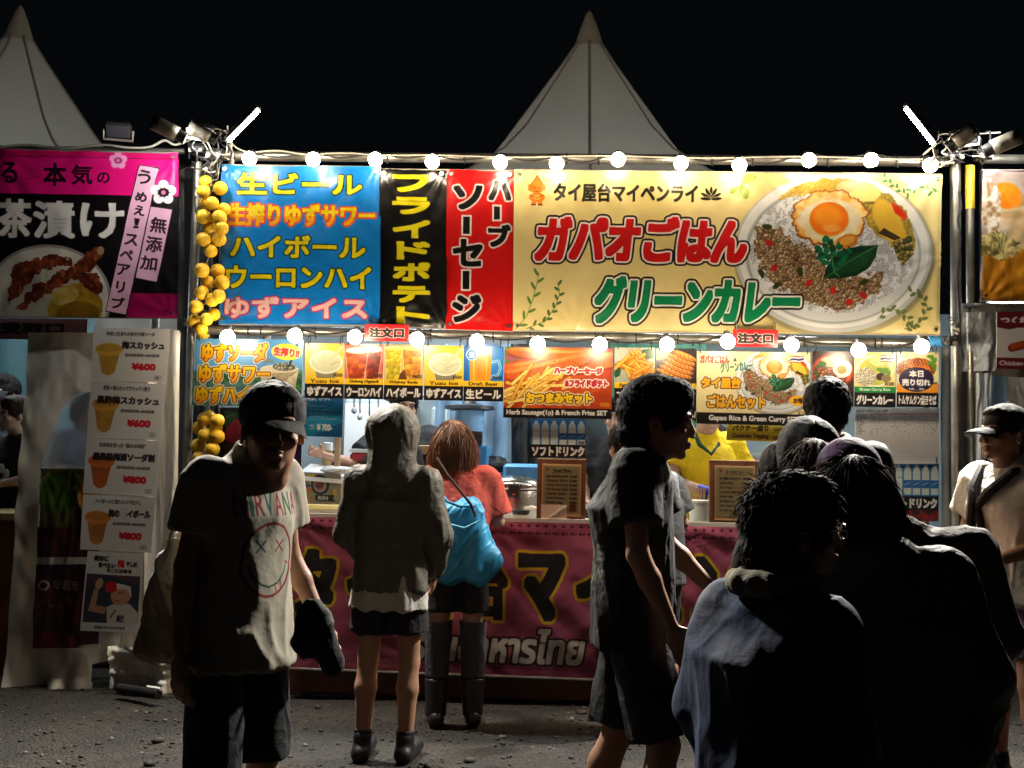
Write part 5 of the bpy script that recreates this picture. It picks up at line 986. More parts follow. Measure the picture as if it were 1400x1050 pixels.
def sticker():
    c = Cv(0, 0, 62, 42, (.66, .63, .56), 3); c.tex(c.ellm(14, 28, 13, 12, 0, 5, .3), (.92, .45, .2), (.6, .7, .5), 8, 2); c.ell(20, 9, 8, 7, (.93, .82, .2), wob=.4); c.ell(31, 17, 13.5, 14.5, (.16, .18, .24)); c.ell(31, 17, 10, 11, (.72, .70, .66)); c.tex(c.ellm(30, 17, 7, 7, 0, 3, .3), (.8, .35, .3), (.4, .25, .3), 4, 2, contrast=3)
    c.poly([(4, 8), (14, 18), (24, 16), (12, 22), (6, 18)], (.12, .28, .55)); c.poly([(24, 32), (54, 31), (50, 36), (54, 41), (24, 40)], (.08, .12, .25)); c.text('RIN', (28, 33, 43, 39), (.9, .9, .88), .5); c.ell(53, 27, 3, 5, (.9, .75, .3), wob=.4); return c
def cooler():
    a, b = P(404, 690, 6.95), P(508, 690, 6.95); t = thing('ice_chest', 'pale ice chest with a sloping lid and a round crest sticker', 'ice chest', (a.x, 6.95, ZC-.005)); w = b.x-a.x; h = .21
    vs = [(0, 0, 0), (w, 0, 0), (w, 0, h*.86), (0, 0, h*1.02), (0, .42, 0), (w, .42, 0), (w, .42, h*1.2), (0, .42, h*1.36)]
    me = mesh('body', vs, [(0, 1, 2, 3), (5, 4, 7, 6), (4, 0, 3, 7), (1, 5, 6, 2), (0, 4, 5, 1), (3, 2, 6, 7)], mat('cream plastic', (.66, .62, .52), .4, bump=.05, var=.06), t)
    vs = [(-.01, -.015, h*1.02), (w+.01, -.015, h*.86), (w+.01, .44, h*1.2), (-.01, .44, h*1.36)]; vs += [(x, y, z+.025) for x, y, z in vs]; mesh('lid', vs, [(3, 2, 1, 0), (4, 5, 6, 7), (0, 1, 5, 4), (1, 2, 6, 5), (2, 3, 7, 6), (3, 0, 4, 7)], m_white, t)
    co = [P(x, y, 6.944)-t.location for x, y in ((409, 645), (466, 648), (466, 687), (409, 686))]; sheet('sticker', co, pmat('crest sticker print', sticker(), .4, .02, gain=.8), t, 2, 2)
cooler()
def tin(name, px, py, Y, prof, m, lab, cat, n=20, parts=()):
    a = P(px, py, Y); t = thing(name, lab, cat, a); mb = MB(); mb.lathe(prof, n=n); mb.build('body', m, t, True)
    for nm, pf, mm in parts: mb = MB(); mb.lathe(pf, n=n); mb.build(nm, mm, t, True)
    return t
tin('bottle', 447, 640, 7.4, [(.03, 0), (.034, .01), (.034, .10), (.03, .12)], mat('amber syrup', (.45, .30, .12), .2), 'amber syrup bottle with a white cap behind the ice chest', 'bottle', parts=(('cap', [(.036, .12), (.036, .17), (.02, .175)], m_white),))
tin('bottle', 459, 640, 7.5, [(.03, 0), (.034, .01), (.034, .09), (.02, .12)], m_black, 'dark squat bottle beside the amber one', 'bottle', parts=(('cap', [(.03, .12), (.03, .14)], m_white),))
def cloth_lump(px, py, Y, s, m, lab, seed=1, name='towel', cat='towel', sq=(1.5, .8, .5)):
    a = P(px, py, Y); mb = MB(); mb.ball((0, 0, 0), s, 30); v = np.array(mb.v); n = fbm3(v/s*1.6+seed*7, seed, 4); rg = np.abs(fbm3(v/s*2.2+3, seed+5, 3)-.5)*2; v = v*(.7+n*.8-rg*.5)[:, None]*np.array(sq); v[:, 2] = np.maximum(v[:, 2], -s*.3)
    o = mesh(name, v, mb.f, m, smooth=True); o.location = a+Vector((0, 0, s*.3)); tag(o, lab, cat); return o
cloth_lump(460, 648, 7.0, .06, m_foam, 'crumpled white towel lying on the ice chest', 2)
cloth_lump(727, 698, 6.85, .035, m_foam, 'small crumpled white cloth beside the food menu stand', 4)
t = tin('dish', 712, 704, 6.72, [(.03, 0), (.045, .004), (.052, .028), (.049, .03), (.04, .012)], m_black, 'small black dish on the counter by the food menu stand', 'dish'); t.scale = (1.1, .8, 1)
box_thing('price_strip', 415, 690, 462, 697, 6.8, .12, mat('yellow paper', (.80, .70, .32), .6), 'yellow price card lying in front of the ice chest', 'price card', bev=.002)
box_thing('red_box', 478, 618, 508, 634, 7.5, .2, mat('red enamel', (.45, .03, .03), .35), 'red box on the work table behind the hooded customer', 'box', lambda t, w, h, d: (MB().box((0, 0, h+.01), (w*1.04, d*1.04, .025)).build('lid', m_white, t)))
def worktable():
    a, b = P(430, 640, 7.3), P(700, 640, 7.3); t = thing('work_table', 'work table behind the serving counter on the drinks side', 'table', ((a.x+b.x)/2, 7.75, 0)); w = b.x-a.x; z = ZC-.12
    mb = MB(); mb.box((0, 0, z), (w, .6, .03)); mb.build('table_top', m_steel, t)
    for sx in (-1, 1):
        for sy in (-1, 1): mb = MB(); mb.tube([(sx*(w/2-.06), sy*.26, 0), (sx*(w/2-.06), sy*.26, z-.015)], .016, 8); mb.build('leg', m_pipe, t)
worktable()
box_thing('cutting_board', 545, 608, 598, 622, 7.6, .3, m_woodl, 'wooden counter block left of the woman in red', 'cutting board', bev=.004)
def cooker():
    a = P(702, 704, 6.82); t = thing('rice_cooker', 'large stainless rice cooker with a black latch on the counter', 'rice cooker', (a.x, 7.02, ZC)); rx = .16
    pr = lambda k: [(rx*1.0, 0), (rx*1.02, .02), (rx*1.02, .17), (rx*1.0, .175)]
    mb = MB(); mb.lathe(pr(1), n=40, sy=1.0); mb.build('body', m_steel, t, True)
    mb = MB(); mb.lathe([(rx*1.03, .178), (rx*1.06, .185), (rx*1.06, .205), (rx*1.0, .225), (rx*.75, .25), (rx*.2, .262)], n=40); mb.build('lid', mat('lid steel', (.6, .6, .6), .2, 1.), t, True)
    mb = MB(); mb.lathe([(rx*1.035, .17), (rx*1.045, .173), (rx*1.035, .18)], n=40); mb.build('seal_band', m_black, t, True)
    mb = MB(); mb.box((0, -rx*1.08, .175), (.075, .03, .085), bev=.01); mb.build('latch', m_black, t); mb = MB(); mb.box((0, -rx*1.08-.018, .15), (.02, .004, .01)); mb.build('button', mat('red button', (.5, .05, .04), .4), t)
    for s in (-1, 1): mb = MB(); mb.box((s*rx*1.1, 0, .1), (.03, .1, .03), bev=.008); mb.build('handle', m_black, t)
cooker()
box_thing('blue_crate', 688, 634, 752, 668, 7.55, .3, mat('bright blue plastic', (.12, .38, .75), .4), 'bright blue crate behind the rice cooker', 'crate')
cloth_lump(672, 645, 7.9, .11, m_black, 'black bag slumped behind the rice cooker', 7, 'bag', 'bag', (1.3, .8, .8))
def menu_stand(x0, y0, x1, y1, k, lab, Y=6.68):
    a, b = P(x0, y0, Y), P(x1, y1, Y); w = b.x-a.x; h = a.z-ZC; t = thing('menu_stand', lab, 'menu stand', ((a.x+b.x)/2, Y, ZC), 'wooden menu stands on the counter'); f = w*.12
    mb = MB(); mb.box((-w/2+f/2, 0, h/2), (f, .05, h)); mb.box((w/2-f/2, 0, h/2), (f, .05, h)); mb.box((0, 0, h-f/2), (w-2*f-.001, .05, f)); mb.box((0, 0, f*.7), (w-2*f-.001, .05, f*1.4)); mb.build('frame', m_wood, t)
    mb = MB(); mb.box((0, .008, h/2), (w-2*f+.01, .02, h-f)); mb.build('back_board', m_wood, t)
    mb = MB(); mb.box((0, -.027, h*.5), (w*.80, .004, h*.84)); mb.box((0, .004, h-.004), (w, .05, .012)); mb.build('inner_trim', m_woodl, t)
    z0 = f*1.5; z1 = h-f*1.15; sheet('menu_print', [Vector((-w*.38, -.031, z1)), Vector((w*.38, -.031, z1)), Vector((w*.38, -.031, z0)), Vector((-w*.38, -.031, z0))], pmat('menu stand print %d' % k, canv_menu(k), .4, .02, gain=.85), t, 2, 2)
menu_stand(735, 627, 800, 712, 0, 'wooden stand headed Food Menu beside the rice cooker'); menu_stand(970, 629, 1037, 720, 1, 'wooden menu stand with Japanese rows, half hidden by a curly head')
def holder():
    a = P(757, 713, 6.64); t = thing('card_holder', 'small clear card holder with paper slips in front of the menu stand', 'card holder', (a.x, 6.645, ZC)); w = .155
    mb = MB(); mb.box((0, 0, .05), (w, .004, .1)); mb.box((0, .05, .055), (w, .004, .11)); mb.box((-w/2+.002, .025, .045), (.004, .046, .09)); mb.box((w/2-.002, .025, .045), (.004, .046, .09)); mb.build('shell', mat('milky plastic', (.75, .55, .40), .25, alpha=.75), t); mb = MB(); mb.box((0, .026, .03), (w*.92, .04, .05)); mb.build('paper_slips', mat('pink paper', (.75, .55, .42), .7, var=.15, vscale=40), t); mb = MB(); mb.box((.02, -.006, .06), (.12, .004, .012), rot=(0, -.6, 0)); mb.build('label_strip', m_white, t)
holder()
def tub():
    a = P(957, 713, 6.72); t = thing('plastic_tub', 'clear plastic tub with green and yellow scraps beside the wooden stand', 'tub', (a.x, 6.76, ZC)); r = .065
    mb = MB(); mb.lathe([(r*.86, 0), (r*.9, .01), (r, .13), (r*.97, .13), (r*.86, .012), (r*.5, .01)], n=24); mb.build('body', mat('milky clear plastic', (.70, .78, .82), .2, alpha=.5), t, True); mb = MB(); mb.lathe([(r*1.0, .128), (r*1.06, .13), (r*1.06, .142), (r*.98, .143)], n=24); mb.build('rim', m_white, t, True)
    rs = random.Random(3); mb = MB()
    for k in range(26): mb.ball((rs.uniform(-.035, .035), rs.uniform(-.035, .035), .014+rs.random()*.035), rs.uniform(.008, .014), 6, mi=rs.choice((0, 0, 1)))
    mb.build('scraps', None, t, True, mats=[mat('green scraps', (.25, .38, .08), .6), mat('yellow scraps', (.75, .60, .10), .6)])
    a = P(959, 690, 6.95); t = thing('chopstick_bundle', 'bundle of wooden sticks standing in a paper cup behind the tub', 'chopsticks', (a.x, 7.0, ZC)); mb = MB(); mb.lathe([(.035, 0), (.05, .12), (.047, .12), (.033, .005)], n=18); mb.build('cup', mat('brown paper cup', (.35, .22, .12), .7), t, True)
    for k in range(16): an = k*2.4; q = .01+.024*rs.random(); mb = MB(); x, y = q*math.cos(an), q*math.sin(an); mb.tube([(x*.6, y*.6, .02), (x*2.0, y*1.8, .19+rs.random()*.03)], .004, 5); mb.build('stick', m_woodl, t)
tub()
box_thing('food_tray', 918, 668, 945, 676, 7.1, .16, m_white, 'white food tray in front of the cook in yellow', 'tray', bev=.004)
cloth_lump(934, 668, 7.15, .035, m_foam, 'white rice heap on the tray', 9, 'rice', 'rice', (1.3, .9, .7))
for i, (x, y, h, c_) in enumerate(((492, 548, 26, (.5, .5, .45)), (505, 545, 34, (.6, .6, .6)), (517, 546, 24, (.55, .5, .4)), (484, 546, 18, (.3, .3, .3)), (560, 548, 14, (.7, .7, .7)))):
    a = P(x, y, 8.0); t = thing('hanging_ladle', 'kitchen tool hanging behind the oolong board, '+NUM[i]+' from the left' if i < 4 else 'pale kitchen tool hanging behind the whisky board', 'kitchen tool', a, 'kitchen tools hanging from the stall rail'); L_ = h/187; mb = MB(); mb.tube([(0, 0, .02), (.004, 0, -L_*.7)], .006, 7); mb.build('handle', m_steel, t); mb = MB(); mb.ball((.004, 0, -L_*.85), .022, 10, sq=(1, .5, 1.2)); mb.build('bowl', mat('tool %d' % i, c_, .4), t, True)
pipe('scaffold_pipe', P(440, 541, 8.0), P(700, 541, 8.0), .012, m_pipe, 'thin rail inside the stall holding the kitchen tools', group='horizontal pipes of the stall frames')
t = tin('bowl', 540, 552, 7.9, [(.02, 0), (.09, .03), (.12, .06), (.115, .06), (.08, .035)], mat('red brown lacquer', (.30, .10, .05), .3), 'red brown bowl above the hooded customer', 'bowl'); 
pipe('post', P(463, 560, 7.2), (P(463, 560, 7.2).x, 7.2, 0), .02, m_woodl, 'light wooden upright beside the turquoise poster', 'post', 'upright posts of the stall frames'); pipe('post', P(1076, 480, 7.6), (P(1076, 480, 7.6).x, 7.6, 0), .02, m_wood, 'brown wooden upright beside the coriander strip', 'post', 'upright posts of the stall frames')
# base boards below the counter banner
a, b = P(396, 930, 6.75), P(1300, 950, 6.75); t = thing('kick_board', 'dark weathered board along the ground under the counter banner', 'board', ((a.x+b.x)/2, 6.74, 0)); mb = MB(); mb.box((0, 0, .06), (b.x-a.x, .03, .12)); mb.build('board', m_wood, t); 
# ------------------------------------------------------------------ right side tarpaulins
hang('tarpaulin', ((1287, 473), (1342, 474), (1346, 930), (1290, 930)), m_tarpD, 'dark grey tarpaulin between the stall and the capped man on the right', 'tarpaulin', 6.82, 2.5, .025, 40, 40, seed=4)
hang('tarpaulin', ((1306, 425), (1366, 426), (1362, 507), (1305, 508)), m_clear, 'milky crumpled plastic sheet left of the skewer sign', 'plastic sheet', 6.75, 1.5, .03, 50, 40, seed=8)
hang('tarpaulin', ((1330, 510), (1356, 510), (1352, 780), (1322, 780)), mat('bluish white vinyl', (.55, .62, .68), .35, bump=.3, bscale=7), 'narrow bluish white vinyl strip behind the capped man on the right', 'curtain', 6.8, 1.2, .03, 24, 50, seed=11)
hang('tarpaulin', ((1350, 500), (1480, 500), (1480, 900), (1350, 900)), m_tarpB, 'blue grey plastic wall of the right neighbour stall', 'tarpaulin', 7.6, 3, .05, 50, 30, seed=13)
hang('tarpaulin', ((1372, 505), (1400, 505), (1425, 560), (1385, 575)), m_vinyl, 'folded white flap behind the black cap on the right', 'tarpaulin', 7.1, 1, .03, 24, 20, seed=15)
hang('tarpaulin', ((1300, 415), (1480, 418), (1480, 520), (1300, 512)), mat('brown shade cloth', (.16, .14, .11), .7, bump=.2), 'brown shade cloth under the orange vegetable banner', 'tarpaulin', 6.95, 2, .03, 40, 20, seed=16)
board(((1363, 426), (1470, 428), (1470, 507), (1362, 504)), canv_tsukune(), 'skewer print', 'white and maroon sign showing a grilled chicken skewer', Y=6.62)
box_thing('white_leg_panel', 1322, 905, 1334, 985, 6.5, .05, m_white, 'white plastic table leg behind the woman in dark green', 'table leg', bev=.004)
# black sheet standing in for the darkness of the gap behind the left posts
hang('tarpaulin', ((243, 225), (300, 225), (300, 900), (243, 900)), m_black, 'black tarpaulin in the gap between the two stalls', 'tarpaulin', 7.1, 2, .02, 20, 30, seed=20)
# ------------------------------------------------------------------ left neighbour stall
board(((-40, 434), (120, 436), (119, 465), (-40, 463)), canv_pickup(), 'pickup print', 'dim pinkish pick-up sign with dark letters under the pink banner', Y=6.74, name='pickup_sign', cat='sign', group=None, gain=1.1, hang=False)
hang('wall_sheet', ((-80, 430), (130, 430), (130, 900), (-80, 900)), mat('teal wall sheet', (.05, .12, .14), .6, bump=.2), 'dark teal tarpaulin wall inside the left stall', 'tarpaulin', 8.6, 4, .03, 40, 20, seed=22)
def curtain_left():
    YC = 6.72; cs = [P(x, y, YC) for x, y in ((40, 455), (248, 455), (226, 946), (8, 946))]; o0 = cs[3]; tl, tr, br, bl = [np.array(c-o0) for c in cs]; nx, ny = 130, 150
    u, v = np.meshgrid(np.linspace(0, 1, nx+1), np.linspace(0, 1, ny+1)); p = (tl*(1-u)[..., None]+tr*u[..., None])*(1-v)[..., None]+(bl*(1-u)[..., None]+br*u[..., None])*v[..., None]
    px = 40+u*208-v*(32-10*u)*1.0; py = 455+v*491
    w = .02*np.sin(u*9+v*3)*(.3+v)+(fbm2(u*3, v*5, 4)-.5)*.05+(fbm2(u*8+v*5, v*7-u*4, 8, 2)-.5)*.016*(.4+v); low = np.clip((v-.84)/.16, 0, 1)**1.5; w = w+low*(np.abs(fbm2(u*5+v*2, v*5, 21, 2)-.5))*.32
    # pleats near the left edge
    w = w+.010*np.exp(-((px-30-8*np.sin(py/40))/7)**2)*np.sin(py/11)
    p[..., 1] -= w; p[..., 2] += low*.05*np.sin(u*22)*0.6
    i = np.arange((nx+1)*(ny+1)).reshape(ny+1, nx+1); f = np.stack([i[1:, :-1], i[1:, 1:], i[:-1, 1:], i[:-1, :-1]], -1)
    cx, cy = px[:-1, :-1], py[:-1, :-1]
    # window: right of a curve that leans outward going down
    edge = 118-np.sqrt(np.clip((cy-535)/110, 0, 1))*63
    hole = (cx > edge) & (cx < 200) & (cy > 535) & (cy < 640)
    gap = (cx > 128) & (cx < 150) & (cy > 905)
    f = f[~(hole | gap)].reshape(-1, 4)
    t = thing('vinyl_curtain', 'white vinyl curtain of the left stall with a curved clear window', 'curtain', o0); mesh('cloth', p.reshape(-1, 3), f, m_vinyl, t, True)
    co = [P(x, y, YC+.03)-o0 for x, y in ((55, 530), (200, 530), (200, 645), (50, 645))]; sheet('window_film', co, m_clear, t, 20, 16, wr_ban(31, .006))
    co = [P(x, y, YC-.06)-o0 for x, y in ((57, 640), (138, 641), (135, 885), (43, 887))]; sheet('plum_print', co, pmat('plum panel print', canv_umepanel(), .35, .1, gain=1.2), t, 30, 60, wr_ban(33, .02))
curtain_left()
for k, (cs, Y) in enumerate(((((128, 448), (233, 450), (226, 523), (125, 520)), 6.58), (((125, 521), (225, 525), (219, 602), (119, 598)), 6.575), (((119, 599), (219, 603), (213, 679), (114, 674)), 6.57), (((114, 676), (213, 680), (206, 756), (110, 751)), 6.565))):
    board(cs, canv_ume(k), 'plum paper print %d' % k, ('top white paper of the price column, plum squash at 600 yen', 'second white paper of the price column, vinegar plum squash', 'third white paper of the price column, plum soda at 800 yen', 'fourth white paper of the price column, plum highball')[k], Y=Y, name='price_paper', cat='price sign', group='column of white price papers on the left curtain', hang=False, bend=.006, gain=1.28, rough=.5, th=.001)
board(((120, 753), (196, 758), (188, 866), (110, 862)), canv_umeposter(), 'plum poster print', 'small poster with a drawn ball player below the price papers', Y=6.56, name='poster', cat='poster', group=None, hang=False, bend=.006, th=.001, gain=1.28)
hang('tarpaulin', ((205, 450), (246, 452), (240, 945), (196, 945)), m_vinyl, 'white vinyl flap right of the price papers', 'curtain', 6.66, 1.5, .03, 30, 60, seed=26)
hang('tarpaulin', ((146, 884), (246, 884), (246, 946), (150, 946)), m_vinyl, 'crumpled bottom end of the white vinyl by the ground', 'curtain', 6.5, 1.2, .05, 40, 30, seed=28)
box_thing('counter_table', -60, 700, 40, 712, 6.8, .5, mat('ochre counter', (.35, .25, .08), .5), 'ochre counter edge of the left stall', 'counter', lambda t, w, h, d: MB().box((0, .1, -.5), (w, .3, 1.0)).build('body', mat('orange brown cloth', (.18, .05, .02), .6), t), bev=.004)
t = thing('tent_peg_sleeve', 'dark pipe end lying on the ground by the white vinyl', 'pipe', P(200, 955, 6.3)); mb = MB(); mb.tube([(-.2, .1, .03), (.08, -.02, .03)], .03, 12); mb.build('tube', m_dark, t, True); mb = MB(); mb.tube([(.0, .015, .062), (.09, -.02, .06)], .012, 6); mb.build('tape', m_white, t)
# ------------------------------------------------------------------ figures: smooth solids from blended shapes, meshed as one skin
class Field:
    def __init__(s, lo, hi, h):
        s.lo = np.array(lo, float); s.h = h; s.n = np.ceil((np.array(hi)-s.lo)/h).astype(int)+1; s.F = np.full(s.n, .2, np.float32)
        s.ax = [s.lo[i]+h*np.arange(s.n[i]) for i in range(3)]
    def sub(s, lo, hi, pad):
        a = np.maximum(0, np.floor((np.array(lo)-pad-s.lo)/s.h).astype(int)); b = np.minimum(s.n, np.ceil((np.array(hi)+pad-s.lo)/s.h).astype(int)+1)
        if (b <= a).any(): return None, None
        w = tuple(slice(x, y) for x, y in zip(a, b)); g = np.meshgrid(*[s.ax[i][w[i]].astype(np.float32) for i in range(3)], indexing='ij'); return w, np.stack(g, -1)
    def mix(s, w, d, k, op):
        f = s.F[w]
        if op == 'sub': d = -d; h = np.clip(.5-.5*(d-f)/k, 0, 1); h = np.clip(.5+.5*(d-f)/k, 0, 1); s.F[w] = f*(1-h)+d*h+k*h*(1-h)
        elif op == 'hard': s.F[w] = np.maximum(f, -d)
        else: h = np.clip(.5+.5*(f-d)/k, 0, 1); s.F[w] = f*(1-h)+d*h-k*h*(1-h)
    def cap(s, a, b, ra, rb, k=.02, op='add', flat=False, sx=1.):
        a = np.array(a, float); b = np.array(b, float); r = max(ra, rb); w, p = s.sub(np.minimum(a, b)-r, np.maximum(a, b)+r, k+.03)
        if w is None: return s
        d = b-a; L2 = d@d+1e-12; q = p-a; t = (q@d)/L2; tc = np.clip(t, 0, 1)
        rad = np.linalg.norm(q-t[..., None]*d if flat else q-tc[..., None]*d, axis=-1); dd = rad-(ra+(rb-ra)*tc)
        if flat: L_ = math.sqrt(L2); dd = np.maximum(dd, np.abs(t-.5)*L_-L_*.5)
        s.mix(w, dd, k, op); return s
    def ell(s, c, r, k=.02, op='add', rot=None):
        c = np.array(c, float); r = np.array(r, float); R_ = r.max(); w, p = s.sub(c-R_, c+R_, k+.03)
        if w is None: return s
        q = p-c
        if rot is not None: q = q@np.array(rot)
        n = np.linalg.norm(q/r, axis=-1); g = np.linalg.norm(q/(r*r), axis=-1)+1e-9; s.mix(w, n*(n-1)/g, k, op); return s
    def loft(s, secs, k=.02, op='add', sup=2.4):
        """secs: (z, cx, cy, a, b) from bottom to top, flat ends"""
        S_ = np.array(secs); r = max(S_[:, 3].max(), S_[:, 4].max()); w, p = s.sub([S_[:, 1].min()-r, S_[:, 2].min()-r, S_[0, 0]], [S_[:, 1].max()+r, S_[:, 2].max()+r, S_[-1, 0]], k+.03)
        if w is None: return s
        z = s.ax[2][w[2]]; zc = np.clip(z, S_[0, 0], S_[-1, 0])
        def ip(j):
            # smooth interpolation
            out = np.interp(zc, S_[:, 0], S_[:, j]); return out.astype(np.float32)
        cx, cy, a, b = ip(1), ip(2), ip(3), ip(4)
        u = np.abs(p[..., 0]-cx)/a; v = np.abs(p[..., 1]-cy)/b; n = (u**sup+v**sup)**(1/sup); d = (n-1)*np.minimum(a, b)
        d = np.maximum(d, np.maximum(S_[0, 0]-p[..., 2], p[..., 2]-S_[-1, 0])); s.mix(w, d, k, op); return s
    def mesh(s):
        F = s.F; sg = F < 0; nx, ny, nz = F.shape
        c = np.zeros((nx-1, ny-1, nz-1), np.int8)
        for dx in (0, 1):
            for dy in (0, 1):
                for dz in (0, 1): c += sg[dx:nx-1+dx, dy:ny-1+dy, dz:nz-1+dz]
        act = np.argwhere((c > 0) & (c < 8)); idx = np.full(c.shape, -1, np.int64); idx[tuple(act.T)] = np.arange(len(act))
        acc = np.zeros((len(act), 3)); cnt = np.zeros(len(act)); I, J, K = act.T
        for ax in range(3):
            o = [0, 1, 2]; o.remove(ax)
            for u in (0, 1):
                for v in (0, 1):
                    da = [0, 0, 0]; da[o[0]] = u; da[o[1]] = v; db = list(da); db[ax] = 1
                    fa = F[I+da[0], J+da[1], K+da[2]]; fb = F[I+db[0], J+db[1], K+db[2]]; m = (fa < 0) != (fb < 0)
                    t = np.where(m, fa/(fa-fb+1e-12), 0); p = np.zeros((len(act), 3)); p[:, o[0]] = u; p[:, o[1]] = v; p[:, ax] = t; acc[m] += p[m]; cnt[m] += 1
        V = s.lo+(act+acc/cnt[:, None])*s.h; Q = []
        for ax in range(3):
            o = [0, 1, 2]; o.remove(ax); b_, c_ = o
            A = [slice(1, -1)]*3; A[ax] = slice(0, -1); B = list(A); B[ax] = slice(1, None)
            sa, sb = sg[tuple(A)], sg[tuple(B)]; e = np.argwhere(sa != sb)
            if len(e) == 0: continue
            inside = sa[tuple(e.T)]; e = e.copy(); e[:, b_] += 1; e[:, c_] += 1
            def g(db, dc): q = e.copy(); q[:, b_] -= db; q[:, c_] -= dc; return idx[tuple(q.T)]
            q = np.stack([g(1, 1), g(0, 1), g(0, 0), g(1, 0)], 1)
            flip = inside if ax != 1 else ~inside
            q[~flip] = q[~flip][:, ::-1]; Q.append(q)
        return V, (np.concatenate(Q) if Q else np.zeros((0, 4), int))
def vnormals(V, Q):
    n = np.zeros_like(V); a, b, c, d = V[Q[:, 0]], V[Q[:, 1]], V[Q[:, 2]], V[Q[:, 3]]; f = np.cross(c-a, d-b)
    for k in range(4): np.add.at(n, Q[:, k], f)
    return n/(np.linalg.norm(n, axis=1, keepdims=True)+1e-12)
def relax(V, Q, it=1):
    for _ in range(it):
        s_ = np.zeros_like(V); c = np.zeros(len(V)); 
        for k in range(4): np.add.at(s_, Q[:, k], V[Q[:, (k+1) % 4]]+V[Q[:, (k-1) % 4]]); np.add.at(c, Q[:, k], 2)
        V = V*.4+.6*s_/np.maximum(c, 1)[:, None]
    return V
# skin, cloth and hair materials
m_skin = mat('skin', (.40, .215, .135), .5, sss=.08, bump=.06, bscale=220, var=.1, vscale=14)
m_skinp = mat('pale skin', (.50, .30, .21), .5, sss=.08, bump=.06, bscale=220, var=.1, vscale=14)
def cloth(name, col, rough=.85, **k): return mat('cloth '+name, col, rough, bump=k.get('bump', .3)*1.6, bscale=k.get('bs', 20)*.7, weave=.5, wscale=700, sheen=k.get('sheen', .0), var=.08, vscale=8)
def hairm(name, c1, c2, rough=.42, sp=.5):
    nm = 'hair '+name
    if nm in MATS: return MATS[nm]
    m = mat(nm, c1, rough, spec=sp); n = m.node_tree; b = n.nodes['Principled BSDF']; L = n.links.new; tc = n.nodes.new('ShaderNodeTexCoord'); mp = n.nodes.new('ShaderNodeMapping'); mp.inputs['Scale'].default_value = (90, 90, 9); L(tc.outputs['Object'], mp.inputs[0]); no = n.nodes.new('ShaderNodeTexNoise'); no.inputs['Scale'].default_value = 1; no.inputs['Detail'].default_value = 3; L(mp.outputs[0], no.inputs[0])
    r = n.nodes.new('ShaderNodeValToRGB'); r.color_ramp.elements[0].color = (*c1, 1); r.color_ramp.elements[1].color = (*c2, 1); r.color_ramp.elements[0].position = .38; r.color_ramp.elements[1].position = .66; L(no.outputs[0], r.inputs[0]); L(r.outputs[0], b.inputs['Base Color']); bp = n.nodes.new('ShaderNodeBump'); bp.inputs['Strength'].default_value = .6; bp.inputs['Distance'].default_value = .004; L(no.outputs[0], bp.inputs['Height']); L(bp.outputs[0], b.inputs['Normal']); return m
h_black = hairm('black', (.006, .005, .005), (.014, .011, .010), .75, .16); h_brown = hairm('copper brown', (.16, .06, .03), (.42, .20, .11)); h_dbrown = hairm('dark brown', (.02, .012, .008), (.05, .03, .018), .7, .2)
J0 = dict(pelvis=(0, 0, .93), waist=(0, 0, 1.08), chest=(0, 0, 1.27), neck=(0, .015, 1.44), head=(0, -.015, 1.60), shL=(.175, .0, 1.385), shR=(-.175, .0, 1.385), elL=(.235, .02, 1.13), elR=(-.235, .02, 1.13), wrL=(.25, -.05, .885), wrR=(-.25, -.05, .885), hipL=(.088, 0, .88), hipR=(-.088, 0, .88), knL=(.10, -.015, .48), knR=(-.10, -.015, .48), anL=(.105, .02, .085), anR=(-.105, .02, .085), toL=(.12, -.13, .03), toR=(-.12, -.13, .03))
def v3(a): return np.array(a, float)
def euler(y=0, p=0, r=0): return np.array(Euler((R(p), R(r), R(y)), 'XYZ').to_matrix())
def hand(Fd, wr, el, curl=.6, flip=1, up=None, s=1.):
    wr, el = v3(wr), v3(el); d = wr-el; d /= np.linalg.norm(d); ref = v3(up if up is not None else (0, -1, 0)); side = ref-d*(ref@d); side /= np.linalg.norm(side)+1e-9; nrm = np.cross(d, side)*flip  # nrm: palm normal, side: thumb side
    pc = wr+d*.05*s; Rm = np.stack([side, nrm, d], 1)
    Fd.ell(pc, (.038*s, .015*s, .052*s), .01, rot=Rm)
    for i in range(4):
        o = (.028-.019*i)*s; base = wr+d*.088*s+side*o; L_ = (.040, .045, .042, .034)[i]*s; a = curl*.7; p0 = base; dd = d
        for j in range(3):
            c, q = math.cos(a), math.sin(a); dd = d*c+nrm*q; p1 = p0+dd*L_*(1, .62, .5)[j]; Fd.cap(p0, p1, (.0092-.0008*j)*s, (.0086-.0009*j)*s, .004); p0 = p1; a += curl*.75
    b = wr+d*.022*s+side*.026*s; m = b+(d*.6+side*.65+nrm*.35)*.038*s; e = m+(d*.9+side*.15+nrm*.45)*.032*s; Fd.cap(b, m, .0125*s, .0105*s, .008); Fd.cap(m, e, .0102*s, .008*s, .004)
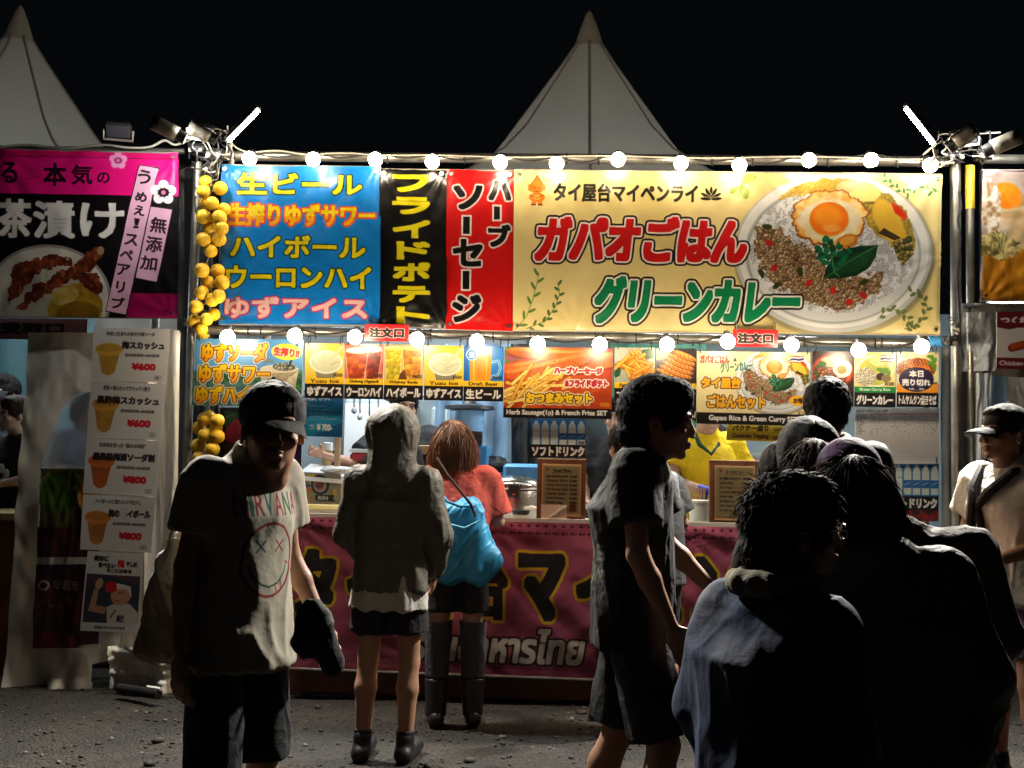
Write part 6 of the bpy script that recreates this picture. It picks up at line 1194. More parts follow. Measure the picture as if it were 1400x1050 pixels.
def headshape(Fd, hc, Rm, s=1., female=False):
    T = lambda p: hc+Rm@(v3(p)*s); E_ = lambda c, r, k=.012, op='add', rot=None: Fd.ell(T(c), v3(r)*s, k*s, op, rot=(Rm if rot is None else Rm@rot))
    C = lambda a, b, ra, rb, k=.01, op='add': Fd.cap(T(a), T(b), ra*s, rb*s, k*s, op)
    E_((0, .018, .028), (.076, .096, .088)); E_((0, -.018, -.03), (.064, .074, .085), .02); E_((0, -.030, -.082), (.046, .052, .030), .02); E_((0, -.072, -.101), (.019, .015, .015), .016)
    E_((0, -.076, .022), (.052, .016, .013), .012)
    for x in (-1, 1):
        E_((x*.040, -.066, -.032), (.022, .018, .018), .014); E_((x*.031, -.098, -.002), (.018, .014, .013), .012, 'sub'); E_((x*.031, -.080, -.002), (.0165, .012, .011), .004)
        C((x*.018, -.088, .019), (x*.045, -.078, .021), .006, .004, .008)
        er = euler(x*18, 0, x*-4); E_((x*.079, .012, -.012), (.007, .019, .031), .004, rot=er); E_((x*.084, .008, -.010), (.006, .010, .018), .003, 'sub', rot=er)
    C((0, -.084, .010), (0, -.099, -.028), .0085, .0120, .012); E_((0, -.101, -.035), (.0125, .010, .009), .006)
    for x in (-1, 1): E_((x*.0125, -.102, -.043), (.008, .009, .007), .004)
    E_((0, -.091, -.0655), (.023, .011, .0055), .004); E_((0, -.089, -.0765), (.020, .011, .0065), .004); C((-.021, -.097, -.0705), (.021, -.097, -.0705), .0012, .0012, .002, 'sub'); E_((0, -.090, -.0885), (.016, .006, .004), .006, 'sub')
    C((0, .016, -.06), (0, .030, -.125), .052 if not female else .046, .050 if not female else .045, .03)
def strands(name, roots, dirs, L_, m, parent, w=.0016, seg=6, grav=.4, curl=.0, seed=1, bulge=None):
    rs = np.random.RandomState(seed); n = len(roots); P0 = roots.copy(); d = dirs.copy(); V = []; ln = (L_*rs.uniform(.6, 1.15, n))[:, None]/seg
    ph = rs.uniform(0, 6.28, (n, 3)); side = np.cross(d, rs.normal(size=(n, 3))); side /= np.linalg.norm(side, axis=1, keepdims=True)+1e-9
    for j in range(seg+1):
        ww = w*(1-.75*j/seg); V.append(P0-side*ww); V.append(P0+side*ww)
        d = d+np.array([0, 0, -grav])/seg*1.5+curl*np.sin(ph+j*1.7); d /= np.linalg.norm(d, axis=1, keepdims=True); P0 = P0+d*ln
    V = np.stack(V, 1).reshape(-1, 3); k = 2*(seg+1); b = (np.arange(n)*k)[:, None]; F = np.concatenate([b+np.array([[2*j, 2*j+1, 2*j+3, 2*j+2]]) for j in range(seg)])
    return mesh(name, V, F, m, parent, True)
def finish(name, Fd, m, parent, fold=None, relaxn=1, uvf=None, mats=None, fm=None, extra=None):
    V, Q = Fd.mesh()
    if len(V) == 0: return None
    V = relax(V, Q, relaxn)
    if fold is not None: N = vnormals(V, Q); V = V+N*fold(V, N)[:, None]
    if extra is not None: V2, Q2 = extra; Q = np.concatenate([Q, Q2+len(V)]); V = np.concatenate([V, V2])
    uv = uvf(V) if uvf else None
    return mesh(name, V, Q, m, parent, True, uv=uv, mats=mats)
def folds(amp=.008, seed=0, hem=None, stretch=(7, 7, 2.2), fine=.35, lean=.0):
    st = np.array(stretch, float)
    def f(V, N):
        p = V.copy(); p[:, 0] += lean*p[:, 2]; a = vnoise3(p*st+seed*3.1, seed); wp = (a*1.6)[:, None]
        r = 1-np.abs(vnoise3(p*st*1.3+wp+seed, seed+1)*2-1); r = r**3; r2 = (1-np.abs(vnoise3(p*st*2.3+wp*1.4+seed*2, seed+3)*2-1))**4; c = fbm3(p*np.array([22, 22, 14])+seed, seed+5, 2)
        w = 1.
        if hem is not None: w = .6+.8*np.clip((hem[1]-V[:, 2])/(hem[1]-hem[0]), 0, 1)
        return .72*amp*w*((a-.5)*1.7+r*.9+r2*.8-.5)+amp*fine*(c-.5)
    return f
def person(label, x, y, rz, H=1.72, J=None, skin=m_skin, hy=0., hp=0., hr=0., h=.010, hands=((.6, 1), (.6, -1)), torso=None, legs=None, hair=None, seed=1, z0=0., build=1., female=False, shoes=m_black, handup=(None, None), headres=.0055, group=None, socks=None, hscale=1.04):
    """facing local -Y; J overrides joints; torso / legs / hair are garment specs"""
    t = thing('person', label, 'person', (x, y, z0), group, R(rz)); s = H/1.72; j = {k: v3(v)*s for k, v in J0.items()}
    for k, v in (J or {}).items(): j[k] = v3(v)*s
    Rm = euler(hy, hp, hr); sk = .11*s
    lo = np.min(list(j.values()), 0)-.22*s; hi = np.max(list(j.values()), 0)+.22*s; lo[2] = -.02
    F = Field(lo, hi, h); b = build
    F.ell(j['pelvis'], v3((.150*b, .105*b, .115))*s, .04); F.ell(j['waist'], v3((.128*b, .092*b, .14))*s, .05); F.ell(j['chest'], v3((.150*b, .105*b, .165))*s, .05)
    up = (j['shL']+j['shR'])/2+v3((0, 0, .0)); F.cap(j['shL'], j['shR'], .052*s, .052*s, .05); F.cap(up+v3((0, .01, .0)), j['neck']+v3((0, 0, .03)), .07*s, .052*s, .04); hn = j['head']+Rm@v3((0, .03, -.12))*s; F.cap(j['neck'], hn, .055*s, .05*s, .03)
    for q in 'LR':
        fl = 1 if q == 'L' else -1
        F.cap(j['sh'+q], j['el'+q], .047*s*b, .036*s*b, .03); F.cap(j['el'+q], j['wr'+q]*.35+j['el'+q]*.65, .037*s*b, .039*s*b, .015); F.cap(j['wr'+q]*.35+j['el'+q]*.65, j['wr'+q], .038*s*b, .024*s, .015)
        cu, fp = hands[0 if q == 'L' else 1]; hand(F, j['wr'+q], j['el'+q], cu, fp, handup[0 if q == 'L' else 1], s)
        F.cap(j['hip'+q], j['kn'+q], .082*s*b, .054*s*b, .035); c = j['kn'+q]*.68+j['an'+q]*.32+v3((0, .012, 0)); F.cap(j['kn'+q], c, .052*s*b, .056*s*b, .02); F.cap(c, j['an'+q], .055*s*b, .035*s, .02)
        F.cap(j['an'+q]+v3((0, .03, -.035)), j['to'+q]+v3((0, 0, .01)), .038*s, .034*s, .02)
    V, Q = F.mesh(); V = relax(V, Q, 1)
    hs = s*hscale; hc = j['head']-v3((0, 0, .02*(hscale-1)/.1)); G = Field(hc-.17*s-v3((0, 0, .06)), hc+.17*s, headres); headshape(G, hc, Rm, hs, female); G.cap(j['neck'], hn, .055*s, .05*s, .03); V2, Q2 = G.mesh(); V2 = relax(V2, Q2, 1)
    # drop coarse vertices near the fine head is not needed: the neck overlaps inside the collar
    body = mesh('body', np.concatenate([V, V2]), np.concatenate([Q, Q2+len(V)]), skin, t, True)
    T = lambda p: hc+Rm@(v3(p)*hs)
    for sx in (-1, 1):
        mb = MB(); mb.ball(T((sx*.031, -.0815, -.003)), .0118*hs, 12); e = mb.build('eye', mat('eye white', (.6, .57, .52), .2), t, True); mb = MB(); mb.ball(T((sx*.031, -.0895, -.003)), .0062*hs, 8); mb.build('iris', mat('dark iris', (.012, .008, .006), .15), e, True)
        mb = MB(); mb.tube([T((sx*.014, -.0955, .0155)), T((sx*.030, -.0945, .0225)), T((sx*.050, -.080, .0175))], [.003*hs, .0036*hs, .0015*hs], 6); mb.build('eyebrow', h_black, t, True)
        mb = MB(); mb.tube([T((sx*.017, -.0885, .0025)), T((sx*.031, -.0945, .0068)), T((sx*.046, -.084, .002))], [.0012*hs, .0022*hs, .0012*hs], 5); mb.build('eyelid', h_black, t, True)
    mb = MB(); mb.ball(T((0, -.0968, -.071)), .008*hs, 10, sq=(2.1, .6, .62)); 
    # footwear
    for q in 'LR':
        a, c = j['an'+q], j['to'+q]; G = Field(np.minimum(a, c)-.10, np.maximum(a, c)+.13, .008); G.cap(a+v3((0, .035, -.04)), c+v3((0, -.01, .015)), .047*s, .043*s, .02); G.cap(a+v3((0, .0, -.02)), a+v3((0, .005, .03)), .045*s, .045*s, .02); w, p = G.sub(G.lo, G.lo+G.n*G.h, 0); G.mix(w, p[..., 2]-.0, .001, 'hard'); finish('shoe', G, shoes, t)
        if socks: G = Field(a-.09, a+v3((.09, .09, .24)), .008); G.cap(a+v3((0, 0, -.02)), a*.62+j['kn'+q]*.38 if socks[1] > .5 else a*.82+j['kn'+q]*.18, .041*s, (.060 if socks[1] > .5 else .047)*s, .01, flat=True); finish('sock', G, socks[0], t)
    if torso:
        d = dict(m=cloth('grey', (.2, .2, .2)), hem=.80, sl=.55, ease=.018, amp=.009, long=False, hood=None, seed=seed, flare=.0, collar=1.435, res=h); d.update(torso); e = d['ease']; hemz = d['hem']*s
        lo2 = np.min([j[k] for k in ('pelvis', 'shL', 'shR', 'elL', 'elR', 'wrL', 'wrR', 'head')], 0)-.2; hi2 = np.max([j[k] for k in ('pelvis', 'shL', 'shR', 'elL', 'elR', 'wrL', 'wrR', 'neck')], 0)+.2; lo2[2] = min(hemz, lo2[2]+.1)-.03 if (d['sl'] > .9) else min(hemz, min(j['elL'][2], j['elR'][2]))-.06; hi2[2] = (j['head'][2]+.20) if d['hood'] == 'up' else hi2[2]; G = Field(lo2, hi2, d['res'])
        sh = (j['shL']+j['shR'])/2; sc = [(hemz, j['pelvis'][0], j['pelvis'][1], (.158*b+e+d['flare'])*s, (.112*b+e+d['flare']*.8)*s), ((hemz+j['waist'][2])/2, (j['pelvis'][0]+j['waist'][0])/2, (j['pelvis'][1]+j['waist'][1])/2, (.155*b+e+d['flare']*.6)*s, (.110*b+e)*s), (j['waist'][2]+.04*s, j['waist'][0], j['waist'][1], (.150*b+e)*s, (.108*b+e)*s), (j['chest'][2], j['chest'][0], j['chest'][1], (.165*b+e)*s, (.118*b+e)*s), (sh[2]-.03*s, sh[0], sh[1], (.165*b+e*.7)*s, (.10*b+e*.6)*s), (sh[2]+.03*s, sh[0], sh[1], (.11*b)*s, (.075*b)*s)]
        G.loft(sc, .03); G.cap(j['shL']+v3((0, 0, .0))*s, j['shR'], .067*s*b, .067*s*b, .05); G.cap(up, j['neck']+v3((0, .004, .028)), .085*s, .066*s, .05)
        for q in 'LR':
            a, m_, w_ = j['sh'+q], j['el'+q], j['wr'+q]; dd = m_-a
            if d['sl'] <= 1: G.cap(a, a+dd*.3, .064*s*b+e*.3, .064*s*b+e*.3, .04); G.cap(a+dd*.02, a+dd*d['sl'], (.064+e*.4)*s*b, (.064+e*.9)*s*b, .035, flat=True)
            else: G.cap(a, m_, (.060+e*.4)*s*b, (.052+e*.5)*s*b, .07); G.cap(m_, m_+(w_-m_)*min(.93, d['sl']-1), (.052+e*.4)*s*b, (.040+e*.3)*s*b, .02)
        # neck opening
        G.cap(j['neck']+v3((0, -.008, .062)), j['neck']+v3((0, -.03, .19)), .058*s, .066*s, .006, 'sub') if not d['hood'] else None
        if d['hood'] == 'up':
            G.ell(T((0, .03, .03)), v3((.132, .142, .132))*s, .03); G.cap(T((0, .04, -.06)), j['neck']+v3((0, .03, -.02))*s, .118*s, .115*s, .04); G.ell(T((0, -.14, -.02)), v3((.080, .10, .105))*s, .01, 'sub')
        if d['hood'] == 'down':
            G.ell(j['neck']+v3((0, .075, .0))*s, v3((.13, .06, .07))*s, .03); G.cap(j['neck']+v3((-.09, .02, .01))*s, j['neck']+v3((.09, .02, .01))*s, .045*s, .045*s, .03); G.cap(j['neck'], j['neck']+v3((0, -.02, .15))*s, .062*s, .066*s, .008, 'sub')
        g = finish(d.get('name', 'shirt'), G, d['m'], t, folds(d['amp'], d['seed'], (hemz, j['chest'][2])), uvf=d.get('uv'), relaxn=1)
    if legs:
        d = dict(m=cloth('black', (.012, .012, .014)), len=.62, ease=.03, amp=.008, waist=.985, name='shorts'); d.update(legs); e = d['ease']; ks = [j['kn'+q] for q in 'LR']
        lo2 = np.min([j[k] for k in ('hipL', 'hipR', 'knL', 'knR', 'anL', 'anR')], 0)-.16; hi2 = np.max([j[k] for k in ('hipL', 'hipR', 'knL', 'knR', 'anL', 'anR', 'waist')], 0)+.16; lo2[2] = max(0.0, lo2[2]) if d['len'] > 1 else min(j['knL'][2], j['knR'][2])-.14; G = Field(lo2, hi2, h)
        pv = j['pelvis']; G.loft([(pv[2]-.10*s, pv[0], pv[1], (.165*b+e*.5)*s, (.115*b+e*.5)*s), (pv[2]-.02*s, pv[0], pv[1], (.168*b+e*.4)*s, (.12*b+e*.4)*s), (d['waist']*s, (pv[0]*.5+j['waist'][0]*.5), (pv[1]+j['waist'][1])/2, .150*b*s, .108*b*s)], .03)
        for q in 'LR':
            a, k_, n_ = j['hip'+q]+v3((0, 0, .02)), j['kn'+q], j['an'+q]; dd = k_-a
            if d['len'] <= 1: G.cap(a, a+dd*d['len'], (.088+e*.3)*s*b, (.078*b+e*1.0)*s, .025, flat=True)
            else: G.cap(a, k_, (.088+e*.3)*s*b, (.060+e*.7)*s*b, .025); G.cap(k_, k_+(n_-k_)*(d['len']-1), (.060+e*.6)*s*b, (.048+e*.6)*s*b, .02, flat=True)
        finish(d['name'], G, d['m'], t, folds(d['amp'], seed+9, (j['knL'][2], pv[2])))
    if hair: hair(t, hc, Rm, hs, T)
    return t, j, T, Rm, hs
# ---- hair builders: cap of hair over the skull with an uneven surface, plus loose strands at its edge
def hair_short(m=h_black, vol=.016, front=.0, seed=1, n=900, L_=.05, curl=.25, spike=.008, down=0.):
    def f(t, hc, Rm, s, T):
        G = Field(hc-.19*s-v3((0, 0, .02)), hc+.19*s, .006); E_ = lambda c, r, k=.012, op='add': G.ell(T(c), v3(r)*s, k, op, rot=Rm)
        E_((0, .022, .034), (.078+vol, .098+vol, .090+vol)); E_((0, .065, -.035-down), (.066+vol*.6, .052+vol, .050+down), .02); E_((0, -.045, .085), (.062+vol*.5, .05, .03+vol), .02)
        E_((0, -.125, -.035), (.085, .085, .085), .012, 'sub'); E_((0, -.04, -.115-down), (.12, .09, .075), .012, 'sub')
        for x in (-1, 1): E_((x*.1, .005, -.035), (.045, .034, .045), .01, 'sub')
        V, Q = G.mesh(); V = relax(V, Q, 1); N = vnormals(V, Q); V = V+N*((fbm3(V*70+seed, seed, 3)-.5)*spike*1.2+(fbm3(V*14, seed+2, 2)-.5)*spike*.9)[:, None]; mesh('hair', V, Q, m, t, True)
        rs = np.random.RandomState(seed); i = rs.choice(len(V), n); i = i[N[i, 2] > -.8]; dn = np.tile([0, 0, -1.], (len(i), 1))+(Rm@np.array([0, -.7, 0]))*np.clip(N[i, 2:3]*2-.6, 0, 1); dn -= N[i]*(dn*N[i]).sum(1)[:, None]; dn /= np.linalg.norm(dn, axis=1, keepdims=True)+.2; dd = dn+N[i]*.32+rs.normal(size=(len(i), 3))*.16; dd /= np.linalg.norm(dd, axis=1, keepdims=True); strands('hair_strands', V[i]-N[i]*.006, dd, L_, m, t, w=.0012, seg=4, grav=.15, curl=curl*.3, seed=seed)
    return f
def hair_long(m=h_black, length=.25, vol=.02, seed=1, n=2600, curl=.05, bob=False, w=.0022):
    def f(t, hc, Rm, s, T):
        G = Field(hc-v3((.2, .2, .14+length))*s, hc+.2*s, .007); E_ = lambda c, r, k=.012, op='add': G.ell(T(c), v3(r)*s, k, op, rot=Rm)
        E_((0, .022, .034), (.078+vol, .098+vol, .090+vol)); n_ = 6
        for i in range(n_):
            u = i/(n_-1); wd = (.088+vol+(.018*math.sin(u*2.6) if bob else .012*u)); dz = -length*u
            G.ell(T((0, .030+(.0 if bob else .015*u), .0+dz+.02)), v3((wd, .080+vol*(1 if bob else .6), .07))*s, .03)
        E_((0, -.135, -.06), (.078, .095, .12+length*.4), .012, 'sub')
        if bob: G.cap(T((0, .01, -.11)), T((0, .015, -.14-length)), .058*s, .07*s, .01, 'sub')
        V, Q = G.mesh(); V = relax(V, Q, 1); N = vnormals(V, Q); an = np.arctan2(V[:, 1]-hc[1], V[:, 0]-hc[0]); gr = vnoise2(an*9+5, V[:, 2]*4+3, seed)-.5; gr2 = vnoise2(an*30+5, V[:, 2]*7+3, seed+2)-.5
        V = V+N*((gr*.016+gr2*.007+(fbm3(V*30, seed, 2)-.5)*.008)*np.clip((hc[2]+.12-V[:, 2])*10, .25, 1))[:, None]; mesh('hair', V, Q, m, t, True)
        rs = np.random.RandomState(seed); i = rs.choice(len(V), n); i = i[(V[i, 2] > hc[2]-length*.85)]; dn = np.tile([0, .0, -1.], (len(i), 1)); dn -= N[i]*(dn*N[i]).sum(1)[:, None]; dn /= np.linalg.norm(dn, axis=1, keepdims=True)+.3; D_ = dn+N[i]*.07+rs.normal(size=(len(i), 3))*.06; D_ /= np.linalg.norm(D_, axis=1, keepdims=True); strands('hair_strands', V[i]+N[i]*.001, D_, (length*.45+.03)*np.clip(1.5-N[i, 2]*1.1, .35, 1), m, t, w=w*.55, seg=6, grav=.25, curl=curl, seed=seed)
    return f
def hair_curly(m=h_black, vol=.035, seed=1, n=2600):
    def f(t, hc, Rm, s, T):
        G = Field(hc-.24*s-v3((0, 0, .02)), hc+.24*s, .0075); E_ = lambda c, r, k=.012, op='add': G.ell(T(c), v3(r)*s, k, op, rot=Rm)
        E_((0, .025, .036), (.080+vol, .100+vol, .088+vol)); E_((0, .055, -.03), (.085+vol*.8, .075+vol*.8, .085), .03); E_((0, -.145, -.060), (.105, .105, .125), .012, 'sub')
        V, Q = G.mesh(); N = vnormals(V, Q); V = V+N*((fbm3(V*42, seed, 3)-.5)*.034)[:, None]; mesh('hair', V, Q, m, t, True)
        rs = np.random.RandomState(seed); i = rs.choice(len(V), n); dd = N[i]*.8+rs.normal(size=(len(i), 3))*.6; dd /= np.linalg.norm(dd, axis=1, keepdims=True); strands('hair_strands', V[i]-N[i]*.008, dd, .036, m, t, w=.0015, seg=7, grav=.3, curl=.38, seed=seed)
    return f
def cap_hat(t, T, Rm, s, m, label=None, logo=None, back=0., name='cap', parent=True, visor=.085, tilt=0.):
    G = Field(T((0, 0, .03))-.2*s, T((0, 0, .03))+.2*s, .006); E_ = lambda c, r, k=.012, op='add', rot=None: G.ell(T(c), v3(r)*s, k, op, rot=Rm if rot is None else Rm@rot)
    E_((0, .018, .045), (.091, .112, .094)); E_((0, .018, -.055), (.14, .16, .078), .004, 'sub')
    V, Q = G.mesh(); V = relax(V, Q, 2); c = mesh('cap', V, Q, m, t, True)
    # six seams, a button and the curved visor
    for k in range(6):
        a = k*math.pi/3+.5; mb = MB(); mb.tube([T((math.sin(a)*.0915*math.cos(e), .018+math.cos(a)*.1125*math.cos(e), .045+.0945*math.sin(e))) for e in np.linspace(-.1, 1.5, 9)], .0012*s, 5); mb.build('seam', m, c, True)
    mb = MB(); mb.ball(T((0, .018, .141)), .007*s, 8); mb.build('button', m, c, True)
    vs = []; nu, nv = 16, 6
    for z_ in (0, -.004):
        for i in range(nu+1):
            a = -1.05+2.1*i/nu
            for jv in range(nv+1):
                q = jv/nv; rx = .088; ry = .108; L_ = visor*(math.cos(a*.95)**.6 if abs(a) < 1.4 else 0); x = math.sin(a)*rx; y = .018-math.cos(a)*ry-q*L_; vs.append(T((x*(1+q*.06), y, .020-q*q*.020-(x*x)*3.2*(1)*q*.8-.012*q+z_+tilt*q)))
    w_ = nv+1; N = (nu+1)*w_; fs = []
    for i in range(nu):
        for jv in range(nv): q0 = i*w_+jv; fs += [(q0, q0+w_, q0+w_+1, q0+1), (q0+N, q0+1+N, q0+w_+1+N, q0+w_+N)]
    for i in range(nu): q0 = i*w_+nv; fs.append((q0, q0+w_, q0+w_+N, q0+N))
    mesh('visor', vs, fs, m, c, True)
    if logo:
        for st in logo: mb = MB(); mb.tube([T((x, .018-.1125*math.cos(math.asin(min(1, abs(x)/.0915)))*math.cos(e)-.002, .045+.0945*math.sin(e))) for x, e in st], .0022*s, 5); mb.build('emblem', mat('pale embroidery', (.35, .35, .36), .7), c, True)
    return c
# ------------------------------------------------------------------ the people
def px2x(px, Y): return P(px, 700, Y).x
GX = lambda px, Y: px2x(px, Y)
black = cloth('black', (.012, .012, .014)); 
# wooden pallets the staff stand on
for nm, x0, x1, lab in (('a', 300, 1290, 'low wooden pallet floor inside the main stall'), ('b', -150, 235, 'low wooden pallet floor inside the left stall')):
    a, b = GX(x0, 8), GX(x1, 8); t = thing('pallet_floor', lab, 'pallet', ((a+b)/2, 8.1, 0))
    n = int((b-a)/.14)
    q = None
    for k in range(n):
        if q is None: mb = MB(); mb.box((0, 0, 0), (.125, 1.5, .02)); q = mb.build('plank', m_woodl, t); o = q
        else: o = q.copy(); COL.objects.link(o); o.parent = t
        o.location = (a-(a+b)/2+.07+k*.14, 0, .12+.002*(k % 3))
    for yy in (-.7, 0, .7): mb = MB(); mb.box((0, yy, .055), (b-a, .08, .10)); mb.build('bearer', m_wood, t)
# --- shirt print of the near man: letters and a round face, projected on the chest
def shirt_mat():
    c = Cv(0, 0, 120, 150, (.66, .63, .57), 3.2); red = (.50, .10, .10); gr = (.12, .30, .22)
    for i, ch in enumerate('NIRVANA'):
        x = (8, 27, 35, 50, 65, 82, 100)[i]; w = (17, 6, 14, 14, 15, 16, 15)[i]; c.text(ch, (x, 8, x+w, 37), (red, gr, red, gr, red, gr, red)[i], .5)
    c.ell(60, 92, 44, 47, red, wob=.02); c.ell(60, 92, 40.5, 43.5, (.66, .63, .57), wob=.02)
    for x0, col in ((43, (.15, .25, .35)), (76, red)): c.line([(x0-7, 68), (x0+7, 82)], 2.2, col); c.line([(x0+7, 68), (x0-7, 82)], 2.2, col)
    c.line([(28, 100), (34, 112), (46, 122), (60, 126), (76, 122), (88, 110), (93, 98)], 2.6, gr); c.line([(24, 98), (31, 96)], 2, gr); c.line([(90, 95), (97, 99)], 2, red); c.line([(70, 124), (74, 134), (82, 132), (81, 120)], 2, red)
    m = D.materials.new('cloth printed white tee'); m.use_nodes = True; n = m.node_tree; b = n.nodes['Principled BSDF']; L = n.links.new; it = n.nodes.new('ShaderNodeTexImage'); it.image = c.image('tee print'); it.extension = 'EXTEND'; L(it.outputs[0], b.inputs['Base Color']); b.inputs['Roughness'].default_value = .9
    tc = n.nodes.new('ShaderNodeTexCoord'); no = n.nodes.new('ShaderNodeTexNoise'); no.inputs['Scale'].default_value = 24; no.inputs['Detail'].default_value = 4; L(tc.outputs['Object'], no.inputs[0]); bp = n.nodes.new('ShaderNodeBump'); bp.inputs['Strength'].default_value = .3; bp.inputs['Distance'].default_value = .01; L(no.outputs[0], bp.inputs['Height']); L(bp.outputs[0], b.inputs['Normal']); return m
def tee_uv(V):
    u = (V[:, 0]+.150)/.30; v = (V[:, 2]-1.0)/.375; bk = V[:, 1] > .02; u = np.where(bk, .01, u); v = np.where(bk, .01, v); u = np.where((u < 0) | (u > 1) | (v < 0) | (v > 1), .01, u); v = np.where(u == .01, .01, v); return np.stack([u, v], 1)
# 1 near man in the printed tee
Y1 = 3.5
t, j, T, Rm, hs = person('man in a black cap and white smiley face tee carrying a dark tote bag', GX(334, Y1), Y1, 58, 1.735, build=.88, J=dict(head=(.02, -.095, 1.572), neck=(.01, -.03, 1.435), shL=(.155, 0, 1.38), shR=(-.155, 0, 1.38), elR=(-.20, .03, 1.12), wrR=(-.23, .0, .87), elL=(.205, .0, 1.13), wrL=(.265, -.10, .90)), h=.008, hy=-38, hp=-3, hscale=1.16, headres=.0045, hands=((.9, 1), (.5, -1)),
    torso=dict(m=shirt_mat(), hem=.80, sl=.62, ease=.026, amp=.012, seed=4, uv=tee_uv, name='tee_shirt', flare=.022), legs=dict(len=.97, ease=.02), hair=hair_short(vol=.006, n=300, L_=.02, seed=3), seed=4)
cap_hat(t, T, Rm, hs, cloth('black cap', (.010, .010, .012)), logo=[[(-.016, .45), (-.016, .8)], [(-.016, .8), (.004, .45)], [(.004, .45), (.004, .8)], [(-.004, .42), (.016, .62)], [(.016, .42), (.002, .84)]])
def local(t, px, py, Y): return t.matrix_basis.inverted()@P(px, py, Y)
W = lambda px, py, Y: P(px, py, Y)
def blob(name, pts, m, lab, cat, amp=.01, h=.009, k=.03, seed=1, st=(8, 8, 4), flat=None, parts=None, group=None):
    """soft object from world capsules (p, q, ra, rb)"""
    base = Vector(pts[0][0]); A = [(v3(Vector(a)-base), v3(Vector(b)-base), ra, rb) for a, b, ra, rb in pts]; lo = np.min([np.minimum(a, b)-max(ra, rb) for a, b, ra, rb in A], 0)-.03; hi = np.max([np.maximum(a, b)+max(ra, rb) for a, b, ra, rb in A], 0)+.03
    G = Field(lo, hi, h)
    for a, b, ra, rb in A: G.cap(a, b, ra, rb, k)
    t = thing(name, lab, cat, base, group)
    if flat is not None:
        G.lo; 
    finish(parts or 'cloth', G, m, t, folds(amp, seed, stretch=st)); return t
# tote bag behind his shoulder
def bag():
    Yb = 3.62; t = thing('tote_bag', 'dark grey canvas tote hanging behind the man in the printed tee', 'tote bag', W(225, 900, Yb)); o = t.location
    out = [(258, 712), (236, 728), (214, 770), (196, 830), (176, 897), (190, 906), (225, 903), (262, 880), (275, 850), (275, 760)]
    # closed soft body: slices between an upper and lower edge with a pillow section
    cs = []; G = None
    A = [(W(250, 745, Yb), W(250, 870, Yb), .045, .075), (W(235, 775, Yb), W(222, 885, Yb), .05, .055), (W(222, 800, Yb), W(196, 888, Yb), .035, .035), (W(262, 760, Yb), W(262, 860, Yb), .05, .06)]
    lo = np.min([np.minimum(v3(a-o), v3(b-o))-.1 for a, b, *_ in A], 0); hi = np.max([np.maximum(v3(a-o), v3(b-o))+.1 for a, b, *_ in A], 0); G = Field(lo, hi, .008)
    for a, b, ra, rb in A: G.cap(v3(a-o), v3(b-o), ra, rb, .04)
    V, Q = G.mesh(); V = relax(V, Q, 1); N = vnormals(V, Q); V = V+N*folds(.014, 6, stretch=(9, 9, 3), lean=.5)(V, N)[:, None]; mesh('bag_body', V, Q, cloth('dark canvas', (.42, .38, .31), bump=.3), t, True)
    for dx, dy in ((0, 0), (12, -.06)):
        mb = MB(); mb.tube([W(300-dx*.3, 641, 3.45+dy)-o, W(283-dx*.5, 652, 3.42+dy)-o, W(262-dx, 690, 3.55+dy)-o, W(246-dx, 735, Yb+dy*.5)-o, W(236-dx, 775, Yb+dy*.5)-o], .009, 8); mb.build('strap', cloth('dark canvas', (.42, .38, .31)), t, True)
bag()
blob('jacket', [(W(428, 842, 3.3), W(415, 878, 3.32), .045, .04), (W(428, 850, 3.3), W(452, 905, 3.35), .045, .04), (W(415, 880, 3.3), W(420, 893, 3.32), .03, .02), (W(446, 870, 3.3), W(456, 915, 3.35), .035, .025)], black, 'black folded jacket held in the near man\'s hand', 'jacket', amp=.018, seed=5)
# 2 hooded man seen from behind
Y2 = 5.36; jk = cloth('grey olive shell', (.10, .09, .072), .6, bump=.42, bs=18)
t, j, T, Rm, hs = person('man in a grey hooded jacket and black shorts seen from behind', GX(536, Y2), Y2, 176, 1.69, J=dict(shL=(.165, 0, 1.362), shR=(-.165, 0, 1.362), elL=(.235, -.03, 1.10), elR=(-.24, -.02, 1.10), wrL=(.17, -.16, .95), wrR=(-.20, -.12, .90), knL=(.105, -.02, .48), knR=(-.105, -.01, .48), anL=(.11, .03, .085), anR=(-.10, .02, .085)), h=.009,
    build=.94, torso=dict(m=jk, hem=.83, sl=1.9, ease=.030, amp=.015, seed=7, hood='up', name='hooded_jacket', flare=.005, res=.008), legs=dict(len=.66, ease=.028, waist=.95), seed=7, socks=(black, 0), hands=((.7, 1), (.7, -1)))
G = Field((-.25, -.2, .70), (.25, .2, .95), .008); G.loft([(.725, 0, .005, .19, .138), (.80, 0, 0, .185, .135), (.90, 0, 0, .17, .125)], .01); G.loft([(.70, 0, 0, .172, .12), (.88, 0, 0, .15, .105)], .004, 'hard'); finish('tee_hem', G, cloth('pale tee', (.52, .50, .47)), t, lambda V, N: folds(.012, 3)(V, N)+.006*np.sin(np.arctan2(V[:, 1], V[:, 0])*9)*np.clip((.86-V[:, 2])*8, 0, 1))
for pts_ in ([(-.03, .165, 1.29), (.0, .167, 1.27), (.03, .165, 1.29)], [(-.02, .166, 1.255), (.0, .167, 1.24), (.02, .166, 1.255)]): pass
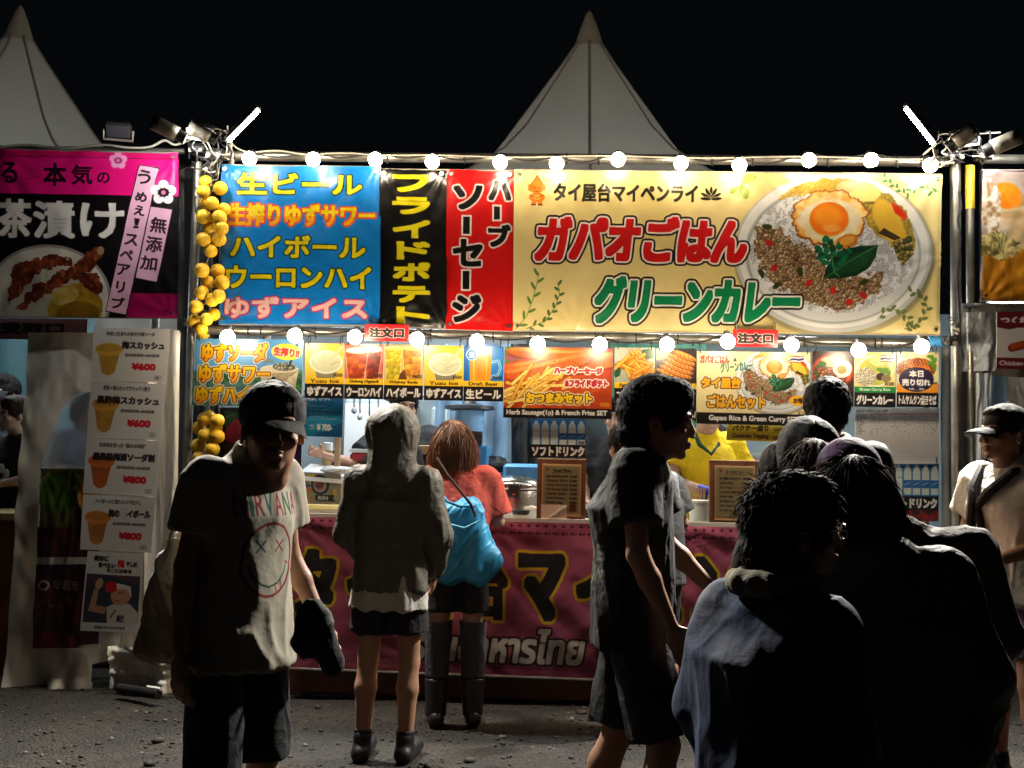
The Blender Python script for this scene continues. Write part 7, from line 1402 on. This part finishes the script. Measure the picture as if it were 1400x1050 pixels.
# 3 woman in the red tee
Y3 = 6.1
t, j, T, Rm, hs = person('woman with a copper bob and red tee leaning on the counter', GX(627, Y3), Y3, 190, 1.65, J=dict(head=(.04, -.07, 1.60), neck=(.02, -.03, 1.44), chest=(0, -.02, 1.27), shL=(.17, -.03, 1.40), shR=(-.165, -.04, 1.40), elL=(.22, -.05, 1.16), elR=(-.24, -.05, 1.15), wrL=(.14, -.26, 1.15), wrR=(-.16, -.27, 1.14)), skin=m_skinp, h=.010, hp=-4, hy=10, female=True, build=.95, handup=((0, 0, 1), (0, 0, 1)),
    torso=dict(m=cloth('coral red', (.62, .10, .075), .9, bump=.3), hem=.84, sl=.85, ease=.035, amp=.012, seed=9, name='tee_shirt'), legs=dict(len=.62, ease=.02, m=cloth('dark shorts', (.02, .02, .024))), hair=hair_long(h_brown, length=.135, vol=.018, seed=5, bob=True, n=6500), seed=9, socks=(cloth('grey legging', (.07, .07, .085)), 1), shoes=mat('dark rubber boot', (.03, .025, .03), .3))
for q in 'LR':
    a, k_ = j['an'+q], j['kn'+q]; G = Field(np.minimum(a, k_)-.09, np.maximum(a, k_)+.1, .009); G.cap(a*.55+k_*.45, k_+v3((0, 0, .12)), .062, .078, .01, flat=True); finish('legging', G, cloth('grey legging', (.07, .07, .085)), t, folds(.004, 3)); G = Field(a-.1, a+v3((.1, .1, .3)), .009); G.cap(a+v3((0, .005, -.03)), a*.55+k_*.45, .055, .068, .01, flat=True); finish('boot_shaft', G, mat('dark rubber boot', (.03, .025, .03), .3), t)
def bluebag():
    Yb = 5.98; m = cloth('light blue nylon', (.05, .40, .74), .45, bump=.2, bs=10); o = W(640, 785, Yb); t = thing('shoulder_bag', 'bright blue nylon shoulder bag hanging on the woman in red', 'shoulder bag', o)
    G = Field((-.28, -.16, -.1), (.26, .16, .46), .009); L_ = lambda px, py, dy=0: v3(W(px, py, Yb+dy)-o)
    for a, b, ra, rb in (((622, 706), (618, 772), .085, .11), ((640, 700), (652, 776), .085, .09), ((640, 712), (670, 768), .055, .06), ((606, 740), (606, 785), .07, .05), ((612, 702), (602, 740), .05, .06)): G.cap(L_(*a), L_(*b), ra, rb, .04)
    V, Q = G.mesh(); V = relax(V, Q, 2); N = vnormals(V, Q); V = V+N*folds(.018, 12, stretch=(10, 10, 3), lean=-.6)(V, N)[:, None]; V[:, 1] *= .75; mesh('bag_body', V, Q, m, t, True)
    mb = MB(); mb.tube([L_(597, 626, -.14), L_(612, 650, -.20), L_(630, 672, -.22), L_(644, 690, -.18), L_(650, 706, -.10)], .0075, 8); mb.build('strap', mat('brown leather strap', (.07, .03, .02), .5), t, True)
    mb = MB(); mb.tube([L_(601, 672, -.12), L_(612, 686, -.17), L_(628, 692, -.17), L_(650, 692, -.14)], .008, 8); mb.build('drawcord', m, t, True); mb = MB(); mb.tube([L_(612, 716, -.13), L_(635, 722, -.15), L_(656, 712, -.12)], .005, 8); mb.build('seam', cloth('pale blue edge', (.2, .6, .85)), t, True)
bluebag()
def back_mat():
    k = .125; c = Cv(0, 0, 90, 110, (k, k, k), 3); c.ell(45, 36, 40, 40, (.26, .26, .25)); c.ell(45, 38, 35, 36, (k, k, k)); c.tex(c.ellm(45, 40, 26, 28), (.30, .30, .28), (k, k, k), 8, 3, contrast=3)
    for i, ch in enumerate('LIVE FUN'): 
        if ch != ' ': c.text(ch, (6+(i % 4)*20, 60+(i//4)*22, 22+(i % 4)*20, 78+(i//4)*22), (.42, .41, .38), 1.)
    c.poly([(8, 109), (60, 92), (54, 104), (14, 110)], (.40, .44, .14))
    m = cloth('black printed tee', (.014, .014, .015)); n = m.node_tree; b = n.nodes['Principled BSDF']; it = n.nodes.new('ShaderNodeTexImage'); it.image = c.image('back print'); it.extension = 'EXTEND'; n.links.new(it.outputs[0], b.inputs['Base Color']); return m
def back_uv(V):
    u = 1-(V[:, 0]+.17)/.30; v = (V[:, 2]-1.02)/.36; bad = (V[:, 1] < 0) | (u < 0) | (u > 1) | (v < 0) | (v > 1); return np.stack([np.where(bad, .01, u), np.where(bad, .99, v)], 1)
# 4 man in the black tee walking to the right
Y4 = 3.97; bt = cloth('black tee', (.014, .014, .015))
t, j, T, Rm, hs = person('tall man in a black tee and shorts walking right, seen in profile', GX(868, Y4), Y4, 84, 1.77, J=dict(head=(.0, -.085, 1.60), neck=(0, -.03, 1.45), chest=(0, .02, 1.27), shR=(-.175, .0, 1.40), shL=(.175, -.03, 1.40), elR=(-.235, -.02, 1.13), wrR=(-.22, -.13, .90), elL=(.22, -.10, 1.14), wrL=(.20, -.27, .98), knR=(-.10, -.11, .49), anR=(-.10, -.08, .085), toR=(-.10, -.24, .04), knL=(.10, .05, .48), anL=(.10, .17, .12), toL=(.10, .06, .03)), h=.008, hy=-4, hp=4, hscale=1.12, headres=.0045, handup=((0, -.3, 1), (0, -1, .2)),
    torso=dict(m=back_mat(), hem=.80, sl=.62, ease=.03, amp=.012, seed=12, name='tee_shirt', uv=back_uv), legs=dict(len=.92, ease=.032), hair=hair_short(vol=.020, n=3600, L_=.030, seed=8, spike=.006, down=.01, curl=.05), seed=12)
# 5 customer at the counter behind him
Y5 = 6.05
t, j, T, Rm, hs = person('customer in a dark grey tee leaning over the counter behind the tall man', GX(893, Y5), Y5, 205, 1.66, J=dict(head=(.10, -.16, 1.60), neck=(.06, -.09, 1.45), chest=(.0, -.04, 1.27), shL=(.18, -.06, 1.40), shR=(-.15, -.07, 1.38), elR=(-.24, -.08, 1.16), wrR=(-.12, -.28, 1.14), elL=(.24, -.1, 1.15), wrL=(.16, -.3, 1.14)), h=.011, torso=dict(m=cloth('charcoal tee', (.05, .05, .055)), hem=.82, sl=.7, ease=.03, amp=.012, seed=14, name='tee_shirt'), legs=dict(len=1.85, ease=.02, m=cloth('dark trousers', (.02, .02, .025)), name='trousers'), hair=hair_short(vol=.014, n=800, L_=.04, seed=11), seed=14)
blob('grey_cap', [(W(915, 655, 5.86), W(916, 690, 5.88), .045, .05)], cloth('pale grey cap cloth', (.22, .24, .27)), 'pale grey cap hanging at the back of the customer in dark grey', 'cap', amp=.008, seed=3)
# staff
ZF = .13
t, j, T, Rm, hs = person('cook in a yellow tee and blue gloves working behind the counter', GX(964, 7.35), 7.35, 15, 1.80, z0=ZF, J=dict(head=(-.02, -.09, 1.585), neck=(0, -.03, 1.45), elL=(.25, -.04, 1.14), elR=(-.24, -.04, 1.14), wrL=(.05, -.26, 1.10), wrR=(-.10, -.30, 1.09)), skin=m_skinp, h=.011, hp=12, torso=dict(m=cloth('bright yellow', (.85, .60, .01), .85, bump=.25), hem=.82, sl=.6, ease=.035, amp=.011, seed=15, name='tee_shirt'), legs=dict(len=1.9, ease=.02, m=cloth('dark trousers', (.02, .02, .025)), name='trousers'), hair=hair_short(seed=12, n=400), seed=15)
for q in 'LR':
    G = Field(j['wr'+q]-.14, j['wr'+q]+.14, .006); d_ = (j['wr'+q]-j['el'+q]); d_ /= np.linalg.norm(d_); G.cap(j['wr'+q]-d_*.06, j['wr'+q]+d_*.02, .036, .032, .02); hand(G, j['wr'+q], j['el'+q], .6, 1 if q == 'L' else -1, None, 1.18); finish('glove', G, mat('blue rubber glove', (.02, .035, .42), .35, bump=.2), t)
G = Field((-.24, -.26, .6), (.24, .1, 1.5), .012); G.loft([(.65, 0, -.045, .15, .13), (1.12, 0, -.045, .12, .125)], .01); finish('apron', G, cloth('green apron', (.01, .07, .045)), t, folds(.006, 2))
mb = MB(); mb.tube([T((-.07, .03, -.13)), T((-.06, -.05, -.19)), T((0, -.09, -.24)), T((.06, -.05, -.19)), T((.07, .03, -.13))], .016, 8); mb.build('neckerchief', cloth('green apron', (.01, .07, .045)), t, True)
t, j, T, Rm, hs = person('helper in a black tee with a bare arm, beside the soft drink board', GX(842, 7.5), 7.5, -12, 1.74, z0=ZF, J=dict(elR=(-.22, -.05, 1.14), wrR=(-.15, -.24, 1.02), elL=(.23, -.03, 1.14), wrL=(.1, -.24, 1.05)), skin=m_skinp, h=.012, torso=dict(m=bt, hem=.82, sl=.62, amp=.01, seed=16, ease=.03, name='tee_shirt'), legs=dict(len=1.9, ease=.02, name='trousers'), hair=hair_short(seed=13, n=300), seed=16)
t, j, T, Rm, hs = person('helper in a dark grey tee bending to the right of the yellow cook', GX(1022, 7.6), 7.6, 200, 1.70, z0=ZF, J=dict(head=(.12, -.26, 1.47), neck=(.06, -.15, 1.40), chest=(.02, -.06, 1.24), waist=(0, .0, 1.07), shL=(.20, -.11, 1.36), shR=(-.16, -.10, 1.33), elL=(.30, -.16, 1.16), wrL=(.22, -.34, 1.08), elR=(-.24, -.16, 1.11), wrR=(-.12, -.34, 1.05)), skin=m_skinp, h=.012, hp=25, torso=dict(m=cloth('dark grey tee', (.055, .06, .065)), hem=.80, sl=.6, amp=.012, seed=17, ease=.035, name='tee_shirt'), legs=dict(len=1.9, ease=.02, name='trousers'), hair=hair_short(seed=14, n=300), seed=17)
mb = MB(); mb.tube([T((-.075, .06, -.14)), T((-.03, .085, -.15)), T((.03, .085, -.15)), T((.075, .06, -.14))], .008, 7); mb.build('collar_band', m_white, t, True)
t, j, T, Rm, hs = person('helper in a black tee reaching left behind the hooded man', GX(549, 7.75), 7.75, 20, 1.80, z0=ZF, J=dict(shR=(-.18, -.02, 1.36), elR=(-.36, -.10, 1.20), wrR=(-.56, -.20, 1.26), shL=(.18, -.0, 1.40), elL=(.22, -.12, 1.14), wrL=(-.04, -.3, 1.02)), h=.012, torso=dict(m=bt, hem=.80, sl=.6, amp=.012, seed=18, ease=.035, name='tee_shirt'), legs=dict(len=1.9, ease=.02, name='trousers'), hair=hair_short(seed=15, n=300), seed=18, handup=((0, 0, 1), (0, 0, 1)))
t, j, T, Rm, hs = person('helper with a wristwatch resting a hand near the white towel', GX(530, 7.15), 7.15, 50, 1.68, z0=ZF-.0, J=dict(shR=(-.17, -.05, 1.30), elR=(-.22, -.20, 1.02), wrR=(-.14, -.30, .99), head=(0, -.12, 1.50), neck=(0, -.07, 1.38), elL=(.2, -.05, 1.1), wrL=(.12, -.2, .98)), h=.012, torso=dict(m=bt, hem=.80, sl=.6, amp=.012, seed=19, ease=.03, name='tee_shirt'), legs=dict(len=1.9, ease=.02, name='trousers'), hair=hair_short(seed=16, n=300), seed=19, handup=((0, 0, 1), (0, 0, 1)))
w_ = j['wrR']; e_ = j['elR']; mb = MB(); c_ = Vector(w_*.9+e_*.1); d_ = Vector(w_-e_).normalized(); mb.tube([c_-d_*.012, c_+d_*.012], .031, 14); mb.build('wristwatch', m_steel, t, True)
# 10 customer with the scarf and rucksack
Y10 = 4.9; bj = cloth('black shell', (.012, .012, .013), .75, bump=.4, bs=18)
t, j, T, Rm, hs = person('tall dark haired customer with a black rucksack and checked scarf, seen from behind', GX(1130, Y10), Y10, 172, 1.84, J=dict(elL=(.25, -.06, 1.13), wrL=(.12, -.25, 1.12), elR=(-.26, -.06, 1.13), wrR=(-.12, -.26, 1.12)), h=.010, hy=0, hp=3, torso=dict(m=bj, hem=.80, sl=1.9, ease=.045, amp=.014, seed=20, name='jacket'), legs=dict(len=1.9, ease=.025, name='trousers'), hair=hair_short(vol=.015, n=1600, L_=.026, seed=17, spike=.010, curl=.12), seed=20)
def scarf_mat():
    m = D.materials.new('cloth checked scarf'); m.use_nodes = True; n = m.node_tree; b = n.nodes['Principled BSDF']; L = n.links.new; tc = n.nodes.new('ShaderNodeTexCoord'); v = n.nodes.new('ShaderNodeTexChecker'); v.inputs['Scale'].default_value = 70; v.inputs[1].default_value = (.02, .03, .02, 1); v.inputs[2].default_value = (.5, .5, .42, 1); L(tc.outputs['Object'], v.inputs[0]); L(v.outputs[0], b.inputs['Base Color']); b.inputs['Roughness'].default_value = .9; return m
G = Field(j['neck']-.2, j['neck']+.2, .008)
for k in range(14): a = k*2*math.pi/14; b_ = (k+1)*2*math.pi/14; G.cap(j['neck']+v3((math.cos(a)*.075, math.sin(a)*.075+.01, .035+.01*math.sin(k))), j['neck']+v3((math.cos(b_)*.075, math.sin(b_)*.075+.01, .035+.01*math.sin(k+1))), .028, .028, .01)
V, Q = G.mesh(); N = vnormals(V, Q); V = V+N*((fbm3(V*30, 3, 2)-.5)*.02)[:, None]; mesh('scarf', V, Q, scarf_mat(), t, True)
def rucksack(t0, j, s):
    o = t0.matrix_basis@Vector((0, .2*s, 1.0*s)); t = thing('rucksack', 'black rucksack on the back of the tall customer with the scarf', 'rucksack', o, None, t0.rotation_euler[2]); G = Field((-.22, -.12, -.2), (.22, .2, .42), .009); G.loft([(-.15, 0, .03, .13, .07), (-.05, 0, .035, .155, .09), (.15, 0, .03, .15, .085), (.28, 0, .01, .12, .06), (.33, 0, .0, .07, .035)], .03, sup=3.2); G.ell((0, .12, .0), (.12, .05, .13), .03); finish('bag_body', G, mat('black nylon', (.012, .012, .013), .5, bump=.3, bscale=20), t, folds(.008, 4))
    for x in (-1, 1):
        mb = MB(); mb.tube([(x*.09, .02, .30), (x*.11, -.06, .40), (x*.12, -.14, .46), (x*.13, -.26, .42)], .018, 8); mb.build('shoulder_strap', mat('black webbing', (.02, .02, .02), .7), t, True); mb = MB(); mb.box((x*.115, -.09, .445), (.045, .03, .02)); mb.build('buckle', m_black, t)
    mb = MB(); mb.tube([(-.1, .11, .12), (0, .125, .14), (.1, .11, .12)], .005, 6); mb.build('zip', m_dark, t, True)
rucksack(t, j, 1.07)
# 11 hooded person, 12 dark haired head, purple cap
t, j, T, Rm, hs = person('person in a black raised hood between the scarf wearer and the curly head', GX(1104, 4.4), 4.4, 178, 1.63, h=.011, torso=dict(m=bj, hem=.80, sl=1.9, ease=.045, amp=.014, seed=22, name='hooded_jacket', hood='up'), legs=dict(len=1.9, ease=.025, name='trousers'), seed=22)
t, j, T, Rm, hs = person('dark haired woman in black whose crown shows above the curly head', GX(1110, 3.9), 3.9, 185, 1.55, h=.011, female=True, torso=dict(m=cloth('black knit', (.015, .014, .014)), hem=.80, sl=1.9, ease=.03, amp=.012, seed=23, name='jumper'), legs=dict(len=1.9, ease=.025, name='trousers'), hair=hair_long(h_dbrown, .22, .018, 6, n=1800), seed=23)
t, j, T, Rm, hs = person('person in a purple knitted hat in front of the soft drink poster', GX(1160, 3.55), 3.55, 180, 1.53, h=.011, female=True, torso=dict(m=cloth('plum jumper', (.03, .015, .03)), hem=.80, sl=1.9, ease=.03, amp=.012, seed=24, name='jumper'), legs=dict(len=1.9, ease=.025, name='trousers'), seed=24, hair=hair_short(h_black, vol=.01, n=300, seed=5))
G = Field(T((0, 0, .03))-.2, T((0, 0, .03))+.2, .007); G.ell(T((0, .02, .05)), (.10, .118, .105), .01); G.ell(T((0, -.02, -.09)), (.2, .2, .085), .01, 'sub'); finish('knitted_hat', G, cloth('purple knit', (.05, .015, .075)), t, folds(.005, 2))
# 15 brown sleeve person behind the long hair
t, j, T, Rm, hs = person('person in a loose dark brown top at the right edge of the crowd', GX(1252, 3.35), 3.35, 165, 1.52, J=dict(head=(.16, -.05, 1.56), neck=(.08, -.01, 1.44), elR=(-.26, -.02, 1.12), wrR=(-.22, -.2, .98)), h=.010, female=True, torso=dict(m=cloth('dark brown', (.045, .033, .028), .8, bump=.4), hem=.72, sl=1.3, ease=.055, amp=.016, seed=25, name='blouse', flare=.03), legs=dict(len=1.9, ease=.025, name='trousers'), hair=hair_short(h_black, vol=.015, seed=18, n=300), seed=25)
# 14 long haired woman in dark green
t, j, T, Rm, hs = person('long haired woman in a dark green hooded jacket, her back filling the lower right', GX(1200, 2.85), 2.85, 158, 1.49, J=dict(head=(.075, -.05, 1.60), neck=(.03, -.0, 1.44), elR=(-.28, -.0, 1.12), elL=(.27, 0, 1.12)), h=.009, female=True, build=1.0, torso=dict(m=cloth('dark green shell', (.022, .028, .014), .7, bump=.4, bs=16), hem=.66, sl=1.9, ease=.055, amp=.018, seed=26, name='hooded_jacket', hood='down', flare=.05), legs=dict(len=1.9, ease=.03, name='trousers'), hair=hair_long(h_black, .20, .022, 9, n=6500, curl=.03), seed=26)
# 13 curly haired person with glasses
Y13 = 2.42
t, j, T, Rm, hs = person('curly haired person with glasses in a blue jacket, nearest on the right', GX(1060, Y13), Y13, 122, 1.45, J=dict(head=(-.0, -.075, 1.60), neck=(0, -.02, 1.44), shL=(.165, -.0, 1.35), shR=(-.165, -.0, 1.35), elL=(.25, .02, 1.10), elR=(-.25, .02, 1.10)), h=.008, hy=-30, hp=-2, headres=.0045, build=1.08, female=True, torso=dict(m=cloth('blue nylon', (.010, .034, .10), .85, bump=.2, bs=14), hem=.62, sl=1.9, ease=.045, amp=.009, seed=27, name='jacket', flare=.02), legs=dict(len=1.9, ease=.03, name='trousers'), hair=hair_short(h_black, vol=.026, seed=4, n=5200, L_=.034, curl=.5, spike=.016, down=.02), seed=27)
def glasses(t, T):
    g = None
    for x in (-1, 1): mb = MB(); mb.tube([T((x*.033+.024*math.cos(a), -.108, -.004+.019*math.sin(a))) for a in np.linspace(0, 6.283, 17)], .0016, 6); g = mb.build('glasses_rim', m_steel, t, True); mb = MB(); mb.tube([T((x*.057, -.106, 0)), T((x*.078, -.05, .002)), T((x*.084, .02, -.006))], .0016, 6); mb.build('glasses_arm', m_steel, t, True)
    mb = MB(); mb.tube([T((-.010, -.109, .002)), T((0, -.113, .005)), T((.010, -.109, .002))], .0016, 6); mb.build('glasses_bridge', m_steel, t, True)
glasses(t, T)
G = Field(j['neck']-.22, j['neck']+.2, .008)
for k in range(14): a = k*2*math.pi/14; b_ = (k+1)*2*math.pi/14; G.cap(j['neck']+v3((math.cos(a)*.085, math.sin(a)*.08+.01, .015)), j['neck']+v3((math.cos(b_)*.085, math.sin(b_)*.08+.01, .015)), .022, .022, .01)
finish('collar', G, cloth('cream fleece collar', (.32, .28, .20)), t, folds(.01, 3))
# 16 man on the right in cap and white tee
Y16 = 5.2
wt = cloth('white tee', (.66, .62, .54), .9, bump=.3)
t, j, T, Rm, hs = person('man in a black cap and white tee with a black sash at the right edge', GX(1385, Y16), Y16, -62, 1.76, J=dict(head=(0, -.06, 1.595), neck=(0, -.02, 1.45), elR=(-.26, .0, 1.13), wrR=(-.16, -.22, 1.04), elL=(.24, .0, 1.13), wrL=(.10, -.24, 1.03)), h=.009, hp=-6, hy=-6, torso=dict(m=wt, hem=.84, sl=.65, ease=.04, amp=.013, seed=30, name='tee_shirt', flare=.01), legs=dict(len=.70, ease=.03, m=cloth('purple grey shorts', (.22, .15, .28))), hair=hair_short(vol=.004, n=200, L_=.015, seed=21), seed=30, headres=.0045, socks=(black, 0))
cap_hat(t, T, Rm, hs, cloth('black cap', (.010, .010, .012)), logo=[[(-.012, .35), (.01, .45)], [(-.012, .5), (.01, .55)]], visor=.10)
b_ = mat('black sash cloth', (.015, .014, .015), .8, bump=.3, bscale=30)
for pts in ([(-.07, .05, 1.455), (-.12, -.06, 1.44), (-.10, -.145, 1.34), (-.05, -.165, 1.24), (-.02, -.17, 1.14)], [(.07, .05, 1.455), (.08, -.10, 1.42), (.0, -.16, 1.33), (-.09, -.165, 1.22)], [(-.10, -.15, 1.34), (-.07, -.18, 1.28), (-.08, -.18, 1.16)]):
    mb = MB(); mb.tube([v3(p)*1.02 for p in pts], [.016, .02, .024, .02, .014][:len(pts)], 8); mb.build('sash', b_, t, True)
for q in 'R': w_ = j['wr'+q]; e_ = j['el'+q]; mb = MB(); c_ = Vector(w_*.9+e_*.1); d_ = Vector(w_-e_).normalized(); mb.tube([c_-d_*.014, c_+d_*.014], .031, 14); mb.box(c_+Vector((-.03, -.01, .01)), (.012, .034, .034)); mb.build('wristwatch', m_black, t, True)
def teeprint(t):
    pass
# left stall people
t, j, T, Rm, hs = person('young woman in a black tee with a white flower inside the left stall', GX(22, 7.55), 7.55, -22, 1.68, z0=ZF, skin=m_skinp, J=dict(head=(0, -.05, 1.60), elL=(.22, -.08, 1.14), wrL=(.10, -.28, 1.10), elR=(-.24, -.05, 1.14), wrR=(-.1, -.28, 1.10)), h=.011, hy=-18, female=True, build=.93, torso=dict(m=bt, hem=.82, sl=.6, ease=.03, amp=.01, seed=31, name='tee_shirt'), legs=dict(len=1.9, ease=.02, name='trousers'), hair=hair_short(h_dbrown, vol=.014, n=500, seed=22, down=.02), seed=31)
fl = D.objects.new('flower_print', None); D.objects.remove(fl); mb = MB()
for k in range(5): a = math.pi/2+k*2*math.pi/5; mb.ball((math.cos(a)*.05+.02, -.158, 1.13+math.sin(a)*.05), .034, 10, sq=(1, .25, 1))
mb.build('flower_print', mat('white ink', (.7, .68, .68), .7), t, True)
t, j, T, Rm, hs = person('helper in a dark cap at the far left edge of the left stall', GX(-2, 8.1), 8.1, -10, 1.86, z0=ZF, J=dict(elL=(.24, 0, 1.14)), h=.012, torso=dict(m=cloth('navy tee', (.02, .03, .06)), hem=.82, sl=.6, seed=32, name='tee_shirt'), legs=dict(len=1.9, ease=.02, name='trousers'), hair=hair_short(seed=23, n=200), seed=32)
cap_hat(t, T, Rm, hs, cloth('black cap', (.010, .010, .012)))
t, j, T, Rm, hs = person('helper in a navy tee seen through the curved window of the vinyl curtain', GX(112, 7.3), 7.3, 60, 1.72, z0=ZF, J=dict(elR=(-.24, -.06, 1.13), wrR=(-.15, -.3, 1.08), elL=(.2, -.1, 1.14), wrL=(.1, -.3, 1.1)), h=.012, torso=dict(m=cloth('navy tee', (.02, .03, .06)), hem=.80, sl=.62, ease=.04, seed=33, name='tee_shirt'), legs=dict(len=1.9, ease=.02, name='trousers'), hair=hair_short(seed=24, n=200), seed=33)
